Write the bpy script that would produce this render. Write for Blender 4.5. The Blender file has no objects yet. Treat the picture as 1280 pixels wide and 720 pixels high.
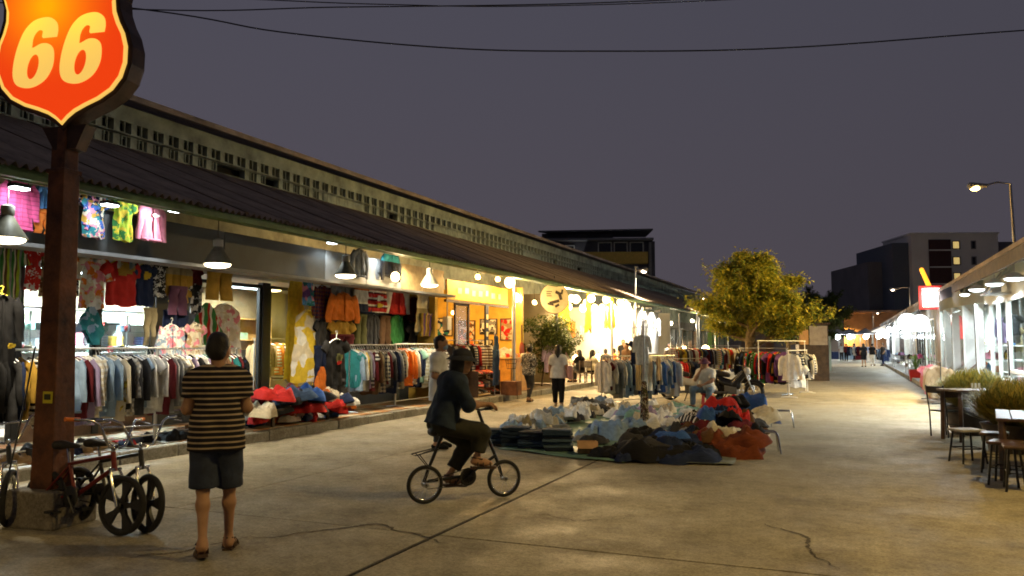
import bpy, bmesh, math, random
import numpy as np
from mathutils import Vector, Matrix, noise as mnoise
from mathutils.geometry import tessellate_polygon

# ---------------------------------------------------------------- camera, world, sun, exposure
SC = bpy.context.scene
COL = SC.collection
R = math.radians
FPX = 1000.0                      # focal length in pixels of a 1280 px wide frame
PITCH = math.atan(70.0 / FPX)
YAW = math.atan(420.0 * math.cos(PITCH) / FPX)
CAMZ = 1.62
cd = bpy.data.cameras.new('camera')
cam = bpy.data.objects.new('camera', cd)
COL.objects.link(cam)
cd.sensor_width = 36.0
cd.lens = 36.0 * FPX / 1280.0
cd.clip_end = 2000
cam.location = (0, 0, CAMZ)
cam.rotation_euler = (R(90) + PITCH, 0, YAW)
SC.camera = cam

world = bpy.data.worlds.new('World')
SC.world = world
world.use_nodes = True
wn, wl = world.node_tree.nodes, world.node_tree.links
wn.clear()
sky = wn.new('ShaderNodeTexSky')
sky.sky_type = 'NISHITA'
sky.sun_disc = False
sky.sun_elevation = R(-6.0)
sky.sun_rotation = R(-75)
sky.dust_density = 3.0
# haze lit by the town: violet grey, a little lighter towards the afterglow in the west, a little warmer low down
wtc = wn.new('ShaderNodeTexCoord')
wdot = wn.new('ShaderNodeVectorMath'); wdot.operation = 'DOT_PRODUCT'; wdot.inputs[1].default_value = (-.86, .5, 0)
wmr = wn.new('ShaderNodeMapRange'); wmr.inputs[1].default_value = -1.; wmr.inputs[2].default_value = 1.
wup = wn.new('ShaderNodeSeparateXYZ')
wur = wn.new('ShaderNodeMapRange'); wur.inputs[1].default_value = 0.; wur.inputs[2].default_value = .6
wl.new(wtc.outputs['Generated'], wdot.inputs[0]); wl.new(wdot.outputs['Value'], wmr.inputs[0])
wl.new(wtc.outputs['Generated'], wup.inputs[0]); wl.new(wup.outputs['Z'], wur.inputs[0])
low_ = wn.new('ShaderNodeMixRGB'); low_.inputs[1].default_value = (.034, .031, .040, 1); low_.inputs[2].default_value = (.086, .073, .088, 1)
high_ = wn.new('ShaderNodeMixRGB'); high_.inputs[1].default_value = (.036, .037, .050, 1); high_.inputs[2].default_value = (.069, .070, .098, 1)
city = wn.new('ShaderNodeMixRGB')
for q_ in (low_, high_): wl.new(wmr.outputs[0], q_.inputs[0])
wl.new(wur.outputs[0], city.inputs[0]); wl.new(low_.outputs[0], city.inputs[1]); wl.new(high_.outputs[0], city.inputs[2])
sm_ = wn.new('ShaderNodeMixRGB'); sm_.blend_type = 'ADD'; sm_.inputs[0].default_value = 0.06
bgd = wn.new('ShaderNodeBackground')
out = wn.new('ShaderNodeOutputWorld')
wl.new(city.outputs[0], sm_.inputs[1]); wl.new(sky.outputs[0], sm_.inputs[2])
wl.new(sm_.outputs[0], bgd.inputs[0]); wl.new(bgd.outputs[0], out.inputs[0])
bgd.inputs[1].default_value = 1.0
sl = bpy.data.lights.new('sun', 'SUN')
sl.energy = 0.02; sl.angle = R(10); sl.color = (0.8, 0.82, 1.0)
so = bpy.data.objects.new('sun', sl); COL.objects.link(so)
so.rotation_euler = (R(70), 0, R(105))

SC.view_settings.view_transform = 'Standard'
SC.view_settings.look = 'None'
SC.view_settings.exposure = 0.0
SC.view_settings.gamma = 1.0
SC.render.engine = 'CYCLES'
SC.cycles.use_denoising = True
SC.cycles.max_bounces = 6
SC.cycles.diffuse_bounces = 3
SC.cycles.glossy_bounces = 3
SC.cycles.transparent_max_bounces = 12
SC.cycles.caustics_reflective = False
SC.cycles.caustics_refractive = False
SC.cycles.sample_clamp_indirect = 4.0
SC.cycles.pixel_filter_type = 'BLACKMAN_HARRIS'
SC.cycles.filter_width = 1.8

# ---------------------------------------------------------------- pixel -> place
CA, SA = math.cos(YAW), math.sin(YAW)
CP, SP = math.cos(PITCH), math.sin(PITCH)
def ray(u, v):
    x, y, z = (u - 640) / FPX, (360 - v) / FPX, 1.0
    up, fw = y * CP + z * SP, z * CP - y * SP
    return Vector((x * CA - fw * SA, x * SA + fw * CA, up))
def G(u, v, z=0.0):               # the point at height z seen at a pixel
    d = ray(u, v)
    t = (z - CAMZ) / d.z
    return Vector((d.x * t, d.y * t, z))
def X(u, v, x):                   # the point on the plane X = x seen at a pixel
    d = ray(u, v)
    t = x / d.x
    return Vector((x, d.y * t, CAMZ + d.z * t))
def F(u, v, fwd):                 # the point a given distance ahead of the camera
    d = ray(u, v)
    t = fwd / (-d.x * SA + d.y * CA)
    return Vector((d.x * t, d.y * t, CAMZ + d.z * t))

RND = random.Random(66)
rnd = RND.random
def uni(a, b): return RND.uniform(a, b)

# ---------------------------------------------------------------- objects
def tag(o, label=None, cat=None, group=None, kind=None):
    if label: o['label'] = label
    if cat: o['category'] = cat
    if group: o['group'] = group
    if kind: o['kind'] = kind
    return o
def thing(name, label, cat, loc=(0, 0, 0), rz=0.0, group=None):
    o = bpy.data.objects.new(name, None)
    o.empty_display_size = 0.1
    COL.objects.link(o)
    o.location = loc; o.rotation_euler = (0, 0, rz)
    return tag(o, label, cat, group)
def inst(name, me, m=None, parent=None, loc=(0, 0, 0), rot=(0, 0, 0), scale=None):
    o = bpy.data.objects.new(name, me)
    COL.objects.link(o)
    o.location = loc; o.rotation_euler = rot
    if scale: o.scale = scale
    if parent: o.parent = parent
    if m is not None:
        if not me.materials: me.materials.append(m)
        if me.materials[0] is not m:
            o.material_slots[0].link = 'OBJECT'
            o.material_slots[0].material = m
    return o
def copy_tree(o, parent=None):
    c = o.copy(); COL.objects.link(c); c.parent = parent
    for ch in o.children: copy_tree(ch, c)
    return c

class MB:                         # collects shapes, becomes one mesh
    def __init__(s): s.v, s.f, s.mi, s.cur = [], [], [], 0
    def add(s, vs, fs, M=None):
        n = len(s.v)
        s.v += [tuple(M @ Vector(p)) for p in vs] if M is not None else [tuple(p) for p in vs]
        s.f += [tuple(i + n for i in f) for f in fs]
        s.mi += [s.cur] * len(fs)
        return s
    def box(s, c, d, rz=0.0, M=None):
        x, y, z = d[0] / 2, d[1] / 2, d[2] / 2
        vs = [(a * x, b * y, e * z) for e in (-1, 1) for b in (-1, 1) for a in (-1, 1)]
        fs = [(0, 2, 3, 1), (4, 5, 7, 6), (0, 1, 5, 4), (2, 6, 7, 3), (0, 4, 6, 2), (1, 3, 7, 5)]
        T = Matrix.Translation(Vector(c)) @ Matrix.Rotation(rz, 4, 'Z')
        return s.add(vs, fs, M @ T if M is not None else T)
    def bar(s, a, b, w, h=None):  # box between two points
        a, b = Vector(a), Vector(b); h = h or w
        d = (b - a); L = d.length; q = d.to_track_quat('Y', 'Z').to_matrix().to_4x4()
        return s.box((0, L / 2, 0), (w, L, h), 0, Matrix.Translation(a) @ q)
    def tube(s, pts, r, n=8, cap=True, closed=False):
        P = [Vector(p) for p in pts]; m = len(P)
        rs = r if isinstance(r, (list, tuple)) else [r] * m
        vs, fs, prev = [], [], None
        for i, p in enumerate(P):
            if closed: t = P[(i + 1) % m] - P[i - 1]
            else: t = P[min(i + 1, m - 1)] - P[max(i - 1, 0)]
            t = t.normalized() if t.length > 1e-9 else Vector((0, 0, 1))
            if prev is None:
                a = Vector((0, 0, 1)) if abs(t.z) < .9 else Vector((1, 0, 0))
                nn = t.cross(a).normalized()
            else:
                nn = prev - t * prev.dot(t)
                nn = nn.normalized() if nn.length > 1e-6 else t.orthogonal().normalized()
            prev = nn; bn = t.cross(nn)
            vs += [p + (nn * math.cos(k * 2 * math.pi / n) + bn * math.sin(k * 2 * math.pi / n)) * rs[i] for k in range(n)]
        for i in range(m if closed else m - 1):
            j = (i + 1) % m
            fs += [(i * n + k, i * n + (k + 1) % n, j * n + (k + 1) % n, j * n + k) for k in range(n)]
        if cap and not closed:
            fs += [tuple(range(n))[::-1], tuple((m - 1) * n + k for k in range(n))]
        return s.add(vs, fs)
    def lathe(s, prof, n=20, M=None):
        vs, fs = [], []
        for r, z in prof:
            vs += [(r * math.cos(k * 2 * math.pi / n), r * math.sin(k * 2 * math.pi / n), z) for k in range(n)]
        for i in range(len(prof) - 1):
            fs += [(i * n + k, i * n + (k + 1) % n, (i + 1) * n + (k + 1) % n, (i + 1) * n + k) for k in range(n)]
        if prof[0][0] > 1e-4: fs.append(tuple(range(n))[::-1])
        if prof[-1][0] > 1e-4: fs.append(tuple((len(prof) - 1) * n + k for k in range(n)))
        return s.add(vs, fs, M)
    def ring(s, c, axis, R_, r, n=32, k=8):
        q = Vector(axis).normalized().to_track_quat('Z', 'Y').to_matrix()
        pts = [Vector(c) + q @ Vector((R_ * math.cos(i * 2 * math.pi / n), R_ * math.sin(i * 2 * math.pi / n), 0)) for i in range(n)]
        return s.tube(pts, r, k, closed=True)
    def prism(s, poly, y0, y1, M=None):   # outline in the XZ plane pushed along Y
        n = len(poly)
        vs = [(x, y0, z) for x, z in poly] + [(x, y1, z) for x, z in poly]
        fs = [tuple(range(n)), tuple(range(2 * n - 1, n - 1, -1))]
        fs += [(i, i + n, (i + 1) % n + n, (i + 1) % n) for i in range(n)]
        return s.add(vs, fs, M)
    def ball(s, c, r, n=12, m=8):
        r = r if isinstance(r, (tuple, list)) else (r, r, r)
        prof = [(math.sin(math.pi * i / m), -math.cos(math.pi * i / m)) for i in range(m + 1)]
        return s.lathe(prof, n, Matrix.Translation(Vector(c)) @ Matrix.Diagonal((*r, 1)))
    def mesh(s, name, mats=None, smooth=False):
        me = bpy.data.meshes.new(name)
        me.from_pydata(s.v, [], s.f)
        bm = bmesh.new(); bm.from_mesh(me)
        bmesh.ops.remove_doubles(bm, verts=bm.verts, dist=1e-5)
        bmesh.ops.recalc_face_normals(bm, faces=bm.faces)
        same = len(bm.faces) == len(s.mi)
        bm.to_mesh(me); bm.free()
        if mats is not None:
            for m in (mats if isinstance(mats, (list, tuple)) else [mats]): me.materials.append(m)
            if same and any(s.mi): me.polygons.foreach_set('material_index', s.mi)
        if smooth: smooth_angle(me, smooth if smooth is not True else 50)
        return me
    def build(s, name, mats, parent=None, smooth=False, bevel=0.0, loc=(0, 0, 0), rot=(0, 0, 0)):
        me = s.mesh(name, mats, smooth)
        o = inst(name, me, None, parent, loc, rot)
        if bevel:
            b = o.modifiers.new('bevel', 'BEVEL'); b.width = bevel; b.segments = 2; b.limit_method = 'ANGLE'
        return o
def smooth_angle(me, deg):
    me.polygons.foreach_set('use_smooth', [True] * len(me.polygons))
    bm = bmesh.new(); bm.from_mesh(me)
    lim = R(deg)
    for e in bm.edges:
        if len(e.link_faces) == 2 and e.calc_face_angle(0) > lim: e.smooth = False
    bm.to_mesh(me); bm.free()

# ---------------------------------------------------------------- materials (all procedural)
MATS = {}
def base_mat(name):
    m = bpy.data.materials.new(name); m.use_nodes = True
    nt = m.node_tree
    return m, nt, nt.nodes['Principled BSDF']
def col4(c): return (c[0], c[1], c[2], 1)
def mul(c, k): return tuple(min(1, x * k) for x in c)
def M(name, c, rough=.7, metal=0., var=.12, scale=6., bump=0., bscale=None, spec=.4, c2=None, detail=6):
    """colour broken up by noise in object space, fine relief by bump"""
    if name in MATS: return MATS[name]
    m, nt, p = base_mat(name)
    N, L = nt.nodes, nt.links
    tc = N.new('ShaderNodeTexCoord')
    p.inputs['Roughness'].default_value = rough
    p.inputs['Metallic'].default_value = metal
    p.inputs['Specular IOR Level'].default_value = spec
    nz = N.new('ShaderNodeTexNoise'); nz.inputs['Scale'].default_value = scale; nz.inputs['Detail'].default_value = detail
    nz.inputs['Roughness'].default_value = .62
    L.new(tc.outputs['Object'], nz.inputs['Vector'])
    rp = N.new('ShaderNodeValToRGB')
    rp.color_ramp.elements[0].position = .3; rp.color_ramp.elements[1].position = .7
    rp.color_ramp.elements[0].color = col4(c2 if c2 else mul(c, 1 - var * 1.6))
    rp.color_ramp.elements[1].color = col4(mul(c, 1 + var))
    L.new(nz.outputs['Fac'], rp.inputs[0]); L.new(rp.outputs[0], p.inputs['Base Color'])
    if bump:
        b = N.new('ShaderNodeBump'); b.inputs['Strength'].default_value = bump; b.inputs['Distance'].default_value = .02
        n2 = N.new('ShaderNodeTexNoise'); n2.inputs['Scale'].default_value = bscale or scale * 4; n2.inputs['Detail'].default_value = 5
        L.new(tc.outputs['Object'], n2.inputs['Vector']); L.new(n2.outputs['Fac'], b.inputs['Height'])
        L.new(b.outputs[0], p.inputs['Normal'])
    MATS[name] = m
    return m
def E(name, c, s):
    if name in MATS: return MATS[name]
    m, nt, p = base_mat(name)
    p.inputs['Base Color'].default_value = col4(c)
    p.inputs['Emission Color'].default_value = col4(c)
    p.inputs['Emission Strength'].default_value = s
    MATS[name] = m
    m.cycles.emission_sampling = 'NONE'
    return m
def leaf_mat(name, c, var=.3):
    if name in MATS: return MATS[name]
    m = M(name, c, .55, var=var, scale=30); nt = m.node_tree; N, L = nt.nodes, nt.links
    p = N['Principled BSDF']; tr = N.new('ShaderNodeBsdfTranslucent'); mx = N.new('ShaderNodeMixShader'); mx.inputs[0].default_value = .35
    L.new(p.inputs['Base Color'].links[0].from_socket, tr.inputs[0])
    L.new(p.outputs[0], mx.inputs[1]); L.new(tr.outputs[0], mx.inputs[2]); L.new(mx.outputs[0], N['Material Output'].inputs[0])
    return m
def glass(name, c=(.9, .95, .95), rough=.05, alpha=.25):
    if name in MATS: return MATS[name]
    m, nt, p = base_mat(name)
    N, L = nt.nodes, nt.links
    tr = N.new('ShaderNodeBsdfTransparent'); tr.inputs[0].default_value = col4(c)
    gl = N.new('ShaderNodeBsdfGlossy'); gl.inputs['Roughness'].default_value = rough
    gl.inputs[0].default_value = (.9, .9, .9, 1)
    fr = N.new('ShaderNodeFresnel'); fr.inputs[0].default_value = 1.45
    ad = N.new('ShaderNodeMath'); ad.operation = 'ADD'; ad.inputs[1].default_value = alpha * .2
    mx = N.new('ShaderNodeMixShader')
    geo = N.new('ShaderNodeNewGeometry'); sb = N.new('ShaderNodeMath'); sb.operation = 'SUBTRACT'; sb.inputs[0].default_value = 1.; L.new(geo.outputs['Backfacing'], sb.inputs[1])
    ml = N.new('ShaderNodeMath'); ml.operation = 'MULTIPLY'; L.new(ad.outputs[0], ml.inputs[0]); L.new(sb.outputs[0], ml.inputs[1])
    L.new(fr.outputs[0], ad.inputs[0]); L.new(ml.outputs[0], mx.inputs[0])
    L.new(tr.outputs[0], mx.inputs[1]); L.new(gl.outputs[0], mx.inputs[2])
    L.new(mx.outputs[0], N['Material Output'].inputs[0])
    MATS[name] = m
    return m
def cloth(kind, *cs, f=20.):
    """kinds: plain, stripe_h, stripe_v, check, floral, block"""
    key = 'cloth_%s_%s_%g' % (kind, '_'.join('%02d%02d%02d' % tuple(int(x * 99) for x in c) for c in cs), f)
    if key in MATS: return MATS[key]
    m, nt, p = base_mat(key)
    N, L = nt.nodes, nt.links
    p.inputs['Roughness'].default_value = .85
    p.inputs['Specular IOR Level'].default_value = .15
    p.inputs['Sheen Weight'].default_value = .0
    tc = N.new('ShaderNodeTexCoord'); sep = N.new('ShaderNodeSeparateXYZ')
    L.new(tc.outputs['Object'], sep.inputs[0])
    def noise(sc, det=3):
        n = N.new('ShaderNodeTexNoise'); n.inputs['Scale'].default_value = sc; n.inputs['Detail'].default_value = det
        L.new(tc.outputs['Object'], n.inputs['Vector']); return n
    def ramp(src, cols, const=True):
        r = N.new('ShaderNodeValToRGB'); e = r.color_ramp.elements
        r.color_ramp.interpolation = 'CONSTANT' if const else 'LINEAR'
        while len(e) < len(cols): e.new(.5)
        for i, (pos, c) in enumerate(cols): e[i].position = pos; e[i].color = col4(c)
        L.new(src, r.inputs[0]); return r.outputs[0]
    def wave(axis, fr):
        a = N.new('ShaderNodeMath'); a.operation = 'MULTIPLY'; a.inputs[1].default_value = fr
        L.new(sep.outputs[axis], a.inputs[0])
        b = N.new('ShaderNodeMath'); b.operation = 'FRACT'; L.new(a.outputs[0], b.inputs[0]); return b.outputs[0]
    def mix(fac, a, b, mode='MIX'):
        x = N.new('ShaderNodeMixRGB'); x.blend_type = mode
        if isinstance(fac, float): x.inputs[0].default_value = fac
        else: L.new(fac, x.inputs[0])
        for i, s in ((1, a), (2, b)):
            if isinstance(s, tuple): x.inputs[i].default_value = col4(s)
            else: L.new(s, x.inputs[i])
        return x.outputs[0]
    n = len(cs)
    if kind == 'plain': c = mix(1., cs[0], (1, 1, 1), 'MULTIPLY')
    elif kind == 'stripe_h': c = ramp(wave('Z', f), [(i / n, cs[i]) for i in range(n)])
    elif kind == 'stripe_v': c = ramp(wave('X', f), [(i / n, cs[i]) for i in range(n)])
    elif kind == 'check':
        h = ramp(wave('Z', f), [(0, (0, 0, 0)), (.55, (1, 1, 1))]); v = ramp(wave('X', f), [(0, (0, 0, 0)), (.55, (1, 1, 1))])
        c = mix(h, mix(v, cs[0], cs[1]), mix(v, cs[1], cs[2 % n]))
    elif kind == 'floral':
        vo = N.new('ShaderNodeTexVoronoi'); vo.inputs['Scale'].default_value = f
        nn = noise(f * .7); ad = mix(.25, tc.outputs['Object'], nn.outputs['Color'], 'ADD')
        L.new(ad, vo.inputs['Vector'])
        s2 = N.new('ShaderNodeSeparateColor'); L.new(vo.outputs['Color'], s2.inputs[0])
        c = ramp(s2.outputs[0], [(i / n, cs[i]) for i in range(n)])
    else:                                                        # block: bands down the garment
        mp = N.new('ShaderNodeMapRange'); mp.inputs[1].default_value = -f; mp.inputs[2].default_value = 0.
        L.new(sep.outputs['Z'], mp.inputs[0])
        c = ramp(mp.outputs[0], [(i / n, cs[n - 1 - i]) for i in range(n)])
    wr = ramp(noise(9., 5).outputs['Fac'], [(.3, (.72, .72, .72)), (.7, (1, 1, 1))], False)
    L.new(mix(1., c, wr, 'MULTIPLY'), p.inputs['Base Color'])
    b = N.new('ShaderNodeBump'); b.inputs['Strength'].default_value = .35; b.inputs['Distance'].default_value = .02
    L.new(noise(16., 4).outputs['Fac'], b.inputs['Height']); L.new(b.outputs[0], p.inputs['Normal'])
    MATS[key] = m
    return m

# ---------------------------------------------------------------- lights that stand in a lamp's own builder
def point(o_parent, loc, power, color, radius=.06, name='lamp_light'):
    l = bpy.data.lights.new(name, 'POINT'); l.energy = power * 4.5; l.color = color; l.shadow_soft_size = radius
    o = bpy.data.objects.new(name, l); COL.objects.link(o); o.location = loc
    if o_parent: o.parent = o_parent
    return o
def spot(o_parent, loc, power, color, angle=150, rot=(0, 0, 0), radius=.1, blend=.6):
    l = bpy.data.lights.new('lamp_light', 'SPOT'); l.energy = power * 4.5; l.color = color; l.shadow_soft_size = radius
    l.spot_size = R(angle); l.spot_blend = blend
    o = bpy.data.objects.new('lamp_light', l); COL.objects.link(o); o.location = loc; o.rotation_euler = rot
    if o_parent: o.parent = o_parent
    return o

# ---------------------------------------------------------------- smooth bodies from blended limbs
def surf_net(Fd, org, h):
    s = Fd < 0
    nx, ny, nz = Fd.shape
    cs = [(i, j, k) for i in (0, 1) for j in (0, 1) for k in (0, 1)]
    cnt = np.zeros((nx - 1, ny - 1, nz - 1), np.int8)
    for i, j, k in cs: cnt += s[i:nx - 1 + i, j:ny - 1 + j, k:nz - 1 + k]
    act = np.argwhere((cnt > 0) & (cnt < 8))
    idx = -np.ones(cnt.shape, np.int64)
    idx[act[:, 0], act[:, 1], act[:, 2]] = np.arange(len(act))
    pos = np.zeros((len(act), 3)); num = np.zeros(len(act))
    for a in cs:
        for ax in range(3):
            if a[ax]: continue
            b = list(a); b[ax] = 1
            fa = Fd[act[:, 0] + a[0], act[:, 1] + a[1], act[:, 2] + a[2]]
            fb = Fd[act[:, 0] + b[0], act[:, 1] + b[1], act[:, 2] + b[2]]
            w = (fa < 0) != (fb < 0)
            t = np.where(w, fa / np.where(fa == fb, 1, fa - fb), 0)
            pp = np.tile(np.array(a, float), (len(act), 1)); pp[:, ax] += t
            pos[w] += pp[w]; num[w] += 1
    pos = (act + pos / num[:, None]) * h + np.array(org)
    quads = []
    for ax in range(3):
        o1, o2 = [x for x in range(3) if x != ax]
        sl0 = [slice(1, -1)] * 3; sl1 = [slice(1, -1)] * 3
        sl0[ax] = slice(0, -1); sl1[ax] = slice(1, None)
        e0, e1 = s[tuple(sl0)], s[tuple(sl1)]
        for flip, mask in ((0, e0 & ~e1), (1, ~e0 & e1)):
            q = np.argwhere(mask)
            if not len(q): continue
            off = np.array([1, 1, 1]); off[ax] = 0
            q = q + off
            d1 = np.zeros(3, int); d1[o1] = -1
            d2 = np.zeros(3, int); d2[o2] = -1
            ids = [idx[tuple((q + d).T)] for d in (d1 * 0, d1, d1 + d2, d2)]
            quads.append(np.stack(ids if flip ^ (ax == 1) else ids[::-1], 1))
    return pos, np.concatenate(quads)
class Body:
    """cones and ellipsoids blended into one continuous surface"""
    def __init__(s, k=.03): s.p, s.k, s.cuts, s.wr = [], k, [], 0.0
    def cone(s, a, b, ra, rb, cut=None): s.p.append(('c', Vector(a), Vector(b), ra, rb, cut)); return s
    def egg(s, c, r, rot=None): s.p.append(('e', Vector(c), Vector(r), rot)); return s
    def mesh(s, name, h, mats, smooth=True):
        lo, hi = [1e9] * 3, [-1e9] * 3
        for q in s.p:
            if q[0] == 'c': pr = [(q[1], q[3]), (q[2], q[4])]
            else: pr = [(q[1], max(q[2]))]
            for c, r in pr:
                for i in range(3): lo[i] = min(lo[i], c[i] - r); hi[i] = max(hi[i], c[i] + r)
        pad = s.k + .03
        lo = np.array(lo) - pad; n = np.ceil((np.array(hi) + pad - lo) / h).astype(int) + 1
        Fd = np.full(n, .2, np.float32)
        for q in s.p:
            if q[0] == 'c': pr = [(q[1], q[3]), (q[2], q[4])]
            else: pr = [(q[1], max(q[2]))]
            a0 = np.array([min(c[i] - r for c, r in pr) for i in range(3)]) - pad
            a1 = np.array([max(c[i] + r for c, r in pr) for i in range(3)]) + pad
            i0 = np.maximum(0, np.floor((a0 - lo) / h).astype(int)); i1 = np.minimum(n, np.ceil((a1 - lo) / h).astype(int) + 1)
            ax = [lo[i] + h * np.arange(i0[i], i1[i]) for i in range(3)]
            PX, PY, PZ = np.meshgrid(*ax, indexing='ij')
            if q[0] == 'c':
                a, b = q[1], q[2]; d = b - a; L2 = max(d.length_squared, 1e-9)
                t = ((PX - a.x) * d.x + (PY - a.y) * d.y + (PZ - a.z) * d.z) / L2
                tc = np.clip(t, 0, 1)
                D = np.sqrt((PX - a.x - tc * d.x) ** 2 + (PY - a.y - tc * d.y) ** 2 + (PZ - a.z - tc * d.z) ** 2) - (q[3] + (q[4] - q[3]) * tc)
                if q[5]: D = np.maximum(D, (t - 1) * math.sqrt(L2))
            else:
                x, y, z = PX - q[1].x, PY - q[1].y, PZ - q[1].z
                if q[3] is not None:
                    m = q[3].transposed()
                    x, y, z = (m[i][0] * x + m[i][1] * y + m[i][2] * z for i in range(3))
                r = q[2]
                D = (np.sqrt((x / r.x) ** 2 + (y / r.y) ** 2 + (z / r.z) ** 2) - 1) * min(r)
            sub = Fd[i0[0]:i1[0], i0[1]:i1[1], i0[2]:i1[2]]
            hh = np.maximum(s.k - np.abs(sub - D), 0) / s.k
            sub[...] = np.minimum(sub, D) - hh * hh * s.k * .25
        if s.cuts or s.wr:
            ax = [lo[i] + h * np.arange(n[i]) for i in range(3)]
            PX, PY, PZ = np.meshgrid(*ax, indexing='ij')
            if s.wr:
                Fd += s.wr * (np.sin(PZ * 41 + 3 * np.sin(PX * 13) + 2 * np.sin(PY * 17)) * .6 + np.sin(PX * 37 + 4 * np.sin(PZ * 11)) * .4 + np.sin(PY * 33 + PZ * 23) * .4)
            for c, nn in s.cuts:
                Fd = np.maximum(Fd, (PX - c[0]) * nn[0] + (PY - c[1]) * nn[1] + (PZ - c[2]) * nn[2])
        v, f = surf_net(Fd, lo, h)
        me = bpy.data.meshes.new(name)
        me.from_pydata(v.tolist(), [], f.tolist())
        for m in (mats if isinstance(mats, (list, tuple)) else [mats]): me.materials.append(m)
        me.polygons.foreach_set('use_smooth', [True] * len(me.polygons))
        return me
# ================================================================ THE SETTING
def concrete(name, c, stain=.5, rough=.72, speck=1.0):
    if name in MATS: return MATS[name]
    m, nt, p = base_mat(name); N, L = nt.nodes, nt.links
    geo = N.new('ShaderNodeNewGeometry')
    def noise(sc, det=6, rg=.6):
        n = N.new('ShaderNodeTexNoise'); n.inputs['Scale'].default_value = sc; n.inputs['Detail'].default_value = det
        n.inputs['Roughness'].default_value = rg; L.new(geo.outputs['Position'], n.inputs['Vector']); return n.outputs['Fac']
    def ramp(src, a, b, ca, cb):
        r = N.new('ShaderNodeValToRGB'); e = r.color_ramp.elements
        e[0].position, e[1].position = a, b; e[0].color, e[1].color = col4(ca), col4(cb)
        L.new(src, r.inputs[0]); return r.outputs[0]
    def mulc(a, b, f=1.0):
        x = N.new('ShaderNodeMixRGB'); x.blend_type = 'MULTIPLY'; x.inputs[0].default_value = f
        L.new(a, x.inputs[1]); L.new(b, x.inputs[2]); return x.outputs[0]
    big = ramp(noise(.33, 5, .55), .32, .68, mul(c, .74), mul(c, 1.12))
    mid = ramp(noise(2.2, 7, .65), .3, .66, (1 - stain * .5,) * 3, (1, 1, 1))
    oil = ramp(noise(1.3, 8, .72), .30, .50, (.55, .50, .44), (1, 1, 1))
    fine = mulc(ramp(noise(38, 4, .75), .36, .60, (.62, .60, .57), (1.1, 1.1, 1.1)), ramp(noise(9, 5, .7), .34, .60, (.74, .72, .69), (1.06, 1.06, 1.06)))
    L.new(mulc(mulc(mulc(big, mid), oil, .8), fine, speck), p.inputs['Base Color'])
    rr = ramp(noise(1.4, 5), .35, .65, (rough - .2,) * 3, (rough + .12,) * 3)
    L.new(rr, p.inputs['Roughness'])
    p.inputs['Specular IOR Level'].default_value = .35
    b = N.new('ShaderNodeBump'); b.inputs['Strength'].default_value = .5; b.inputs['Distance'].default_value = .012
    ad = N.new('ShaderNodeMath'); ad.operation = 'ADD'
    L.new(noise(70, 3, .7), ad.inputs[0]); L.new(noise(5, 6, .6), ad.inputs[1]); L.new(ad.outputs[0], b.inputs['Height'])
    L.new(b.outputs[0], p.inputs['Normal'])
    MATS[name] = m
    return m
ROAD = concrete('road_concrete', (.345, .315, .235))
KERB = concrete('kerb_concrete', (.36, .35, .32), .6)
PAVE = concrete('pavement_concrete', (.33, .27, .2), .6)
JOINT = concrete('joint_dirt', (.10, .085, .06), .5, .9)
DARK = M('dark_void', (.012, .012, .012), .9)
KX = -9.05                                                # left kerb line
LANES = [KX, -6.2, -3.27, 2.45]

o = MB().add([(-600, -300, -.06), (600, -300, -.06), (600, 900, -.06), (-600, 900, -.06)], [(0, 1, 2, 3)]).build('ground', concrete('far_ground', (.12, .11, .09), .6, .9))
tag(o, kind='structure')
road = MB().add([(KX, -8, -.03), (2.6, -8, -.03), (2.6, 150, -.03), (KX, 150, -.03)], [(0, 1, 2, 3)]).build('road', JOINT)
tag(road, 'worn concrete market street', kind='structure')
ys = [-8, -2.5, 6.15, 14.9, 23.5, 32, 41, 50, 60, 80, 110, 150]
for i in range(3):
    for j in range(len(ys) - 1):
        x0, x1, y0, y1 = LANES[i] + (.016 if i == 2 else .005), LANES[i + 1] - (.016 if i == 1 else .005), ys[j] + .007, ys[j + 1] - .007
        if i == 0: x0 += .01
        MB().box(((x0 + x1) / 2, (y0 + y1) / 2, -.02), (x1 - x0, y1 - y0, .04 - .003 * ((i + j) % 2))).build('slab', ROAD, road, bevel=.006)
def crack(pts, w, depth=6):
    P = [Vector(p) for p in pts]
    for _ in range(depth):
        Q = [P[0]]
        for a, b in zip(P, P[1:]):
            d = b - a; m_ = (a + b) / 2 + Vector((-d.y, d.x, 0)) * uni(-.16, .16)
            Q += [m_, b]
        P = Q
        if len(P) > 60: break
    mb = MB(); vs, fs = [], []
    for i, p in enumerate(P):
        d = (P[min(i + 1, len(P) - 1)] - P[max(0, i - 1)]).normalized(); nn = Vector((-d.y, d.x, 0))
        ww = w * uni(.35, 1.2) * (.25 + .75 * math.sin(math.pi * min(1, (i + .3) / (len(P) - .4))))
        vs += [p + nn * ww, p - nn * ww]
    for v in vs: v.z = .0045
    fs = [(2 * i, 2 * i + 1, 2 * i + 3, 2 * i + 2) for i in range(len(P) - 1)]
    mb.add(vs, fs).build('crack', JOINT, road)
crack([G(300, 672), G(400, 664), G(470, 655), G(520, 668), G(560, 680)], .022)
crack([(-3.27, 3.2, 0), (-3.275, 6, 0), (-3.265, 9, 0), (-3.27, 12, 0)], .018, 0)
crack([G(955, 655), G(1010, 675), G(1050, 712)], .016)
crack([G(640, 640), G(720, 652), G(790, 645)], .007)
crack([G(310, 672), G(230, 690), G(150, 700)], .014)
crack([G(760, 605), G(870, 600), G(960, 612)], .006)

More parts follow.
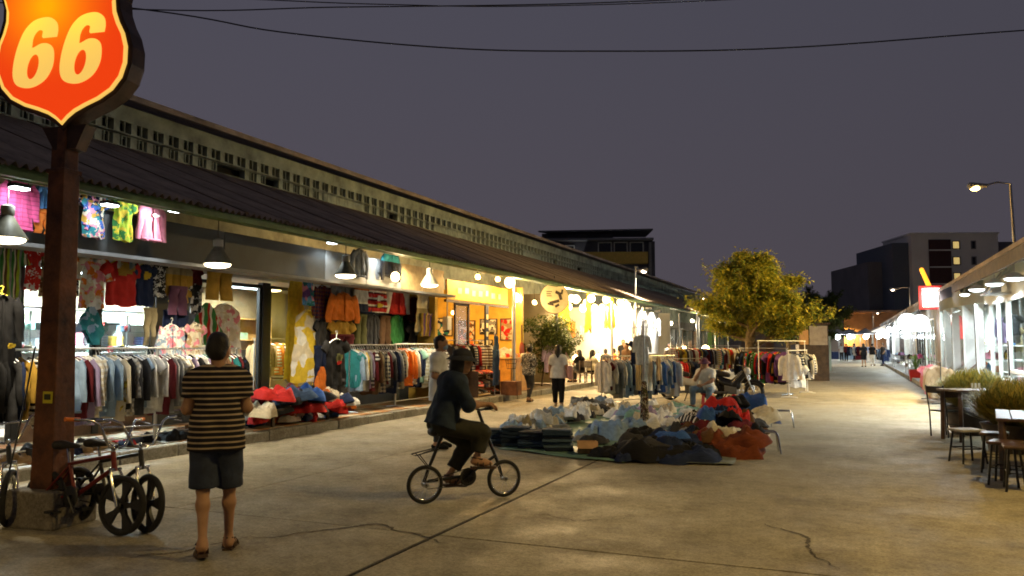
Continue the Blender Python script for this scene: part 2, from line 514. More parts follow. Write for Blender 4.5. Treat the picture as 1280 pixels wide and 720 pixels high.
# ---- left pavement with kerb and tiles
pave = MB().box(((KX - .16 - 14.2) / 2, 40, .03), (14.2 + KX - .16 + .0, 90, .26)).build('pavement', PAVE)
tag(pave, 'raised pavement in front of the clothes shops', kind='structure')
kst = MB().box((0, 0, 0), (.16, .985, .34)).mesh('kerb_stone', KERB)
for k in range(62):
    y = -3.5 + k
    q = inst('kerb_stone', kst, None, pave, (KX - .07 + uni(-.012, .012), y, .0 + uni(-.012, .006)), (0, uni(-.012, .012), uni(-.008, .008)))
    b = q.modifiers.new('bevel', 'BEVEL'); b.width = .025; b.segments = 2
TC = [M('tile_cream', (.42, .36, .26), .6, var=.25, scale=3, bump=.2), M('tile_orange', (.40, .19, .07), .6, var=.25, scale=3, bump=.2), M('tile_brown', (.2, .11, .06), .6, var=.25, scale=3, bump=.2)]
tme = MB().box((0, 0, 0), (.388, .388, .03)).mesh('tile', TC[0])
for i in range(6):
    for j in range(34):
        x, y = KX - .36 - i * .4, 3.4 + j * .4
        m = TC[0] if (i + j) % 2 == 0 else (TC[1] if i % 2 == 0 else TC[2])
        inst('tile', tme, m, pave, (x, y, .162 + uni(-.003, .002)), (uni(-.006, .006), uni(-.006, .006), 0))
# right pavement
rp = MB().box((5.3, 50, .02), (5.2, 78, .24)).build('pavement', KERB)
tag(rp, 'raised concrete pavement along the white shop fronts', kind='structure')
for k in range(60):
    q = inst('kerb_stone', kst, None, rp, (2.63 + uni(-.012, .012), 12 + k * 1.0, -.02 + uni(-.01, .006)))
    b = q.modifiers.new('bevel', 'BEVEL'); b.width = .025; b.segments = 2

# ================================================================ LEFT MARKET HALL
EX, EZ, WX, WZ = -8.85, 3.69, -14.0, 5.72                 # eave line and upper wall line
Y0, Y1 = 1.0, 84.0
GREYWALL = M('hall_plaster', (.40, .45, .38), .85, var=.35, scale=1.6, bump=.25, bscale=8)
ROOF = M('roof_fibre_cement', (.40, .30, .22), .75, var=.3, scale=1.2, bump=.25, bscale=14, c2=(.19, .145, .11))
GREEN = M('green_gutter_paint', (.12, .19, .06), .55, var=.3, scale=3)
BLACKP = M('black_panel', (.028, .032, .033), .5, var=.3, scale=2, bump=.05)
LITP = M('lit_fascia_grey', (.22, .23, .23), .5, var=.2, scale=1.5)  # fascia where lamps light it: the brightness is put into the colour
BLACKM = M('black_metal', (.02, .02, .02), .4, .3, var=.2)
STEEL = M('steel', (.45, .45, .45), .3, .9, var=.15)
CHROME = M('chrome', (.62, .62, .62), .14, 1., var=.05)
WHITEP = M('white_paint', (.72, .72, .68), .5, var=.1, scale=2)
WHITEL = M('white_plastic', (.78, .77, .74), .4, var=.06)
WOODD = M('dark_wood', (.06, .036, .022), .55, var=.4, scale=5, bump=.2)
hall = thing('market_hall', 'long market hall with corrugated roof and vented upper wall', 'building', (WX, 40, 0))
def hb(name, mb, mats, **k):                               # a part of the hall given in world coordinates
    return mb.build(name, mats, hall, loc=(-WX, -40, 0), **k)
slope_len = math.hypot(EX - WX, WZ - EZ)
ang = math.atan2(WZ - EZ, EX - WX)
nW, pp = 8, 8
vs, fs = [], []
for i in range(nW * pp + 1):
    y = i / (nW * pp) * 1.06; h = .034 * math.cos(i / pp * 2 * math.pi)
    vs += [(0, y, h), (slope_len + .12, y, h)]
for i in range(nW * pp): fs.append((2 * i, 2 * i + 1, 2 * i + 3, 2 * i + 2))
rs = MB().add(vs, fs).mesh('roof_sheet', ROOF, smooth=True)
k = 0
y = Y0
while y < Y1:
    q = inst('roof_sheet', rs, None, hall, (0, y - 40, WZ + .02 + .008 * (k % 2) + uni(-.006, .006)), (0, ang, 0))
    y += 1.0; k += 1
hb('gutter', MB().box((EX - .02, (Y0 + Y1) / 2, EZ - .09), (.05, Y1 - Y0, .17)).box((EX + .05, (Y0 + Y1) / 2, EZ - .15), (.12, Y1 - Y0, .02)).box((EX + .1, (Y0 + Y1) / 2, EZ - .115), (.012, Y1 - Y0, .05)), GREEN)
hb('soffit', MB().add([(EX - .03, Y0, EZ - .06), (WX, Y0, WZ - .1), (WX, Y1, WZ - .1), (EX - .03, Y1, EZ - .06)], [(0, 1, 2, 3)]), M('soffit_board', (.045, .042, .038), .8, var=.3, scale=2))
# upper wall: three plaster strips with real openings between, piers one by one
zA, zB, zC, zD, zE, zF = 5.60, 5.79, 6.01, 6.08, 6.32, 6.66
def strip(a, b, d=.18): return MB().box((WX - d / 2, (Y0 + Y1) / 2, (a + b) / 2), (d, Y1 - Y0, b - a))
hb('wall', strip(0, zB), GREYWALL); hb('wall', strip(zC, zD), GREYWALL); hb('wall', strip(zE, zF), GREYWALL)
hb('ledge', strip(zC + .01, zC + .045, .24), GREYWALL)
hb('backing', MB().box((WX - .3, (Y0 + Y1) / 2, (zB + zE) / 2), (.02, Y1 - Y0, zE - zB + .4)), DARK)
pm = MB().box((-.09, 0, 0), (.178, .15, zE - zD)).box((-.05, .22, 0), (.05, .03, zE - zD)).box((-.05, .13, -(zE - zD) / 2 + .012), (.05, .22, .022)).mesh('vent_pier', GREYWALL)
pm2 = MB().box((-.09, 0, 0), (.178, .17, zC - zB)).box((-.05, .16, 0), (.05, .03, zC - zB)).box((-.05, .27, 0), (.05, .03, zC - zB)).box((-.05, .15, -(zC - zB) / 2 + .012), (.05, .26, .022)).mesh('vent_pier', GREYWALL)
far = MB()
n = int((Y1 - Y0) / .44)
for i in range(n):
    y = Y0 + i * .44
    if y < 46:
        inst('vent_pier', pm, None, hall, (0, y - 40, (zD + zE) / 2))
        if rnd() < .16: continue
        inst('vent_pier', pm2, None, hall, (0, y - 40, (zB + zC) / 2))
    else:
        far.box((WX - .09, y, (zD + zE) / 2), (.178, .15, zE - zD)).box((WX - .09, y, (zB + zC) / 2), (.178, .17, zC - zB))
tag(hb('vent_piers', far, GREYWALL), kind='stuff')
for y, w in ((20.2, 2.0), (27.5, 3.1), (36.0, 2.2)):       # bricked-up stretches of the lower row
    hb('plaster_patch', MB().box((WX - .07, y, (zB + zC) / 2), (.12, w, zC - zB - .004)), GREYWALL)
hb('roof_cap', MB().add([(WX + .5, Y0, zF - .02), (WX - 4, Y0, zF + 1.35), (WX - 4, Y1, zF + 1.35), (WX + .5, Y1, zF - .02),
    (WX + .5, Y0, zF + .1), (WX - 4, Y0, zF + 1.47), (WX - 4, Y1, zF + 1.47), (WX + .5, Y1, zF + .1)],
    [(0, 1, 2, 3), (7, 6, 5, 4), (0, 3, 7, 4), (0, 4, 5, 1), (3, 2, 6, 7)]), ROOF)
hb('end_wall', MB().box((WX / 2 - 9.5, Y1 + .1, 2.8), (10, .2, 5.6)), GREYWALL)

# shop partitions and fascia: where each shop begins along the street
def YU(u, x, v=430): return X(u, v, x).y
S = dict(a0=2.0, a1=YU(405, -10.6), b1=YU(541, -10), c1=YU(632, -10), d1=YU(693, -10), e1=YU(788, -10), f1=YU(836, -10), g1=83.5)
DOORX = -11.3
def partition(y, m, x0=-10.2):
    hb('partition', MB().box(((x0 + WX) / 2, y, 1.84), (x0 - WX, .14, 3.3)), m)
CREAMW = M('cream_wall', (.55, .47, .33), .8, var=.15, scale=1.5)
YELW = M('yellow_wall', (.62, .40, .07), .75, var=.2, scale=1.5)
WHITEW = M('white_wall', (.70, .70, .67), .8, var=.08, scale=1.5)
GREYW = M('grey_wall', (.28, .27, .25), .8, var=.2, scale=1.5)
for y, m in ((S['a0'], BLACKP), (S['b1'], YELW), (S['c1'] + 1.2, YELW), (S['d1'], CREAMW), (S['e1'], WHITEW), (S['f1'], WHITEW)):
    partition(y, m, -10.35 if m is BLACKP else -9.9)
# fascia panels over the shop fronts
def fascia(y0, y1, m, z0=2.88, z1=3.52, x=-9.72, n=1):
    w = (y1 - y0) / n
    for i in range(n):
        hb('fascia_panel', MB().box((x, y0 + w * (i + .5), (z0 + z1) / 2), (.08, w - .012, z1 - z0)), m, bevel=.006)
fascia(S['a0'], YU(404, -9.7), BLACKP, n=4)
fascia(YU(404, -9.7), YU(500, -9.7), LITP, n=2)
fascia(YU(500, -9.7), S['b1'], M('tan_panel', (.42, .30, .14), .6, var=.2), n=2)
hb('fascia_ledge', MB().box((-9.55, (S['a0'] + S['b1']) / 2, 2.85), (.42, S['b1'] - S['a0'], .05)), M('grey_ledge', (.2, .2, .2), .5))
# back walls of the shops
for y0, y1, m in ((S['a0'], S['b1'], CREAMW), (S['b1'], S['c1'] + 1.2, YELW), (S['c1'] + 1.2, S['d1'], GREYW), (S['d1'], S['e1'], CREAMW), (S['e1'], S['f1'], WHITEW), (S['f1'], S['g1'], GREYW)):
    hb('back_wall', MB().box((WX + .06, (y0 + y1) / 2, 1.9), (.08, y1 - y0 - .02, 3.4)), m)
# front of the first clothes shop: black piers, big windows with real panes
BF = M('black_frame', (.018, .017, .016), .35, .2, var=.2)
GL = glass('shop_glass')
def pier(u, w, x=DOORX, m=BF, z0=.16, z1=2.9):
    hb('pier', MB().box((x, YU(u, x), (z0 + z1) / 2), (.14, w, z1 - z0)), m, bevel=.008)
def window(u0, u1, x=DOORX, z0=.62, z1=2.85, frame=BF):
    y0, y1 = YU(u0, x), YU(u1, x)
    hb('stall_riser', MB().box((x, (y0 + y1) / 2, .39), (.1, y1 - y0, .45)), M('riser_brown', (.12, .07, .04), .6, var=.3, scale=3))
    f = MB()
    for z in (z0 + .03, z1 - .03): f.box((x, (y0 + y1) / 2, z), (.08, y1 - y0, .06))
    for y in (y0 + .03, y1 - .03): f.box((x, y, (z0 + z1) / 2), (.08, .06, z1 - z0 - .12))
    w = hb('shop_window', f, frame, bevel=.004)
    MB().box((x, (y0 + y1) / 2, (z0 + z1) / 2), (.012, y1 - y0 - .12, z1 - z0 - .12)).build('pane', GL, w)
for u0, u1 in ((20, 66), (68, 118), (120, 190), (246, 324), (334, 396)): window(u0, u1)
for u, w in ((19, .12), (67, .12), (119, .12), (329, .24), (400, .22)): pier(u, w)
def wallpart(u0, u1, m, x=DOORX, z0=.16, z1=2.88):
    y0, y1 = YU(u0, x), YU(u1, x)
    hb('front_wall', MB().box((x - .02, (y0 + y1) / 2, (z0 + z1) / 2), (.1, y1 - y0, z1 - z0)), m)
wallpart(192, 244, BLACKP); wallpart(405, 500, BLACKP, -10.7); wallpart(500, 541, BLACKP, -10.7)
# interior of the first shop
hb('shop_ceiling', MB().box((-12.6, (S['a0'] + S['b1']) / 2, 2.98), (2.6, S['b1'] - S['a0'], .05)), M('ceiling_white', (.6, .6, .57), .8))
for u0, u1 in ((128, 186), (60, 100), (340, 392)):
    pass
# posts along the pavement
for y in (S['c1'] - .9, S['c1'] + 3.0, S['d1'] + 5.5, S['e1'], S['f1'], S['f1'] + 7, S['f1'] + 14, S['f1'] + 21):
    hb('post', MB().tube([(-9.35, y, .16), (-9.35, y, 3.45)], .055, 12), STEEL, smooth=40)
# ================================================================ GARMENTS
def sleeve_mb(mb, side, w, kind, r0, rr, zs):
    if kind == 'short': pts = [(.155, -.075), (.215, -.13), (.275, -.205)]; rs = [.082, .082, .078]
    elif kind == 'mid': pts = [(.155, -.075), (.215, -.16), (.27, -.30), (.30, -.42)]; rs = [.082, .085, .09, .095]
    else: pts = [(.155, -.075), (.215, -.15), (.25, -.33), (.262, -.48), (.268, -.58)]; rs = [.082, .075, .066, .056, .043]
    k = w / .5
    n = 10; vs, fs = [], []
    for i, ((x, z), r) in enumerate(zip(pts, rs)):
        a = pts[max(0, i - 1)]; b = pts[min(len(pts) - 1, i + 1)]
        d = Vector((b[0] - a[0], 0, b[1] - a[1])).normalized(); nn = Vector((-d.z, 0, d.x))
        for q in range(n):
            t = q * 2 * math.pi / n
            wob = 1 + .13 * math.sin(3 * t + i * 1.7 + r0)
            p = Vector((x, 0, z + zs)) + nn * math.cos(t) * r * wob + Vector((0, 1, 0)) * math.sin(t) * r * .42 * wob
            p.y += .012 * math.sin(i * 2.1 + r0)
            vs.append((side * p.x * k, p.y, p.z * min(k, 1.15)))
    for i in range(len(pts) - 1):
        fs += [(i * n + q, i * n + (q + 1) % n, (i + 1) * n + (q + 1) % n, (i + 1) * n + q) for q in range(n)]
    mb.add(vs, fs)
GCACHE = {}
def garment(kind, w=.5, L=.68, seed=0):
    """mesh of one hanging garment: origin at the neck, hanging down -Z, front towards -Y"""
    key = (kind, round(w, 2), round(L, 2), seed)
    if key in GCACHE: return GCACHE[key]
    rn = random.Random(seed * 7 + 3)
    body, sleeves = MB(), [MB(), MB()]
    p1, p2 = rn.uniform(0, 6), rn.uniform(0, 6)
    if kind in ('trousers', 'shorts'):
        for sd in (-1, 1):
            pts, rs = [], []
            m = 7
            for i in range(m):
                t = i / (m - 1)
                pts.append((sd * w * (.20 + .07 * t) + .01 * math.sin(i * 1.9 + p1), .012 * math.sin(i * 2.3 + p2), -L * t)); rs.append(w * (.27 - .06 * t))
            n = 10; vs, fs = [], []
            for i, (p, r) in enumerate(zip(pts, rs)):
                for q in range(n):
                    a = q * 2 * math.pi / n; wb = 1 + .1 * math.sin(2 * a + i + p2)
                    vs.append((p[0] + r * math.cos(a) * wb, p[1] + r * .4 * math.sin(a) * wb, p[2]))
            for i in range(m - 1): fs += [(i * n + q, i * n + (q + 1) % n, (i + 1) * n + (q + 1) % n, (i + 1) * n + q) for q in range(n)]
            body.add(vs, fs)
        body.lathe([(w * .46, -.05), (w * .47, 0), (w * .44, .004)], 16, Matrix.Diagonal((1, .32, 1, 1)))
    else:
        nu, nv = 14, 12
        flare = {'dress': .35, 'kimono': .12, 'drape': .5, 'jacket': -.05, 'vest': -.05}.get(kind, .04)
        nk = .3 if kind != 'drape' else .15
        dip = {'kimono': .16, 'vest': .1, 'jacket': .07, 'drape': .01}.get(kind, .06)
        for face in (-1, 1):
            vs, fs = [], []
            for j in range(nv + 1):
                v = j / nv
                for i in range(nu + 1):
                    u = -1 + 2 * i / nu
                    au = abs(u)
                    if au < nk: zt = -(dip if face < 0 else .015) * (1 - (au / nk) ** 2)
                    else: zt = -(au - nk) * w * (.24 if kind != 'drape' else .55)
                    hem = -L + .015 * math.sin(u * 5 + p1) + (.02 * u * u if kind != 'drape' else .12 * math.sin(u * 4 + p2))
                    narrow = 1 - .07 * math.sin(math.pi * min(1, v * 1.5)) * (kind != 'drape')
                    x = u * w / 2 * .84 * (1 + flare * v) * narrow
                    z = zt + (hem - zt) * v
                    th = math.sqrt(max(0, 1 - u * u))
                    fold = (math.sin(u * 7 + p1 + v * 2) * .6 + math.sin(u * 13 + p2 - v * 3) * .4) * (.006 + .022 * v)
                    fold += .008 * math.sin(z * 23 + u * 6 + p2)
                    if kind in ('drape', 'dress'): fold *= 1.5
                    vs.append((x + .008 * math.sin(z * 9 + p1), face * (.022 + .02 * v) * th + fold, z))
            for j in range(nv):
                for i in range(nu):
                    a = j * (nu + 1) + i
                    fs.append((a, a + 1, a + nu + 2, a + nu + 1))
            body.add(vs, fs)
        if kind not in ('drape', 'kimono'):                       # collar
            body.tube([(math.cos(t) * w * .14, math.sin(t) * .03 - .008, -.035 - .03 * math.cos(t * 2) + .02 * (math.sin(t) > 0)) for t in [i * 2 * math.pi / 14 for i in range(14)]], .011, 6, closed=True)
        if kind in ('shirt', 'jacket', 'vest'):                   # button placket
            body.tube([(.004 * math.sin(i), -.036 - .02 * i / 6, -.06 - (L - .07) * i / 6) for i in range(7)], .012, 5)
        if kind in ('jacket', 'sweater'):                         # ribbed hem
            body.tube([(math.cos(t) * w * .40, math.sin(t) * .045, -L + .02) for t in [i * 2 * math.pi / 20 for i in range(20)]], .022, 6, closed=True)
        sk = {'tee': 'short', 'shirt': 'long', 'short_shirt': 'short', 'jacket': 'long', 'sweater': 'long', 'kimono': 'mid'}.get(kind)
        if sk:
            for q_, sd in enumerate((-1, 1)): sleeve_mb(sleeves[q_], sd, w, sk, p1 + sd, 1, -.0)
    a = body.mesh(kind, None, smooth=75)
    b = None
    if sleeves[0].v: b = [q_.mesh('sleeve', None, smooth=75) for q_ in sleeves]
    GCACHE[key] = (a, b)
    return a, b
# both pieces as one mesh, for the garments whose sleeves are of the same cloth
ONE = {}
def one_piece(kind, w, L, seed):
    key = (kind, round(w, 2), round(L, 2), seed)
    if key not in ONE:
        a, b = garment(*key)
        if b is None: ONE[key] = a
        else:
            bm = bmesh.new(); bm.from_mesh(a); [bm.from_mesh(q_) for q_ in b]
            me = bpy.data.meshes.new(kind); bm.to_mesh(me); bm.free(); ONE[key] = me
        ONE[key].materials.clear()
    return ONE[key]
hm = MB()
hm.tube([(-.2, 0, -.075), (-.1, 0, -.02), (0, 0, .012), (.1, 0, -.02), (.2, 0, -.075), ], .007, 6)
hm.tube([(0, 0, .01), (0, 0, .05), (.02, 0, .075), (.018, 0, .1), (-.005, 0, .108), (-.02, 0, .09)], .0045, 6)
HANG_W = hm.mesh('hanger', WHITEL, smooth=60)
WOODL = M('light_wood', (.5, .32, .13), .5, var=.2, scale=8)
C = dict(white=(.82, .81, .78), cream=(.68, .61, .47), black=(.014, .014, .016), charcoal=(.05, .05, .055), grey=(.26, .27, .28), navy=(.018, .028, .075),
    blue=(.05, .13, .42), pale_blue=(.30, .42, .58), sky_blue=(.12, .32, .62), teal=(.03, .21, .24), mint=(.28, .5, .42), green=(.05, .22, .06), olive=(.13, .13, .05),
    lime=(.38, .52, .04), yellow=(.74, .53, .05), mustard=(.52, .31, .05), orange=(.75, .20, .03), red=(.56, .03, .025), maroon=(.13, .018, .025),
    pink=(.72, .25, .33), hot_pink=(.85, .13, .33), lilac=(.38, .30, .50), purple=(.17, .07, .25), plum=(.14, .06, .11), tan=(.42, .29, .16), brown=(.13, .07, .035), khaki=(.34, .28, .16), denim=(.07, .12, .22))
def hang(kind, m, label, u0, u1, v0, v1, x, sm=None, hanger=None, prnt=None, name=None, rz=90, seed=None, cat=None):
    """a garment facing the street, hung on the plane X = x where the photo shows it"""
    uc = (u0 + u1) / 2
    c = X(uc, v0, x); b = X(uc, v1, x)
    ya, yb = X(u0, v0, x).y, X(u1, v0, x).y
    k = {'tee': .84, 'short_shirt': .84, 'kimono': .78, 'shirt': .9, 'jacket': .9, 'sweater': .9}.get(kind, 1.1)
    w = max(.2, (yb - ya) * k)
    L = c.z - b.z
    seed = RND.randrange(50) if seed is None else seed
    nm = name or {'tee': 'tee_shirt', 'short_shirt': 'short_sleeved_shirt', 'drape': 'draped_cloth'}.get(kind, kind)
    if sm is None:
        o = inst(nm, one_piece(kind, w, L, seed), m, None, c, (0, 0, R(rz) + uni(-.06, .06)))
    else:
        a, bb = garment(kind, w, L, seed)
        a.materials.clear()
        o = inst(nm, a, m, None, c, (0, 0, R(rz)))
        for q_ in bb: q_.materials.clear(); inst('sleeve', q_, sm, o)
    tag(o, label, cat or {'tee': 'shirt', 'short_shirt': 'shirt', 'kimono': 'robe', 'drape': 'cloth'}.get(kind, kind))
    if hanger is not None: inst('hanger', HANG_W, hanger, o, (0, 0, .0), scale=(w / .5,) * 3)
    if prnt:                                                  # embroidery or print: small flat patches on the chest
        for (px, pz, pw, ph, pc) in prnt:
            q = MB()
            for i in range(9):
                t = i * 2.4
                q.box((px * w + pw * w * .4 * math.cos(t) * (i / 9), -.068, -L * pz + ph * L * .4 * math.sin(t) * (i / 9)), (pw * w * .42, .012, ph * L * .42))
            q.build('print', cloth('plain', pc), o)
    return o
FL = lambda *n, f=14.: cloth('floral', *[C[i] if isinstance(i, str) else i for i in n], f=f)
PL = lambda n: cloth('plain', C[n])
UX, LX = -9.4, -10.2
# upper row under the eave
hang('jacket', cloth('stripe_h', C['hot_pink'], C['hot_pink'], C['hot_pink'], (.6, .08, .22), f=18), 'hot pink quilted jacket hung under the eave by the sign post', 3, 48, 226, 288, UX)
hang('tee', PL('sky_blue'), 'bright blue tee shirt hung under the eave behind the sign post', 44, 72, 232, 262, UX - .03)
hang('shorts', PL('orange'), 'orange shorts hanging below the blue tee shirt', 44, 66, 262, 292, UX - .06)
hang('short_shirt', FL('orange', 'black', 'mustard', 'blue'), 'orange and black batik shirt hung right behind the sign post', 76, 101, 240, 296, UX)
hang('short_shirt', FL('navy', 'teal', 'mustard', 'pink', 'blue', 'cream'), 'navy, gold and pink batik shirt hung under the eave', 100, 137, 243, 298, UX)
hang('short_shirt', FL('lime', 'green', 'yellow', 'lime'), 'lime green floral shirt hung under the eave', 138, 172, 249, 302, UX)
hang('jacket', PL('pink'), 'pink bomber jacket with pale emblem, last under the eave', 173, 208, 256, 302, UX, prnt=[(0, .3, .3, .1, C['white'])])
hang('jacket', PL('grey'), 'dark grey anorak hung on the grey fascia panel', 440, 460, 311, 346, -9.6)
hang('jacket', cloth('block', C['teal'], C['black'], C['black'], f=.7), 'black and teal backpack-like jacket hung on the grey fascia', 478, 500, 315, 346, -9.6)
# row in front of the windows
hang('kimono', cloth('stripe_v', C['green'], C['cream'], C['brown'], C['lime'], C['grey'], f=7), 'green, cream and brown striped tunic hung at the window', -8, 36, 300, 385, LX)
hang('tee', FL('red', 'red', 'red', 'white', f=16), 'red tee shirt with white flowers on a yellow hanger', 28, 56, 308, 363, LX, hanger=PL('yellow'))
hang('short_shirt', FL('brown', 'tan', 'olive'), 'brown patterned shirt half behind the sign post', 46, 78, 310, 372, LX - .1)
hang('tee', FL('grey', 'white', 'black'), 'grey and white shirt just right of the sign post', 80, 103, 318, 370, LX - .1)
hang('kimono', FL('pink', 'cream', 'orange', 'cream', 'white', f=11), 'peach and cream flowered kimono robe', 93, 140, 315, 387, LX)
hang('tee', PL('red'), 'bright red tee shirt with golden embroidery at the neck', 126, 180, 325, 383, LX, hanger=PL('yellow'), prnt=[(0, .2, .5, .3, C['mustard']), (-.16, .12, .16, .16, C['white']), (.16, .12, .16, .16, C['pale_blue'])])
hang('tee', PL('navy'), 'navy tee shirt with yellow embroidery on a yellow hanger', 166, 197, 330, 383, LX, hanger=PL('yellow'), prnt=[(-.05, .28, .36, .2, C['yellow'])])
hang('short_shirt', FL('black', 'white', 'black', f=22), 'black and white patterned blouse', 190, 212, 323, 372, LX)
hang('jacket', cloth('block', C['khaki'], C['mustard'], C['mustard'], f=.6), 'khaki and mustard cardigan', 209, 240, 329, 379, LX)
hang('shorts', PL('plum'), 'plum shorts hanging below the mustard cardigan', 212, 234, 358, 394, LX + .1)
hang('trousers', PL('navy'), 'navy trousers hanging below the plum shorts', 206, 234, 388, 432, LX)
hang('tee', FL('white', 'black', 'grey', f=9), 'black and white tee shirt below the maroon one', 236, 254, 356, 392, LX)
hang('tee', PL('maroon'), 'maroon tee shirt beside the mustard cardigan', 238, 254, 335, 357, LX - .05)
hang('drape', FL('teal', 'teal', 'pale_blue', 'teal', f=8), 'teal scarf draped in folds below the kimono', 98, 130, 383, 422, LX + .2)
hang('shirt', FL('white', 'white', 'pink', 'pale_blue', 'white', f=12), 'white flowered shirt above the clothes rail', 197, 232, 406, 446, LX + .2, hanger=WHITEL)
hang('tee', FL('cream', 'pink', 'cream', 'tan', f=12), 'cream flowered tee shirt above the clothes rail', 231, 258, 404, 444, LX + .2)
hang('trousers', PL('khaki'), 'khaki trousers hanging below the navy tee shirt', 181, 196, 385, 432, LX)
hang('shirt', PL('black'), 'long black shirt with yellow badge hung at the kerb', -26, 30, 368, 485, -9.3, hanger=PL('yellow'), prnt=[(.2, .55, .2, .06, C['yellow'])])
hang('shorts', PL('mustard'), 'mustard shorts hung beside the large lamp', 260, 290, 334, 376, LX + .15)
hang('dress', FL('white', 'white', 'cream', 'pink', f=10), 'white patterned dress standing in the shop window', 262, 302, 380, 470, -11.0)
hang('drape', cloth('stripe_v', C['red'], C['white'], C['green'], C['green'], f=5), 'red, white and green striped cloth at the window', 243, 275, 378, 424, -10.6)
hang('drape', PL('yellow'), 'long yellow cloth hanging in the shop window', 360, 380, 341, 478, -11.05)
hang('dress', cloth('floral', C['yellow'], C['cream'], C['yellow'], C['white'], f=4.), 'yellow and white kaftan hung beside the window', 370, 400, 388, 478, -10.5)
hang('drape', PL('orange'), 'orange cloth hanging beside the yellow kaftan', 392, 404, 385, 430, -10.55)
hang('short_shirt', FL('teal', 'purple', 'sky_blue', 'pink', f=8), 'teal and purple tie-dyed shirt hung high', 376, 396, 338, 382, -10.4)
BX = -10.45
hang('shirt', cloth('check', C['navy'], C['maroon'], C['brown'], f=12), 'dark checked shirt on the black wall', 392, 415, 357, 399, BX)
hang('tee', PL('charcoal'), 'charcoal tee shirt below the checked shirt', 392, 415, 399, 432, BX)
hang('trousers', PL('navy'), 'navy trousers hanging low on the black wall', 393, 410, 432, 478, BX)
hang('drape', PL('orange'), 'rust cloth heap hanging at the foot of the black wall', 395, 410, 458, 495, BX + .1)
hang('jacket', PL('grey'), 'grey jacket above the orange shirt', 416, 444, 346, 372, BX)
hang('shirt', PL('orange'), 'orange long sleeved shirt on the black wall', 412, 447, 366, 401, BX + .15)
hang('short_shirt', PL('mustard'), 'tan shirt below the orange one', 411, 444, 400, 424, BX + .05)
hang('shorts', PL('maroon'), 'dark red shorts below the tan shirt', 414, 442, 418, 432, BX + .1)
hang('sweater', cloth('block', C['orange'], C['white'], C['white'], C['navy'], f=.62), 'jersey in orange, white and navy bands', 442, 468, 355, 391, BX + .1)
hang('sweater', cloth('stripe_h', C['red'], C['red'], C['maroon'], C['white'], f=6), 'red sweater with a white and yellow print', 461, 483, 355, 391, BX + .1, hanger=WHITEL, prnt=[(0, .5, .4, .2, C['white']), (0, .75, .4, .15, C['yellow'])])
hang('tee', PL('purple'), 'purple tee shirt between the red sweater and the varsity jacket', 478, 492, 360, 392, BX)
hang('jacket', PL('red'), 'red varsity jacket with white sleeves', 484, 511, 359, 393, BX + .1, sm=PL('white'), hanger=WOODL)
hang('tee', PL('maroon'), 'dark red tee shirt with grey band on the black wall', 505, 531, 372, 402, BX)
hang('tee', PL('charcoal'), 'charcoal tee shirt with pale print below the dark red one', 508, 528, 404, 432, BX, prnt=[(0, .4, .3, .3, C['grey'])])
hang('dress', cloth('block', C['cream'], C['cream'], C['khaki'], f=.9), 'cream hooded long shirt beside the red poster stand', 520, 542, 357, 416, -10.1)
hang('shorts', cloth('stripe_v', C['mustard'], C['purple'], C['olive'], f=6), 'mustard and purple shorts below the cream shirt', 526, 541, 392, 420, -10.05)
hang('tee', PL('black'), 'black tee shirt with a small green print on a white hanger', 403, 438, 424, 482, -9.45, hanger=WHITEL, prnt=[(0, .4, .3, .2, C['olive']), (0, .5, .2, .1, C['red'])])
hang('trousers', PL('charcoal'), 'charcoal trousers hanging below the printed black tee shirt', 411, 431, 474, 500, -9.5)
for u0, u1, v0, v1, c_, k_ in ((444, 458, 393, 432, 'olive', 'trousers'), (458, 474, 393, 432, 'charcoal', 'shirt'), (474, 488, 395, 432, 'brown', 'trousers'), (488, 504, 394, 432, 'green', 'shirt')):
    hang(k_, PL(c_), '%s %s in the lower row on the black wall' % (c_, k_), u0, u1, v0, v1, BX)

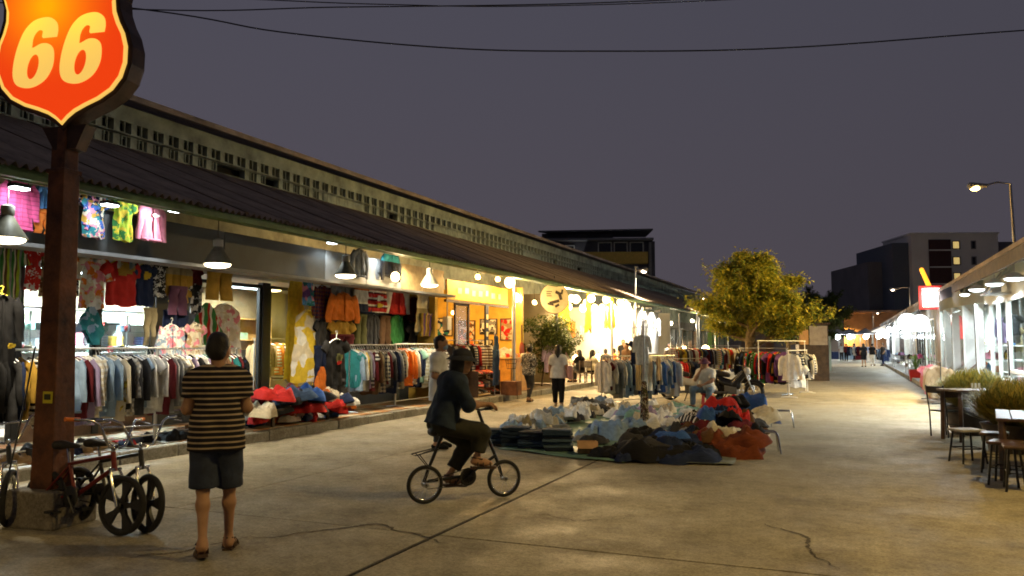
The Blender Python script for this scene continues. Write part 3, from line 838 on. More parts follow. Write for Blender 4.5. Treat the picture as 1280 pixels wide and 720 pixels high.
# ================================================================ RAILS OF GARMENTS
VARS = [one_piece('shirt', .46, .72, 1), one_piece('shirt', .5, .80, 2), one_piece('jacket', .5, .72, 3), one_piece('tee', .48, .70, 4), one_piece('sweater', .48, .70, 5), one_piece('shirt', .46, .76, 6)]
for k_, v_ in enumerate(VARS): v_.name = 'rail_garment'
KN = ['shirt', 'shirt', 'jacket', 'tee_shirt', 'sweater', 'shirt']
NONAME = {}
def rail(a, b, z, where, palette, spacing=.085, z0=0., label=None, posts=True, m=STEEL, hanger=True, face=None, rack_cat='clothes rail', scale=1., pat=.25, low=True):
    """a rail on two posts from a to b with garments hung across it, each its own object"""
    a, b = Vector((a[0], a[1], 0)), Vector((b[0], b[1], 0))
    d = (b - a); L = d.length; an = math.atan2(d.y, d.x)
    root = thing('clothes_rail', label or 'metal clothes rail %s' % where, rack_cat, (a.x, a.y, z0), an)
    MB().tube([(-.06, 0, z - z0), (L + .06, 0, z - z0)], .014, 8).build('rail', m, root, smooth=40)
    if posts:
        for x in (0, L):
            MB().tube([(x, 0, .03), (x, 0, z - z0)], .014, 8).build('post', m, root, smooth=40)
            MB().tube([(x, -.24, .02), (x, 0, .04), (x, .24, .02)], .013, 8).build('foot', m, root, smooth=40)
        if low: MB().tube([(0, 0, .14), (L, 0, .14)], .011, 6).build('brace', m, root, smooth=40)
    n = int(L / spacing)
    made = []
    for i in range(n):
        t = (i + .5 + uni(-.3, .3)) / n
        p = a + d * t
        cname = RND.choice(palette)
        vi = RND.randrange(len(VARS))
        kn = KN[vi]
        mt = PL(cname); desc = cname.replace('_', ' ')
        r_ = rnd()
        if r_ < pat * .5: c2 = RND.choice(['white', 'navy', 'cream', 'maroon']); mt = cloth('check', C[cname], mul(C[cname], .5), C[c2], f=14); desc += ' checked'
        elif r_ < pat: mt = cloth('stripe_h', C[cname], C['white'], f=14); desc += ' striped'
        s = scale * uni(1.0, 1.18)
        o = inst(kn, VARS[vi], mt, None, (p.x, p.y, z - .115 * scale), (uni(-.04, .04), uni(-.03, .03), an + math.pi / 2 + uni(-.22, .22)), (s * uni(.92, 1.05), s * uni(.75, 1.0), s))
        made.append((o, desc + ' ' + kn.replace('tee_shirt', 'tee')))
        tag(o, None, 'shirt' if 'shirt' in kn else kn, 'garments ' + where)
        if hanger: inst('hanger', HANG_W, None, o)
    names = [q[1] for q in made]
    for i, (o, nm) in enumerate(made):                       # look-alikes are told apart by their neighbours
        if names.count(nm) == 1: o['label'] = '%s hung %s' % (nm, where)
        else:
            nb = [names[j] for j in (i - 1, i + 1) if 0 <= j < len(names)]
            o['label'] = ('%s beside %s, %s' % (nm, nb[-1], where.replace('on the ', '')) if len(nb) == 1 else '%s between %s and %s, %s' % (nm, nb[0], nb[1], where.replace('on the ', '')))
            ws = o['label'].split()
            if len(ws) > 16: o['label'] = '%s after %s, %s' % (nm, nb[0], where.replace('on the ', ''))
    return root
MIX = ['white', 'white', 'cream', 'black', 'charcoal', 'navy', 'grey', 'pale_blue', 'maroon', 'olive', 'khaki', 'denim', 'lilac', 'teal', 'brown', 'yellow']
RX = -9.42
def ry(u, x): return (x, YU(u, x))
rail(ry(-30, RX), ry(62, RX), 1.55, 'on the white rail behind the two bicycles', ['khaki', 'black', 'navy', 'mustard', 'charcoal', 'black', 'olive', 'cream', 'black'], .1, .16, m=WHITEL)
rail(ry(84, RX), ry(196, RX), 1.56, 'on the white rail right of the sign post', ['white', 'pale_blue', 'pale_blue', 'lilac', 'grey', 'cream', 'charcoal', 'yellow', 'maroon', 'white', 'brown', 'black'], .075, .16, m=WHITEL)
rail(ry(198, RX - .05), ry(296, RX - .05), 1.55, 'on the dark rail in front of the shop window', ['teal', 'maroon', 'white', 'mint', 'grey', 'cream', 'lilac', 'black', 'brown', 'pale_blue'], .075, .16)
rail(ry(437, -9.75), ry(494, -9.75), 1.60, 'on the steel rail below the orange shirt', MIX + ['white', 'cream', 'charcoal'], .085, .16, scale=1.05)
rail(ry(495, -9.7), ry(548, -9.7), 1.62, 'on the white rail below the varsity jacket', ['white', 'cream', 'tan', 'orange', 'mint', 'khaki', 'brown', 'pink', 'navy', 'cream'], .1, .16, m=WHITEL, scale=1.05)
rail(ry(556, -9.9), ry(612, -9.9), 1.72, 'on the rail at the yellow shop', ['charcoal', 'black', 'grey', 'red', 'cream', 'white', 'denim', 'brown'], .16, .16, hanger=False)
a, b = G(752, 508), G(842, 503)
rail(a, b, 1.30, 'on the rail behind the heaps of white clothes', ['white', 'grey', 'pale_blue', 'maroon', 'blue', 'navy', 'pale_blue', 'white', 'grey', 'white'], .105, 0., pat=0, scale=1.1)
a, b = F(838, 470, 30), F(925, 470, 33)
rail(a, b, 1.55, 'on the long rail behind the seated man', MIX + ['maroon', 'brown', 'red', 'charcoal', 'black', 'brown'], .115, 0., hanger=False, scale=1.0, low=False)
a, b = F(838, 478, 27), F(880, 478, 28)
rail(a, b, 1.12, 'on the low rail behind the parked scooter', ['maroon', 'brown', 'charcoal', 'navy', 'red', 'grey'], .13, 0., hanger=False, scale=.95, low=False)
a, b = F(926, 470, 27.5), F(984, 470, 25.5)
rail(a, b, 1.48, 'on the dark rail under the tree', ['black', 'charcoal', 'black', 'navy', 'black', 'olive', 'red', 'purple', 'mustard', 'green'], .1, 0., hanger=False, scale=1.2, pat=.05, low=False)
a, b = F(986, 470, 24.2), F(1009, 470, 26.5)
rail(a, b, 1.42, 'on the end rail beside the motorcycle wheel', ['white', 'grey', 'navy', 'cream', 'white', 'pale_blue', 'black'], .14, 0., hanger=False, scale=1.0, low=False, m=WHITEL)
a, b = F(948, 440, 25.0), F(1006, 440, 27)
rt = rail(a, b, 1.72, 'none', ['white'], 50, 0., label='empty white rail standing over the dark clothes under the tree', m=WHITEL, low=False)
q = G(998, 497)
sh = inst('tee_shirt', one_piece('tee', .55, .7, 9), PL('white'), None, (q.x, q.y, 1.0), (0, 0, R(25)))
tag(sh, 'white tee shirt with a brown print hung on the end of the rail', 'shirt')
MB().box((0, -.07, -.32), (.2, .012, .28)).build('print', PL('tan'), sh)
# rack of pink clothes on the right
a, b = F(1163, 500, 23.6), F(1177, 500, 21.6)
rail(a, b, 1.12, 'on the low rail before the white shop', ['pink', 'pink', 'cream', 'tan', 'charcoal', 'pink'], .3, 0., hanger=False, pat=0, scale=1.02, m=BLACKM)
a, b = F(1158, 500, 24.8), F(1192, 500, 21.1)
# purple shirt on a stand
q = G(688, 489); q.x = min(q.x, -8.6)
st = thing('shirt_stand', 'thin metal stand carrying a purple shirt', 'stand', (q.x, q.y, 0))
MB().tube([(0, 0, .02), (0, 0, 1.62)], .015, 8).build('pole', STEEL, st, smooth=40)
MB().lathe([(.2, 0), (.2, .015), (.03, .04)], 18).build('foot', STEEL, st, smooth=40)
MB().tube([(-.2, 0, 1.53), (0, 0, 1.6), (.2, 0, 1.53)], .01, 6).build('arm', STEEL, st)
sh = inst('shirt', one_piece('shirt', .5, .95, 11), PL('lilac'), None, (q.x, q.y, 1.6), (0, 0, R(35))); tag(sh, 'long purple shirt hung on a thin stand between the two women', 'shirt')
# ================================================================ LAMPS OF THE SHOPS
WARM, NEUT, COOL, AMBER = (1., .70, .33), (1., .84, .56), (.86, .95, 1.), (1., .55, .16)
SHADE = M('lamp_shade_enamel', (.16, .15, .10), .45, var=.3, scale=6)
def pendant(u, vrim, x, label, power=70, color=NEUT, s=1.0, cord=.45, glow='bulb_neutral', shade=SHADE):
    p = X(u, vrim, x)
    t = thing('pendant_lamp', label, 'lamp', p, 0)
    k = s
    MB().lathe([(.225 * k, 0), (.215 * k, .02), (.12 * k, .17 * k), (.075 * k, .25 * k), (.07 * k, .27 * k)], 24).build('lamp_shade', shade, t, smooth=35)
    MB().lathe([(.07 * k, .27 * k), (.075 * k, .28 * k), (.075 * k, .38 * k), (.03 * k, .4 * k)], 16).build('socket', M('socket_grey', (.3, .29, .25), .4), t, smooth=35)
    MB().tube([(0, 0, .39 * k), (0, 0, .39 * k + cord)], .008, 6).build('cord', BLACKM, t)
    MB().ball((0, 0, -.012), (.2 * k, .2 * k, .055 * k), 20, 10).build('bulb', E(glow, color, 9.), t, smooth=True)
    spot(t, (0, 0, -.085 * k), power * 1.15, color, 138, radius=.12, blend=.8)
    return t
pendant(8, 298, -9.05, 'large cone lamp hanging by the sign post', cord=.5)
pendant(272, 330, -9.05, 'large cone lamp hanging above the man in stripes', cord=.35)
pendant(432, 344, -9.1, 'large cone lamp hanging above the orange shirt', cord=.35)
pendant(537, 356, -9.1, 'large cone lamp hanging next to the yellow shop', cord=.35, shade=M('lamp_shade_pale', (.42, .38, .28), .45, var=.2))
pendant(343, 362, -12.4, 'small cone lamp hanging inside the shop window', 35, WARM, .8, .2, 'bulb_warm')
def flood(p, label, power, color=COOL, rot=(0, 0, 0), glow='led_cool', s=1., strength=14., ang=150):
    t = thing('flood_light', label, 'lamp', p, 0)
    MB().box((0, 0, .03), (.14 * s, .2 * s, .04 * s)).build('housing', BLACKM, t, bevel=.004)
    MB().box((0, 0, -.002), (.12 * s, .18 * s, .02)).build('lens', E(glow, color, strength), t)
    MB().tube([(0, -.11 * s, .03), (0, -.11 * s, .12), (0, .11 * s, .12), (0, .11 * s, .03)], .008, 6).build('bracket', BLACKM, t)
    spot(t, (.0, 0, -.03), power, color, ang, rot, radius=.08)
    return t
flood(X(220, 264, -9.0), 'small white flood light under the eave after the pink bomber', 18, rot=(R(-50), R(35), 0))
flood(Vector((-8.96, X(135, 243, -9).y, 3.45)), 'small white flood light at the gutter before the batik shirt', 7, rot=(0, R(45), 0))
flood(Vector((-8.96, X(22, 220, -9).y, 3.45)), 'small white flood light above the hot pink jacket', 11, rot=(0, R(45), 0))
flood(X(521, 322, -9.25), 'small white flood light under the eave above the varsity jacket', 45, NEUT, glow='led_neutral')
flood(X(478, 312, -9.45), 'small cool flood light over the grey fascia panel', 14)
flood(X(415, 304, -9.45), 'small cool flood light at the start of the grey fascia panel', 10)
def tube_light(p, L, label, power, color=COOL, along='y'):
    t = thing('tube_light', label, 'lamp', p, 0 if along == 'y' else R(90))
    MB().box((0, 0, .03), (.06, L, .04)).build('housing', WHITEL, t)
    MB().tube([(0, -L / 2 + .03, -.005), (0, L / 2 - .03, -.005)], .016, 8).build('tube', E('tube_cool', color, 12.), t)
    l = bpy.data.lights.new('lamp_light', 'AREA'); l.shape = 'RECTANGLE'; l.size = .05; l.size_y = L; l.energy = power * 5; l.color = color
    o = bpy.data.objects.new('lamp_light', l); COL.objects.link(o); o.parent = t; o.location = (0, 0, -.03)
    return t
tube_light((-12.7, YU(90, -12.7), 2.9), 1.5, 'white tube light on the ceiling of the clothes shop', 60)
tube_light((-12.7, YU(205, -12.7), 2.9), 1.5, 'white tube light inside the shop behind the kimono', 60)
tube_light((-12.7, YU(300, -12.7), 2.9), 1.5, 'white tube light inside the shop behind the large window', 45, NEUT)
tube_light((-12.4, YU(30, -12.4), 2.9), 1.2, 'white tube light inside the shop behind the bicycles', 40)
# neon letters on the glass
nt_ = thing('neon_letters', 'small white lit letters on the shop window', 'sign', X(384, 288, DOORX + .06), 0)
for i, ch in enumerate('abe'):
    cu = bpy.data.curves.new('letter', 'FONT'); cu.body = ch; cu.size = .2; cu.extrude = .006
    tmp = bpy.data.objects.new('letter', cu); COL.objects.link(tmp)
    me = bpy.data.meshes.new_from_object(tmp.evaluated_get(bpy.context.evaluated_depsgraph_get()))
    bpy.data.objects.remove(tmp)
    me.materials.clear(); me.materials.append(E('neon_white', (1, 1, 1), 4.))
    inst('letter', me, None, nt_, (0, i * .17 - .2, -.05), (R(90), 0, R(90)))

# ---- furniture inside the first shop
GOODS = ['white', 'cream', 'pale_blue', 'pink', 'grey', 'tan', 'navy', 'red', 'mustard', 'mint', 'black']
fold_me = MB()
for i in range(5): fold_me.box((uni(-.01, .01), uni(-.01, .01), .018 + i * .036), (.28, .34, .032), uni(-.05, .05))
fold_me = fold_me.mesh('folded_clothes', None)
def shelf(p, rz, w, h, label, rows=4, m=WHITEL, fill=True, where=''):
    t = thing('shelf_unit', label, 'shelf', p, rz)
    for x in (-w / 2, w / 2): MB().box((x, 0, h / 2), (.03, .4, h)).build('side_panel', m, t)
    MB().box((0, .195, h / 2), (w, .012, h)).build('back_panel', m, t)
    Mx = Matrix.Translation(Vector(p)) @ Matrix.Rotation(rz, 4, 'Z')
    for r in range(rows + 1):
        z = .06 + (h - .1) * r / rows
        MB().box((0, 0, z), (w - .032, .38, .025)).build('shelf', m, t)
        if fill and r < rows:
            nn = max(1, int(w / .34))
            for i in range(nn):
                if rnd() < .15: continue
                c_ = RND.choice(GOODS)
                q = Mx @ Vector((-w / 2 + (i + .5) * w / nn, 0, z + .013))
                o = inst('folded_clothes', fold_me, PL(c_), None, q, (0, 0, rz + R(90) + uni(-.1, .1)), (.8, .8, uni(.7, 1.4)))
                tag(o, 'stack of folded %s clothes %s' % (c_.replace('_', ' '), where), 'clothes', 'folded clothes ' + where)
    return t
shelf((-13.6, YU(80, -13.6), .16), R(90), 2.2, 1.9, 'white shelf unit inside the shop behind the sign post', where='on the shelf behind the sign post')
shelf((-13.6, YU(170, -13.6), .16), R(90), 2.2, 1.9, 'white shelf unit inside the shop behind the red tee shirt', where='on the shelf behind the red tee shirt')
shelf((-13.6, YU(300, -13.6), .16), R(90), 1.8, 2.1, 'wooden shelf unit inside the large shop window', m=WOODL, where='inside the large shop window')
rail((-12.6, YU(318, -12.6)), (-12.6, YU(390, -12.6)), 1.75, 'inside the shop behind the glass', ['orange', 'mustard', 'yellow', 'tan', 'brown', 'cream', 'orange'], .13, .16, hanger=False)
# lit glass display cases
def showcase(u0, u1, v0, v1, x, label):
    a, b = X(u0, v0, x), X(u1, v1, x)
    w, h = b.y - a.y, a.z - b.z
    t = thing('display_case', label, 'display case', (x - .3, (a.y + b.y) / 2, b.z - .9))
    MB().box((0, 0, .45), (.5, w, .9)).build('cabinet', WHITEP, t, bevel=.01)
    fr = MB()
    for sx in (-.24, .24):
        for sy in (-w / 2 + .012, w / 2 - .012): fr.box((sx, sy, .9 + h / 2), (.024, .024, h))
    fr.box((0, 0, .9 + h), (.5, w, .024)).build('frame', STEEL, t)
    MB().box((0, 0, .9 + h * .5), (.46, w - .03, .012)).build('shelf', GL, t)
    MB().box((.243, 0, .9 + h / 2), (.006, w - .05, h - .03)).build('pane', GL, t)
    MB().box((0, 0, .9 + h - .03), (.06, w - .1, .02)).build('lamp', E('tube_cool', COOL, 12.), t)
    l = bpy.data.lights.new('lamp_light', 'AREA'); l.shape = 'RECTANGLE'; l.size = .08; l.size_y = w - .1; l.energy = 40; l.color = COOL
    o = bpy.data.objects.new('lamp_light', l); COL.objects.link(o); o.parent = t; o.location = (0, 0, .9 + h - .05)
    for i in range(10):
        q = Vector(t.location) + Vector((uni(-.1, .12), uni(-w / 2 + .1, w / 2 - .1), .9 + (h * .5 + .008 if i % 2 else .002)))
        kind = i % 3
        mb = MB()
        if kind == 0: mb.lathe([(.03, 0), (.035, .02), (.03, .1), (.012, .13), (.012, .16)], 10); nm = 'bottle'
        elif kind == 1: mb.box((0, 0, .05), (.09, .12, .1)).box((0, 0, .105), (.095, .125, .015)); nm = 'gift_box'
        else: mb.lathe([(.04, 0), (.06, .05), (.055, .1), (.03, .11)], 12); nm = 'jar'
        c_ = RND.choice(['white', 'red', 'tan', 'pale_blue', 'black', 'mint'])
        tag(mb.build(nm, M('goods_' + c_, C[c_], .4), loc=q, smooth=40), 'small %s %s in the lit display case %s' % (c_.replace('_', ' '), nm.replace('_', ' '), 'behind the sign post' if u0 < 60 else 'below the red tee shirt'), nm.split('_')[-1], 'goods in the display cases')
showcase(24, 66, 383, 440, -11.8, 'lit white display case behind the sign post')
showcase(120, 186, 388, 440, -11.8, 'lit white display case below the red tee shirt')

# ================================================================ YELLOW SHOP
y0, y1 = S['b1'], S['c1'] + 1.2
sg = thing('shop_sign', 'bright yellow sign board above the yellow shop', 'sign', (-9.8, (y0 + S['c1']) / 2, 2.75))
MB().box((0, 0, .33), (.06, S['c1'] - y0 - .7, .52)).build('board', M('sign_yellow', (.75, .48, .07), .6, var=.15), sg, bevel=.008)
for i in range(7):
    MB().box((.04, -1.35 + i * .45, .32 + .03 * math.sin(i * 2)), (.012, .24 + .06 * math.sin(i * 3), .16)).build('lettering', M('sign_cream', (.8, .7, .4), .6), sg)
MB().box((0, 0, .02), (.08, S['c1'] - y0 - .6, .07)).build('frame', WOODD, sg)
def bulb(p, label, power, color=WARM, r=.06, glow='bulb_warm', cord=.3, group=None, strength=14., nm='hanging_bulb'):
    t = thing(nm, label, 'lamp', p, 0, group)
    MB().ball((0, 0, 0), (r, r, r * 1.15), 14, 9).build('bulb', E(glow, color, strength), t, smooth=True)
    MB().lathe([(.02, r), (.022, r + .05), (.008, r + .07)], 10).build('socket', BLACKM, t)
    MB().tube([(0, 0, r + .06), (0, 0, r + .06 + cord)], .005, 5).build('cord', BLACKM, t)
    if power: point(t, (r + .04, 0, -.04), power, color, .05)
    return t
bulb(X(597, 346, -9.45), 'warm bulb lighting the yellow sign board', 38, AMBER, .07, 'bulb_amber', .15)
bulb(X(622, 349, -9.45), 'second warm bulb lighting the yellow sign board', 38, AMBER, .07, 'bulb_amber', .15)
bulb(X(637, 353, -9.3), 'round white lantern on the steel post', 45, WARM, .15, 'bulb_warm', .2)
bulb(X(494, 346, -9.45), 'round bulb glowing beside the pale cone lamp', 14, WARM, .1, 'bulb_warm', .1)
bulb(X(645, 372, -10.1), 'oval white lantern inside the yellow shop', 26, WARM, .14, 'bulb_warm', .5)
t = thing('tall_lantern', 'tall white paper lantern hanging inside the yellow shop', 'lamp', X(647, 395, -10.2))
MB().lathe([(.1, -.3), (.13, -.28), (.14, 0), (.13, .28), (.1, .3)], 18).build('paper_shade', E('paper_warm', (1., .82, .55), 3.2), t, smooth=50)
MB().tube([(0, 0, .3), (0, 0, .8)], .005, 5).build('cord', BLACKM, t)
bulb(X(668, 378, -9.25), 'small warm bulb hanging before the leafy shrub', 16, WARM, .07)
bulb(Vector((-11.4, y0 + 1.8, 2.6)), 'warm bulb inside the yellow shop near the open door', 55, AMBER, .06, 'bulb_amber', .4)
bulb(Vector((-11.4, y0 + 3.9, 2.6)), 'warm bulb deep inside the yellow shop', 55, AMBER, .06, 'bulb_amber', .4)
# shop front pieces
t = thing('notice_board', 'tall glazed notice board standing in the yellow shop', 'board', (-9.9, YU(577, -9.9), .16))
f = MB(); yy = .42
for s_ in (-1, 1): f.box((0, s_ * yy, 1.3), (.05, .07, 2.6))
for z in (1.2, 2.55): f.box((0, 0, z), (.05, 2 * yy - .07, .07))
f.build('frame', WOODD, t); MB().box((-.01, 0, 1.87), (.012, 2 * yy - .07, 1.28)).build('pane', glass('dusty_glass', (.75, .78, .7), .2, 1.2), t)
t = thing('film_strip_board', 'narrow black board with a row of pale squares', 'board', (-9.75, YU(608, -9.75), .16))
MB().box((0, 0, 1.4), (.05, .22, 2.4)).build('board', BLACKM, t)
for i in range(8): MB().box((.028, 0, .5 + i * .25), (.008, .12, .14)).build('square', M('sign_cream', (.8, .7, .4), .6), t)
t = thing('poster_stand', 'red and cream poster stand beside the wall box', 'stand', (-10.3, YU(539, -10.3), .16))
MB().box((0, 0, 1.35), (.05, .62, 2.3)).build('board', M('poster_red', (.5, .07, .05), .6, var=.25, scale=3), t)
for i in range(5): MB().box((.03, uni(-.05, .05), .5 + i * .42), (.008, .44, .1 + .06 * (i % 2))).build('panel', M('poster_cream', (.75, .62, .45), .6), t)
t = thing('wall_box', 'white electric meter box fixed on the dividing wall', 'box', X(559, 404, -9.85))
MB().box((0, 0, 0), (.14, .26, .36)).build('case', WHITEP, t, bevel=.015)
MB().tube([(0, 0, .18), (0, 0, 1.2)], .02, 8).build('conduit', WHITEP, t, smooth=40)
MB().box((.072, 0, .02), (.008, .18, .2)).build('door', WHITEL, t)
t = thing('counter', 'orange wooden counter at the yellow shop corner', 'counter', (-9.75, YU(645, -9.7), .16))
MB().box((0, 0, .5), (.6, 1.3, 1.0)).build('body', M('orange_wood', (.55, .27, .05), .5, var=.25, scale=4), t, bevel=.012)
MB().box((0, 0, 1.02), (.7, 1.42, .05)).build('top', WOODL, t, bevel=.008)
for i in range(3): MB().box((.303, -.43 + i * .43, .5), (.012, .38, .8)).build('panel', M('orange_panel', (.62, .33, .07), .5, var=.2, scale=4), t)
for i in range(9):
    p = Vector(t.location) + Vector((uni(-.2, .25), -.6 + i * .15, 1.046))
    c_ = ['red', 'cream', 'brown', 'tan', 'orange'][i % 5]
    q = MB().lathe([(.05, 0), (.062, .03), (.055, .09), (.03, .1), (.03, .12)], 12).build('jar', M('goods_' + c_, C[c_], .4), loc=p, smooth=40)
    tag(q, '%s jar on the orange counter' % c_, 'jar', 'jars on the counter')
def shoe_rack(p, label, w=1.5):
    t = thing('shoe_rack', label, 'rack', p)
    for i in range(3): MB().box((0, 0, .1 + i * .26), (.3, w, .02)).build('shelf', WOODD, t)
    for s_ in (-1, 1): MB().box((0, s_ * w / 2, .35), (.3, .03, .72)).build('side_panel', WOODD, t)
    sm_e = MB()
    sm_e.prism([(-.12, 0), (.13, 0), (.13, .035), (.05, .06), (-.03, .09), (-.1, .1), (-.12, .06)], -.04, .04)
    me = sm_e.mesh('shoe', None, smooth=50)
    for r in range(3):
        for i in range(9):
            c_ = RND.choice(['white', 'brown', 'black', 'red', 'tan', 'orange', 'cream'])
            o = inst('shoe', me, M('shoe_' + c_, C[c_], .5), None, Vector(p) + Vector((.02, -w / 2 + .12 + i * (w - .24) / 8, .112 + r * .26)), (0, 0, uni(-.15, .15)))
            tag(o, '%s shoe on the low rack at the yellow shop' % c_, 'shoe', 'shoes on the low rack')
shoe_rack((-9.5, YU(606, -9.5), .16), 'low dark rack with rows of shoes at the yellow shop')
t = thing('mannequin_outfit', 'denim dungarees hung on a slim post before the yellow shop', 'dungarees', (-9.2, YU(620, -9.2), .16))
inst('trousers', one_piece('trousers', .42, 1.0, 12), PL('denim'), t, (0, 0, 1.3), (0, 0, R(90)))
inst('bib', one_piece('vest', .36, .42, 13), PL('denim'), t, (0, 0, 1.7), (0, 0, R(90)))
MB().tube([(-.04, 0, 0), (-.04, 0, 1.8)], .015, 8).build('pole', STEEL, t)
# bicycle basket stand seen beside the counter: a small planter box with dry twigs
t = thing('scrap_basket', 'wire basket on a thin stand before the counter', 'basket', (-8.95, YU(639, -8.95), .16))
f = MB()
for z, r in ((.75, .13), (.9, .15), (1.02, .17)): f.ring((0, 0, z), (0, 0, 1), r, .006, 18, 5)
for i in range(10):
    a_ = i * .628; f.tube([(.12 * math.cos(a_), .12 * math.sin(a_), .75), (.17 * math.cos(a_), .17 * math.sin(a_), 1.02)], .004, 5)
f.build('basket', BLACKM, t)
MB().tube([(0, 0, 0), (0, 0, .75)], .014, 8).build('pole', BLACKM, t)
MB().box((0, 0, .2), (.5, .4, .4)).build('crate', M('rust_box', (.22, .09, .04), .7, var=.3), t, bevel=.01)
# arch and red shape at the back
MB().lathe([(.42, 0), (.42, .04), (.3, .05), (.3, .0)], 30, Matrix.Rotation(R(90), 4, 'Y')).build('ring', M('orange_ring', (.6, .2, .03), .5), hall, loc=(-13.2 - WX, YU(612, -13.2) - 40, 2.0))
for i, (u, z, c_) in enumerate(((592, 2.3, 'red'), (600, 1.7, 'orange'), (622, 1.9, 'cream'), (640, 1.9, 'white'), (652, 2.1, 'grey'))):
    p = (-12.6 + .5 * (i > 2), YU(u, -12.6), z)
    q = inst('tee_shirt', one_piece('tee', .6, .75, 20 + i), PL(c_), None, p, (0, 0, R(90)))
    tag(q, '%s tee shirt pinned up inside the yellow shop' % c_, 'shirt')
t = thing('guitar_body', 'brown guitar shaped board leaning inside the yellow shop', 'guitar', (-9.9, YU(648, -9.9) + .3, 1.2))
MB().ball((0, 0, .25), (.05, .2, .25), 16, 10).build('body', M('guitar_red', (.25, .05, .02), .35), t, smooth=True)
MB().box((0, 0, .75), (.03, .06, .6)).build('neck', WOODD, t)

# pictures and goods on the far side wall of the yellow shop
pw = S['c1'] + 1.2 - .09
def picture(x, z, w, h, c_, label):
    t = thing('framed_picture', label, 'picture', (x, pw, z))
    f = MB()
    for s_ in (-1, 1): f.box((s_ * w / 2, -.015, 0), (.035, .03, h + .035)).box((0, -.015, s_ * h / 2), (w - .035, .03, .035))
    f.build('frame', WOODD, t); MB().box((0, -.006, 0), (w - .035, .012, h - .035)).build('canvas', FL(*c_, f=9.), t)
picture(-10.4, 2.1, .5, .7, ('cream', 'red', 'tan'), 'red and cream framed poster in the yellow shop')
picture(-11.1, 2.2, .6, .5, ('black', 'white', 'grey'), 'black and white framed picture in the yellow shop')
picture(-11.9, 2.0, .6, .8, ('orange', 'brown', 'cream'), 'orange and brown framed poster in the yellow shop')
picture(-12.8, 2.2, .7, .6, ('teal', 'cream', 'navy'), 'teal framed picture deep in the yellow shop')
picture(-11.2, 1.45, .5, .6, ('maroon', 'cream', 'black'), 'maroon framed poster low in the yellow shop')
for i, (x, z, c_) in enumerate(((-10.5, 1.5, 'white'), (-12.0, 1.45, 'red'), (-12.9, 1.6, 'charcoal'))):
    o = inst('tee_shirt', one_piece('tee', .55, .7, 24 + i), PL(c_), None, (x, pw - .06, z), (0, 0, 0)); tag(o, '%s tee shirt on the side wall of the yellow shop' % c_, 'shirt')
shelf((-10.7, pw - .3, .16), 0, 1.3, .95, 'low wooden shelf at the side wall of the yellow shop', 2, WOODD, where='at the yellow shop')
shelf((-12.3, pw - .3, .16), 0, 1.5, .95, 'second low wooden shelf deep in the yellow shop', 2, WOODD, where='deep in the yellow shop')
# ================================================================ ROUND SIGN AND SHRUB
q = X(693, 373, -8.95)
t = thing('round_sign', 'round cream hanging sign with dark drawing above the shrub', 'sign', q, R(42))
MB().lathe([(.50, -.03), (.52, 0), (.50, .03)], 40, Matrix.Rotation(R(90), 4, 'X')).build('disc', M('disc_cream', (.70, .58, .33), .6, var=.15, scale=3), t, smooth=35)
MB().ring((0, 0, 0), (0, 1, 0), .5, .025, 40, 8).build('rim', WOODD, t, smooth=50)
dk = MB()
for (x, z, w, h, a_) in ((.12, .18, .2, .1, .4), (.2, .05, .1, .2, -.3), (-.02, -.12, .36, .1, -.25), (-.15, -.2, .22, .06, .2), (.08, -.24, .16, .08, -.5), (.26, .22, .06, .16, .2), (-.2, .22, .2, .025, 0), (-.22, .15, .16, .025, 0), (-.2, .08, .18, .025, 0)):
    dk.box((0, -.036, 0), (w, .012, h), 0, Matrix.Translation((x, 0, z)) @ Matrix.Rotation(a_, 4, 'Y'))
dk.build('drawing', M('ink_dark', (.06, .045, .03), .7), t)
MB().tube([(0, 0, .5), (0, 0, .75)], .012, 6).build('hook', BLACKM, t)
LEAFG = [leaf_mat('leaf_dark', (.045, .075, .018)), leaf_mat('leaf_mid', (.085, .11, .022)), leaf_mat('leaf_pale', (.14, .145, .03))]
def leaf_mesh(name, pts, size, mats, aspect=2.0, droop=.3, n_mat=None, rn=RND):
    """many small folded leaves at given points, as one mesh"""
    vs, fs, mi = [], [], []
    for p in pts:
        s = size * rn.uniform(.6, 1.4)
        a, e = rn.uniform(0, 6.283), rn.uniform(-.9, .9) - droop
        d = Vector((math.cos(a) * math.cos(e), math.sin(a) * math.cos(e), math.sin(e)))
        sd = d.cross(Vector((rn.uniform(-.4, .4), rn.uniform(-.4, .4), 1))).normalized()
        up = sd.cross(d)
        n = len(vs); p = Vector(p)
        vs += [p, p + d * s * .5 + sd * s / aspect * .5 + up * s * .08, p + d * s, p + d * s * .5 - sd * s / aspect * .5 + up * s * .08]
        fs += [(n, n + 1, n + 2), (n, n + 2, n + 3)]
        k = rn.randrange(len(mats)); mi += [k, k]
    me = bpy.data.meshes.new(name)
    me.from_pydata([tuple(v) for v in vs], [], fs)
    for m in mats: me.materials.append(m)
    me.polygons.foreach_set('material_index', mi)
    return me
def blob_pts(n, blobs, rn=RND):
    out_ = []
    tot = sum(b[3] * b[4] * b[5] for b in blobs)
    for b in blobs:
        for _ in range(int(n * b[3] * b[4] * b[5] / tot)):
            while True:
                x, y, z = rn.uniform(-1, 1), rn.uniform(-1, 1), rn.uniform(-1, 1)
                r2 = x * x + y * y + z * z
                if .25 < r2 < 1: break
            out_.append((b[0] + x * b[3], b[1] + y * b[4], b[2] + z * b[5]))
    return out_
q = Vector((-9.7, YU(690, -9.7), .16))
t = thing('leafy_shrub', 'tall leafy shrub growing at the corner under the round sign', 'plant', q)
bl = []
for i in range(22): bl.append((uni(-.4, .5), uni(-1.7, 1.5), uni(1.2, 2.35), uni(.25, .5), uni(.3, .55), uni(.22, .45)))
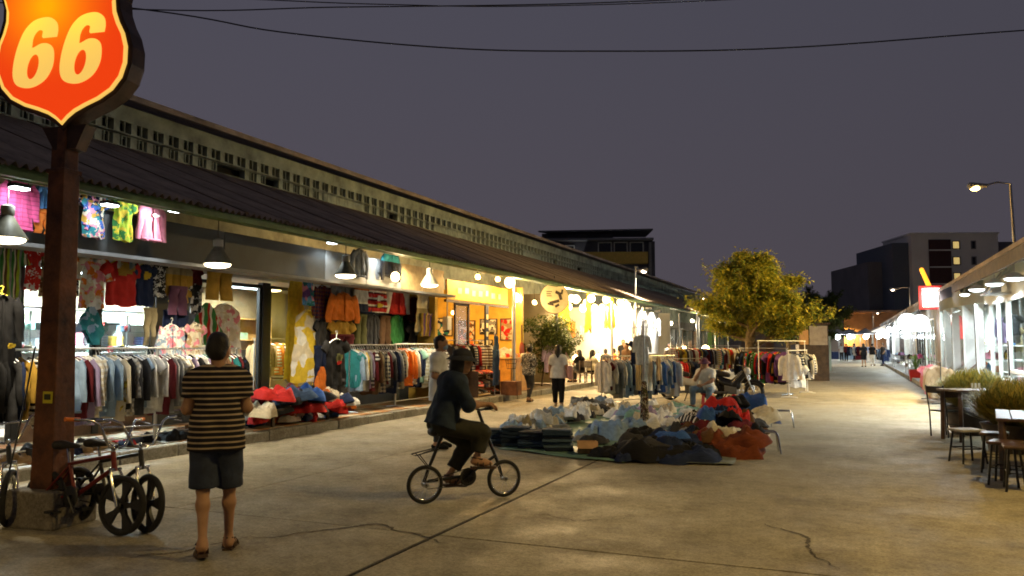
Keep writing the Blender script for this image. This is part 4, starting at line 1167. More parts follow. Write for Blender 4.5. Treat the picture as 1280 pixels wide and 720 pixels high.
for i in range(8): bl.append((uni(-.3, .3), uni(-1.3, 1.3), uni(.5, 1.2), .2, .3, .3))
inst('crown', leaf_mesh('crown', blob_pts(9000, bl), .10, LEAFG), None, t)
for i in range(9):
    a_ = uni(0, 6.28)
    MB().tube([(.3 * math.cos(a_), .8 * math.sin(a_), 0), (.25 * math.cos(a_), .6 * math.sin(a_), .7), (.4 * math.cos(a_ + .4), 1. * math.sin(a_ + .4), 1.7)], [.03, .022, .01], 6).build('stem', WOODD, t, smooth=60)

# ================================================================ WARM SHOP AND WHITE LIT FRONT
y0, y1 = S['d1'], S['e1']
for i in range(14):
    u = 702 + i * 6.2 + uni(-2, 2)
    xx = [-9.5, -10.3, -11.2][i % 3]
    bulb(X(u, 376 + 7 * math.sin(i * 1.9) + i * .6, xx), 'warm bulb in the crowd of bulbs of the brightest shop', 130 if i % 2 == 0 else 40, WARM, .15, 'bulb_warm', .15, 'bulbs of the brightest shop', 18.)
for i, (u, v) in enumerate(((705, 388), (735, 392), (757, 390), (764, 392))):
    p = X(u, v, -9.9)
    o = inst('draped_cloth', one_piece('drape', .7, 1.6, 30 + i), PL('yellow'), None, (p.x, p.y, p.z + .9), (0, 0, R(70 + 20 * i)))
    tag(o, 'yellow banner cloth hanging among the warm bulbs', 'cloth', 'yellow banners')
for i, (u, v, r) in enumerate(((726, 452, .09), (688, 451, .09), (719, 447, .12), (748, 447, .16), (752, 468, .08))):
    bulb(X(u, v, -10.4), 'small warm globe lamp standing low among the guests', 10, WARM, r, 'bulb_warm', .05, 'low globe lamps', nm='globe_lamp')
for i in range(6):
    p = Vector((-11.5 + (i % 2) * 1.2, y0 + 1.5 + i * 1.7, .16))
    t = thing('cafe_table', 'small round wooden table in the brightest shop', 'table', p, 0, 'cafe tables')
    MB().lathe([(.35, .72), (.36, .735), (.35, .75)], 20).build('top', WOODL, t, smooth=30)
    MB().tube([(0, 0, .02), (0, 0, .72)], .03, 8).build('leg', BLACKM, t); MB().lathe([(.22, 0), (.22, .02), (.03, .04)], 16).build('base', BLACKM, t)
for i in range(8):
    u = 706 + i * 10.5
    p = X(u, 395 + 6 * (i % 3), -12.2)
    c_ = ['white', 'orange', 'cream', 'red', 'mustard', 'tan', 'white', 'brown'][i]
    o = inst('shirt', one_piece('shirt', .6, .8, 40 + i), PL(c_), None, p, (0, 0, R(90)))
    tag(o, '%s shirt on the wall of the brightest shop' % c_, 'shirt', 'shirts on the wall of the brightest shop')
# white lit front: flood lamps and a rack of white clothes
for i, (u, v) in enumerate(((797, 384), (812, 386), (823, 390))):
    flood(X(u, v, -9.2), ['strong white flood light at the start of the white panel', 'strong white flood light at the middle of the white panel', 'strong white flood light at the end of the white panel'][i], 260, (1., .95, .85), rot=(0, R(25), 0), glow='led_strong', s=2.2, strength=30.)
MB().box((-9.6 - WX, YU(806, -9.6) - 40, 2.2), (.1, 6.0, 2.2)).build('white_panel', WHITEW, hall)
for i in range(5):
    u = 792 + i * 8
    p = X(u, 398, -9.3)
    o = inst('shirt', one_piece('shirt', .6, .95, 50 + i), PL('white'), None, p, (0, 0, R(90)))
    tag(o, 'white shirt hung under the strong flood lights', 'shirt', 'white shirts under the flood lights')
# far shops of the hall
for i, (u0, u1, m) in enumerate(((838, 852, GREYW), (853, 866, BF), (867, 880, GREYW), (884, 897, M('green_curtain', (.22, .42, .06), .7, var=.2)), (899, 912, GREYW))):
    ya, yb = YU(u0, -10.2), YU(u1, -10.2)
    f = MB()
    for z in (.25, 2.6): f.box((-10.2, (ya + yb) / 2, z), (.06, yb - ya, .1))
    for y in (ya, (ya + yb) / 2, yb): f.box((-10.2, y, 1.42), (.06, .1, 2.3))
    w = hb('shop_window', f, BF)
    MB().box((-10.22, (ya + yb) / 2, 1.42), (.01, yb - ya - .1, 2.25)).build('pane', GL if i != 3 else m, w)
bulb(X(882, 437, -9.4), 'very bright warm lamp on a stand at the far end of the hall', 420, WARM, .28, 'bulb_strong', .02, nm='bright_lamp', strength=30.)
bulb(X(776, 380, -9.3), 'warm bulb at the edge of the white lit front', 30, WARM, .1)
for i, (u, v) in enumerate(((838, 398), (865, 395), (900, 398))):
    bulb(X(u, v + 6, -10.6), 'white bulb in the far shops of the hall', 130, NEUT, .12, 'bulb_neutral', .1, 'bulbs of the far shops')
# ================================================================ PEOPLE
SKIN = M('skin', (.36, .20, .115), .55, var=.08, scale=12, spec=.35)
HAIR = M('hair_black', (.012, .010, .009), .5, var=.3, scale=60, bump=.3, bscale=90)
def lerp(a, b, t): return Vector(a) * (1 - t) + Vector(b) * t
def stand(H=1.7, **kw):
    J = dict(hipL=(-.085, 0, .90), hipR=(.085, 0, .90), kneeL=(-.095, .02, .49), kneeR=(.095, .02, .49), ankL=(-.10, -.02, .085), ankR=(.10, -.02, .085),
             toeL=(-.12, .15, .03), toeR=(.12, .15, .03), neck=(0, -.01, 1.435), shL=(-.168, -.01, 1.352), shR=(.168, -.01, 1.352),
             elL=(-.225, -.03, 1.10), elR=(.225, -.03, 1.10), wrL=(-.235, .06, .86), wrR=(.235, .06, .86), hdL=(-.23, .10, .77), hdR=(.23, .10, .77),
             head=(0, .025, 1.585), yaw=0., nod=0.)
    J.update(kw)
    k = H / 1.7
    return {a: (Vector(b) * k if not isinstance(b, float) else b) for a, b in J.items()}
def hand(B, w, tip, pal, side, curl=.5, k=1.):
    """palm and five fingers from wrist w towards tip; pal = direction the palm faces"""
    d = (Vector(tip) - Vector(w)).normalized(); pal = Vector(pal); pal = (pal - d * pal.dot(d)).normalized()
    sd = d.cross(pal).normalized() * side                  # towards the thumb
    w = Vector(w)
    B.cone(w, w + d * .055 * k + sd * .012, .024 * k, .028 * k); B.cone(w + sd * -.012, w + d * .07 * k - sd * .018 * k, .020 * k, .020 * k); B.cone(w + sd * .01, w + d * .075 * k + sd * .02 * k, .02 * k, .019 * k)
    for i, (o, L) in enumerate(((.028, .072), (.010, .08), (-.010, .074), (-.028, .058))):
        p = w + d * .078 * k + sd * o * k; dd = d.copy()
        for sgm in (.45, .32, .23):
            a = curl * .9
            dd = (dd * math.cos(a) + pal * math.sin(a)).normalized() if sgm < .45 else (dd * math.cos(a * .6) + pal * math.sin(a * .6)).normalized()
            q = p + dd * L * sgm * k
            B.cone(p, q, .0095 * k, .0085 * k); p = q
    p = w + d * .028 * k + sd * .03 * k
    q = p + (d * .6 + sd * .65 + pal * .35).normalized() * .04 * k; B.cone(p, q, .014 * k, .011 * k)
    B.cone(q, q + (d * .85 + pal * .5).normalized() * .032 * k, .0105 * k, .009 * k)
def person(loc, rz, J, look, label, res=.013, group=None, fingers=True):
    t = thing('person', label, 'person', loc, rz, group)
    k = (J['head'].z - J['neck'].z) / .15 if 'k' not in look else look['k']
    k = look.get('k', 1.0)
    up = (J['neck'] - (J['hipL'] + J['hipR']) / 2).normalized()
    pel = (J['hipL'] + J['hipR']) / 2
    wide = look.get('wide', 1.0)
    def torso(B, g):
        for s in 'LR':
            hip, sh = J['hip' + s], J['sh' + s]
            B.cone(lerp(pel, hip, .75), lerp(lerp(pel, J['neck'], .5), hip + up * .22, .45), .098 * wide + g, .092 * wide + g)
            B.cone(lerp(lerp(pel, J['neck'], .5), hip + up * .22, .45), lerp(lerp(pel, J['neck'], .80), sh, .45), .092 * wide + g, .098 + g)
            B.cone(lerp(J['neck'] - up * .06, sh, .4), sh - up * .012, .062 + g, .056 + g)
            B.cone(lerp(pel, J['neck'], .78), sh - up * .04, .08 + g, .055 + g)
    B = Body(.035)
    torso(B, 0)
    B.cone(J['neck'] - up * .02, lerp(J['neck'], J['head'], .7), .058, .052)
    hd = Matrix.Rotation(J['yaw'], 3, 'Z') @ Matrix.Rotation(J['nod'], 3, 'X')
    H = J['head']
    def h(x, y, z): return H + hd @ Vector((x, y, z))
    B.egg(h(0, -.008, .022), (.076, .095, .098), hd); B.egg(h(0, .022, -.04), (.058, .066, .075), hd)
    B.cone(h(0, .058, -.085), h(0, .062, -.09), .026, .024)
    for s in (-1, 1):
        B.egg(h(s * .076, -.008, -.008), (.010, .020, .032), hd); B.cone(h(s * .03, .083, .018), h(s * .012, .088, .02), .012, .012)
        B.egg(h(s * .04, .062, -.028), (.026, .024, .026), hd)
    for s, q in (('L', 1), ('R', -1)):
        B.cone(J['sh' + s], J['el' + s], .05, .040); B.cone(J['el' + s], lerp(J['el' + s], J['wr' + s], .35), .040, .040); B.cone(lerp(J['el' + s], J['wr' + s], .35), J['wr' + s], .040, .026)
        bk = Vector((0, -.012, 0)); B.cone(J['hip' + s], J['knee' + s], .085, .047); B.cone(J['knee' + s], lerp(J['knee' + s], J['ank' + s], .3) + bk, .045, .048); B.cone(lerp(J['knee' + s], J['ank' + s], .3) + bk, J['ank' + s], .047, .029)
        a, b = J['ank' + s], J['toe' + s]
        B.cone(a - Vector((0, 0, .045)) - (b - a).normalized() * .035, lerp(a, b, .55) - Vector((0, 0, .02)), .036, .034); B.cone(lerp(a, b, .5) - Vector((0, 0, .015)), b, .036, .024)
        B.cone(a, a - Vector((0, 0, .035)), .031, .031)
    Bs = B
    me = Bs.mesh('body', res, SKIN)
    body = inst('body', me, None, t)
    # nose and fingers need a finer blend: joined into the body mesh
    Hn = Body(.008)
    Hn.cone(h(0, .092, .012), h(0, .112, -.022), .009, .013); Hn.cone(h(0, .108, -.028), h(0, .09, -.03), .013, .016)
    Hn.cone(h(-.018, .088, -.056), h(.018, .088, -.056), .008, .008); Hn.cone(h(-.016, .085, -.067), h(.016, .085, -.067), .009, .009)
    if fingers:
        for s, q in (('L', 1), ('R', -1)):
            pal = look.get('palm' + s, (0, 0, -1)) if isinstance(look.get('palm' + s, 0), tuple) else Vector((-1 if s == 'R' else 1, 0, 0))
            hand(Hn, J['wr' + s], J['hd' + s], pal, look.get('side' + s, q), look.get('curl', .5))
    m2 = Hn.mesh('fine', .0065 if res < .012 else .009, SKIN)
    bm = bmesh.new(); bm.from_mesh(me); bm.from_mesh(m2); bm.to_mesh(me); bm.free()
    me.polygons.foreach_set('use_smooth', [True] * len(me.polygons))
    bpy.data.meshes.remove(m2)
    for s in (-1, 1):
        MB().ball(h(s * .030, .080, .0), .011, 10, 6).build('eye', M('eye_dark', (.02, .015, .012), .2), body, smooth=True)
    # hair
    if look.get('hair'):
        Hh = Body(.02); st = look['hair']
        Hh.egg(h(0, -.018, .038), (.088, .102, .096), hd); Hh.egg(h(0, -.045, -.02), (.080, .072, .088), hd)
        if st == 'long': Hh.cone(h(0, -.06, -.02), h(0, -.085, -.22), .078, .07); Hh.cone(h(-.04, -.05, -.05), h(-.05, -.07, -.26), .05, .045); Hh.cone(h(.04, -.05, -.05), h(.05, -.07, -.26), .05, .045)
        elif st == 'bun': Hh.egg(h(0, -.115, .03), (.045, .04, .045), hd)
        elif st == 'bob': Hh.cone(h(-.06, -.03, .0), h(-.066, -.03, -.1), .04, .035); Hh.cone(h(.06, -.03, .0), h(.066, -.03, -.1), .04, .035); Hh.cone(h(0, -.07, 0), h(0, -.085, -.12), .06, .055)
        Hh.wr = .003
        fr = hd @ Vector((0, 1, -.35)); fr.normalize()
        Hh.cuts.append((h(0, .062, .04), fr))
        inst('hair', Hh.mesh('hair', res * .8, HAIR), None, t)
    if look.get('hat'):
        Ht = Body(.015)
        Ht.egg(h(0, -.005, .055), (.093, .11, .085), hd)
        hat = Ht.mesh('hat', res * .8, look['hat'])
        q = inst('hat', hat, None, t)
        Mx = Matrix.Translation(H) @ hd.to_4x4() @ Matrix.Translation((0, .0, .045)) @ Matrix.Diagonal((1, 1.12, 1, 1))
        MB().lathe([(.088, .02), (.102, .004), (.156, -.034), (.158, -.04), (.1, -.004), (.085, .008)], 28, Mx).build('brim', look['hat'], q, smooth=60)
    if look.get('mask'):
        Mk = Body(.015); Mk.egg(h(0, .058, -.05), (.064, .052, .058), hd)
        Mk.cuts.append((h(0, .03, 0), -(hd @ Vector((0, 1, 0)))))
        mk = inst('face_mask', Mk.mesh('face_mask', res * .7, look['mask']), None, t)
        f = MB()
        for s in (-1, 1): f.tube([h(s * .055, .07, -.03), h(s * .078, .03, -.01), h(s * .082, -.008, .0)], .003, 5)
        f.build('ear_loop', look['mask'], mk)
    # top
    g = .016
    T = Body(.04); torso(T, g + look.get('loose', 0))
    hem = look.get('hem', .06)
    T.cone(pel + up * .12 - Vector((.07, 0, 0)), pel - up * hem - Vector((.075, 0, 0)), .118 + g, .118 + g + look.get('loose', 0)); T.cone(pel + up * .12 + Vector((.07, 0, 0)), pel - up * hem + Vector((.075, 0, 0)), .118 + g, .118 + g + look.get('loose', 0))
    T.cuts.append((pel - up * hem, -up))
    nk = J['neck'] + up * .028
    T.cuts.append((nk, (up * 1.0 + Vector((0, 0, .0))).normalized()))
    sl = look.get('sleeve', .6)
    for s in 'LR':
        if sl <= 1.: T.cone(J['sh' + s], lerp(J['sh' + s], J['el' + s], sl), .062 + look.get('loose', 0) * .5, .064 + look.get('loose', 0), True)
        else:
            T.cone(J['sh' + s], J['el' + s], .064, .056 + look.get('loose', 0)); T.cone(J['el' + s], lerp(J['el' + s], J['wr' + s], sl - 1), .056 + look.get('loose', 0), .044 + look.get('loose', 0), True)
    T.wr = look.get('wr', .0035)
    tp = inst('shirt', T.mesh('shirt', res, look['top']), None, t)
    # bottoms
    P = Body(.03); lw = look.get('legw', 0.)
    P.cone(J['hipL'] + up * .06, J['hipR'] + up * .06, .112, .112); P.cone(J['hipL'], J['hipR'], .116, .116)
    for s in 'LR':
        lg = look.get('leg', 1.95)
        a, kn, an = J['hip' + s], J['knee' + s], J['ank' + s]
        if lg <= 1: P.cone(a, lerp(a, kn, lg), .108, .085 + lw, True)
        else:
            P.cone(a, kn, .105, .07 + lw); P.cone(kn, lerp(kn, an, lg - 1), .07 + lw, .052 + lw * .8, True)
    P.wr = look.get('wr', .0035)
    P.cuts.append((pel + up * .14, up))
    inst('shorts' if look.get('leg', 2) <= 1 else 'trousers', P.mesh('trousers', res, look['bottom']), None, t)
    for s in 'LR':
        a, b = J['ank' + s], J['toe' + s]
        d = (b - a); d.z = 0; d.normalize()
        if look.get('shoe') == 'sandal':
            ang_ = math.atan2(d.y, d.x)
            pitch = math.asin(max(-1, min(1, (b.z - .03 - (a.z - .085)) / max(.12, (b - a).length))))
            Mx = Matrix.Translation(lerp(a, b, .45) - Vector((0, 0, .055 + (a.z - .085) * .0))) @ Matrix.Rotation(ang_, 4, 'Z') @ Matrix.Rotation(-pitch, 4, 'Y')
            zz = -.0 if a.z < .1 else -.01
            so_ = MB(); pts = [(-.125, -.035), (-.1, -.042), (.02, -.04), (.1, -.05), (.14, -.03), (.15, .0), (.14, .03), (.1, .05), (.02, .04), (-.1, .042), (-.125, .035)]
            n_ = len(pts)
            so_.add([(x, y, -.02 + zz) for x, y in pts] + [(x, y, .006 + zz) for x, y in pts], [tuple(range(n_))[::-1], tuple(range(n_, 2 * n_))] + [(i, (i + 1) % n_, (i + 1) % n_ + n_, i + n_) for i in range(n_)], Mx)
            for x, hgt in ((.07, .05), (-.01, .075), (-.07, .09)):
                so_.tube([Mx @ Vector((x, math.cos(q) * .045, max(0, math.sin(q)) * hgt + zz)) for q in [i * math.pi / 8 for i in range(9)]], .009, 6)
            so_.tube([Mx @ Vector((-.02, .04, .07)), Mx @ Vector((-.10, .03, .085)), Mx @ Vector((-.12, 0, .085)), Mx @ Vector((-.10, -.03, .085)), Mx @ Vector((-.02, -.04, .07))], .009, 6)
            so_.build('sandal', M('sandal_brown', (.055, .03, .018), .6), t, smooth=50)
        elif look.get('shoe'):
            F_ = Body(.02); F_.cone(a - Vector((0, 0, .045)) - d * .035, lerp(a, b, .6) - Vector((0, 0, .012)), .044, .042); F_.cone(lerp(a, b, .5) - Vector((0, 0, .01)), b, .044, .032)
            F_.cuts.append(((0, 0, min(a.z - .085, b.z - .03) + .002), (0, 0, -1)))
            inst('shoe', F_.mesh('shoe', res, look['shoe']), None, t)
    return t
# the man in the striped tee, walking away, arms folded in front
STR = cloth('stripe_h', (.02, .018, .022), (.02, .018, .022), (.45, .36, .25), f=24.)
DEN = M('denim_shorts', (.026, .036, .068), .85, var=.3, scale=9, bump=.2)
p = (G(243, 700) + G(290, 686)) / 2
J = stand(1.70, ankL=(-.085, -.15, .13), toeL=(-.10, .01, .035), kneeL=(-.09, .01, .50), ankR=(.11, .12, .09), toeR=(.15, .28, .03), kneeR=(.105, .09, .50), elL=(-.218, -.02, 1.12), elR=(.218, -.02, 1.12),
    wrL=(-.05, .22, 1.08), wrR=(.05, .23, 1.12), hdL=(.04, .27, 1.12), hdR=(-.04, .27, 1.16), yaw=-.35, nod=-.12)
man = person(p, R(44), J, dict(top=STR, sleeve=.66, hem=.10, loose=.008, bottom=DEN, leg=.96, legw=.022, hair='short', shoe='sandal', palmL=(0, -1, 0), palmR=(0, -1, 0), wide=1.05), 'man in a striped tee shirt and denim shorts walking away', .0095)
# man in the white tee and mask behind the cyclist
p = F(549, 500, 12.6)
person((p.x, p.y, 0), R(-75), stand(1.75, wrL=(-.12, .22, 1.02), hdL=(-.10, .30, 1.03), wrR=(.14, .2, 1.0), hdR=(.12, .28, 1.0)), dict(top=PL('white'), sleeve=.8, hem=.18, loose=.02, bottom=PL('charcoal'), hair='short', shoe=PL('black'), mask=PL('pale_blue')), 'man in a loose white tee shirt with a pale blue face mask', .014)
# the two women
p = G(661, 502)
person((p.x, p.y, 0), R(-20), stand(1.6, ankL=(-.12, .14, .09), kneeL=(-.10, .14, .5), toeL=(-.13, .30, .03), ankR=(.12, -.16, .12), toeR=(.12, .0, .035), elL=(-.25, .02, 1.12), elR=(.25, .02, 1.12), wrL=(-.07, .22, 1.15), wrR=(.07, .22, 1.12), hdL=(0, .25, 1.2), hdR=(.0, .26, 1.16), yaw=.9),
       dict(top=FL('grey', 'black', 'white', 'charcoal', f=30), sleeve=1.5, hem=.1, bottom=PL('charcoal'), hair='bun', shoe='sandal', mask=PL('pale_blue'), palmL=(0, -1, 0), palmR=(0, -1, 0)), 'woman in a black and white patterned top and dark trousers', .014)
p = G(698, 508)
wm = person((p.x, p.y, 0), R(15), stand(1.58, ankL=(-.09, .1, .09), toeL=(-.1, .25, .03), ankR=(.09, -.06, .09), toeR=(.1, .1, .03), elR=(.24, -.04, 1.1), wrR=(.25, .1, .95), hdR=(.25, .15, .87)),
       dict(top=PL('white'), sleeve=.75, hem=.1, loose=.01, bottom=PL('black'), legw=.01, hair='long', shoe=PL('cream')), 'woman in a white tee shirt and black trousers, seen from behind', .014)
bg = thing('shoulder_bag', 'pink shoulder bag carried by the woman in white', 'bag', wm.matrix_basis @ Vector((.29, -.06, .72)), wm.rotation_euler.z + R(20))
b_ = MB().box((0, 0, .17), (.12, .34, .34)).build('bag_body', M('bag_pink', (.62, .33, .30), .6, var=.1), bg, bevel=.03)
MB().tube([(0, -.13, .33), (-.05, -.1, .55), (-.085, 0, .68), (-.05, .1, .55), (0, .13, .33)], .01, 6).build('strap', M('bag_pink', (.62, .33, .30), .6), bg, smooth=60)
# seated man with a hand at his chin, on a low stool
p = G(884, 510)
sd_J = stand(1.7, hipL=(-.09, 0, .47), hipR=(.09, 0, .47), kneeL=(-.23, .38, .52), kneeR=(.20, .40, .50), ankL=(-.20, .34, .085), ankR=(.22, .36, .085), toeL=(-.26, .49, .03), toeR=(.28, .52, .03),
    neck=(0, .06, .99), shL=(-.17, .05, .915), shR=(.17, .05, .915), elL=(-.24, .22, .70), wrL=(-.06, .36, .60), hdL=(.02, .42, .58), elR=(.17, .30, .72), wrR=(.06, .22, .97), hdR=(.03, .2, 1.05), head=(0, .12, 1.135), yaw=.25, nod=-.15)
person((p.x, p.y, 0), R(-195), sd_J, dict(top=PL('white'), sleeve=.8, hem=.0, loose=.02, bottom=M('light_jeans', (.14, .20, .27), .85, var=.25, scale=8), legw=.015, hair='short', hat=PL('plum'), shoe=PL('brown'), palmR=(0, -1, 0)), 'man in a white printed tee shirt sitting with a hand at his chin', .013)
st = thing('plastic_stool', 'low stool under the seated man', 'stool', (p.x, p.y, 0))
MB().lathe([(.16, .34), (.17, .355), (.16, .37)], 20).build('seat', M('goods_red', C['red'], .4), st, smooth=30)
for i in range(4):
    a_ = R(45 + 90 * i); MB().bar((.12 * math.cos(a_), .12 * math.sin(a_), .345), (.17 * math.cos(a_), .17 * math.sin(a_), 0), .03).build('leg', M('goods_red', C['red'], .4), st)
# guests in the warm shop
SEAT = dict(hipL=(-.09, 0, .47), hipR=(.09, 0, .47), kneeL=(-.12, .42, .49), kneeR=(.12, .42, .49), ankL=(-.12, .40, .085), ankR=(.12, .38, .085), toeL=(-.13, .56, .03), toeR=(.13, .54, .03), neck=(0, .02, .99), shL=(-.17, .01, .915), shR=(.17, .01, .915),
    elL=(-.23, .12, .70), elR=(.23, .12, .70), wrL=(-.12, .33, .72), wrR=(.12, .33, .72), hdL=(-.06, .4, .73), hdR=(.06, .4, .73), head=(0, .05, 1.135))
def seat_person(p, rz, top, bottom, label, hair='short'):
    t = person(p, rz, stand(1.68, **SEAT), dict(top=PL(top), sleeve=.7, hem=0., bottom=PL(bottom), hair=hair, shoe=PL('black')), label, .02, fingers=False)
    c = thing('wooden_chair', 'dark chair under the %s' % label.split(' sitting')[0], 'chair', p, rz)
    MB().box((0, .0, .39), (.42, .42, .035)).build('seat', WOODD, c, bevel=.006)
    for x in (-.18, .18):
        MB().box((x, .18, .186), (.035, .035, .372)).build('leg', WOODD, c); MB().box((x, -.19, .42), (.035, .035, .84)).build('leg', WOODD, c)
    MB().box((0, -.21, .7), (.40, .02, .24)).build('backrest', WOODD, c, bevel=.006)
def on_pave(u, v): return G(u, v, .16)
seat_person(on_pave(725, 478), R(60), 'black', 'charcoal', 'guest in black sitting at the edge of the brightest shop', 'long')
seat_person(on_pave(740, 479), R(-30), 'cream', 'black', 'guest in a cream top sitting before the brightest shop', 'long')
seat_person(X(768, 470, -10.5) * Vector((1, 1, 0)) + Vector((0, 0, .16)) if False else Vector((-10.5, YU(768, -10.5), .16)), R(100), 'orange', 'brown', 'guest in orange sitting under the bulbs')
seat_person(Vector((-10.0, YU(757, -10.0), .16)), R(20), 'charcoal', 'navy', 'guest in a charcoal top sitting under the bulbs')
def far_person(p, rz, top, bottom, label, leg=1.95, hair='short', H=1.66, group=None, sleeve=.7):
    return person(p, rz, stand(H, ankL=(-.1, uni(.0, .12), .09), ankR=(.1, uni(-.12, 0), .09), wrL=(-.2, .15, .9), hdL=(-.18, .2, .83)), dict(top=PL(top), sleeve=sleeve, bottom=PL(bottom), leg=leg, hair=hair, shoe=PL('black')), label, .024, group, fingers=False)
far_person(Vector((-9.6, YU(779, -9.6), .16)), R(-160), 'black', 'charcoal', 'person in black standing at the edge of the white lit front')
far_person(Vector((-8.2, YU(801, -8.2), 0)), R(120), 'maroon', 'black', 'person in maroon standing behind the rail of white shirts')
far_person(Vector((-9.0, YU(836, -9.0), 0)), R(-140), 'cream', 'khaki', 'person in cream standing at the far shops', hair='long')
far_person(Vector((-8.0, YU(783, -8.0), 0)), R(150), 'brown', 'black', 'person in brown standing behind the rail')
# ================================================================ ROAD SIGN POST
RUST = M('rusty_steel', (.15, .055, .022), .55, .2, var=.6, scale=4, bump=.4, bscale=20, c2=(.03, .014, .010), detail=10)
p = G(63, 654)
sp = thing('sign_post', 'rusty square post on a concrete block carrying a lit orange shield sign with 66', 'sign', p, R(6))
MB().box((0, 0, .16), (.56, .50, .33)).build('concrete_block', concrete('block_concrete', (.22, .2, .17), .8), sp, bevel=.02)
f = MB()
def taper(mb, z0, z1, a, b): mb.add([(s * w, t_ * w, z) for z, w in ((z0, a), (z1, b)) for s, t_ in ((-1, -1), (1, -1), (1, 1), (-1, 1))], [(0, 1, 2, 3), (7, 6, 5, 4)] + [(i, (i + 1) % 4, (i + 1) % 4 + 4, i + 4) for i in range(4)])
taper(f, .32, 2.0, .125, .100); taper(f, 2.0, 3.22, .100, .092)
f.build('column', RUST, sp, bevel=.008)
f = MB(); taper(f, 3.215, 3.62, .08, .078); f.build('upper_column', RUST, sp, bevel=.006)
MB().box((0, 0, 3.22), (.21, .21, .04)).build('collar', RUST, sp, bevel=.006)
MB().box((.04, -.121, 1.14), (.105, .006, .105)).build('sticker', M('sticker_yellow', (.62, .55, .03), .5), sp)
MB().box((.04, -.126, 1.145), (.07, .004, .05)).build('sticker_text', M('sticker_dark', (.05, .05, .02), .6), sp)
# shield outline (x, z), tip at the bottom
def shield(s=1.0):
    h = [(0, -.62), (.05, -.57), (.12, -.52), (.22, -.475), (.34, -.43), (.46, -.36), (.545, -.26), (.59, -.14), (.60, .0), (.575, .12), (.53, .22), (.50, .32), (.495, .42), (.52, .52), (.555, .60),
         (.46, .64), (.34, .655), (.22, .64), (.11, .60), (0, .55)]
    full = h + [(-x, z) for x, z in h[-2:0:-1]]
    return [(x * s, z * s) for x, z in full]
sgn = thing('shield_sign', 'box', 'sign') if False else None
Z = 4.32
RED = E('sign_red_lit', (.80, .055, .004), 1.15)
# the face is lit from a lamp behind the upper part of the sheet
def lit_face(name, c, s, hot):
    m, nt, pr = base_mat(name); N, L = nt.nodes, nt.links
    tc = N.new('ShaderNodeTexCoord'); mp = N.new('ShaderNodeVectorMath'); mp.operation = 'DISTANCE'; mp.inputs[1].default_value = (-.12, -.1, .42)
    L.new(tc.outputs['Object'], mp.inputs[0])
    mr = N.new('ShaderNodeMapRange'); mr.inputs[1].default_value = .05; mr.inputs[2].default_value = .75; mr.inputs[3].default_value = 1.; mr.inputs[4].default_value = 0.
    L.new(mp.outputs['Value'], mr.inputs[0])
    pw = N.new('ShaderNodeMath'); pw.operation = 'POWER'; pw.inputs[1].default_value = 2.2; L.new(mr.outputs[0], pw.inputs[0])
    mx = N.new('ShaderNodeMixRGB'); mx.inputs[1].default_value = col4(c); mx.inputs[2].default_value = col4(hot); L.new(pw.outputs[0], mx.inputs[0])
    L.new(mx.outputs[0], pr.inputs['Emission Color']); pr.inputs['Emission Strength'].default_value = s
    pr.inputs['Base Color'].default_value = col4(mul(c, .5)); pr.inputs['Roughness'].default_value = .35
    return m
FACE = lit_face('face_red', (.84, .05, .003), 1., (1.3, .42, .0)); CRM = lit_face('face_cream', (.92, .55, .11), 1., (1.5, 1.0, .05))
f = MB(); f.prism(shield(1.07), -.10, .10)
box_ = f.build('shield_box', M('sign_case', (.06, .028, .018), .5, .3, var=.4, scale=6), sp, loc=(0, 0, Z), rot=(0, R(-3), R(10)))
box_.scale = (1.1, 1.0, 1.1)
MB().prism(shield(1.0), -.112, -.101).build('border', CRM, box_)
MB().prism(shield(.945), -.120, -.1125).build('face', FACE, box_)
def digit(x, z, H_):
    pts = [(.60, .70), (.60, .78), (.56, .90), (.45, .985), (.32, 1.0), (.18, .96), (.075, .84), (.02, .65), (0, .42), (.025, .20), (.11, .06), (.27, 0), (.42, .015), (.55, .10), (.615, .24), (.62, .38), (.58, .53), (.49, .61), (.37, .625), (.245, .575),
           (.235, .68), (.255, .77), (.305, .82), (.36, .80), (.385, .70)]
    n = len(pts); out_ = []
    for i in range(n):                                          # rounded everywhere but at the cut end of the arm
        p0, p1, p2, p3 = (Vector(pts[(i + q) % n]) for q in (-1, 0, 1, 2))
        if i in (0, n - 1, 19): out_.append(p1); continue
        for t_ in (0, .25, .5, .75): out_.append(.5 * ((2 * p1) + (-p0 + p2) * t_ + (2 * p0 - 5 * p1 + 4 * p2 - p3) * t_ * t_ + (-p0 + 3 * p1 - 3 * p2 + p3) * t_ ** 3))
    hole = [Vector((.315 + .082 * math.cos(q * math.pi / 12), .30 + .175 * math.sin(q * math.pi / 12))) for q in range(24)]
    f3 = lambda L_: [Vector((p_.x, p_.y, 0)) for p_ in L_]
    tri = tessellate_polygon([f3(out_), f3(hole)])
    allp = out_ + hole
    mb = MB().add([((p_.x - .31 + .22 * (p_.y - .5)) * H_, -.1235, (p_.y - .5) * H_) for p_ in allp], [tuple(q) for q in tri])
    mb.build('digit', CRM, box_, loc=(x, 0, z))
digit(-.225, .02, .60); digit(.205, .02, .60)
MB().prism([(-.2, -.62), (.2, -.62), (.1, -.82), (-.1, -.82)], -.075, .075).build('bracket', M('sign_case', (.06, .028, .018), .5), box_)
# cable running down the post
MB().tube([(-.15, -.1, 1.6), (-.22, -.16, .9), (-.30, -.22, .3), (-.45, -.3, .01)], .008, 6).build('cable', BLACKM, sp, smooth=60)

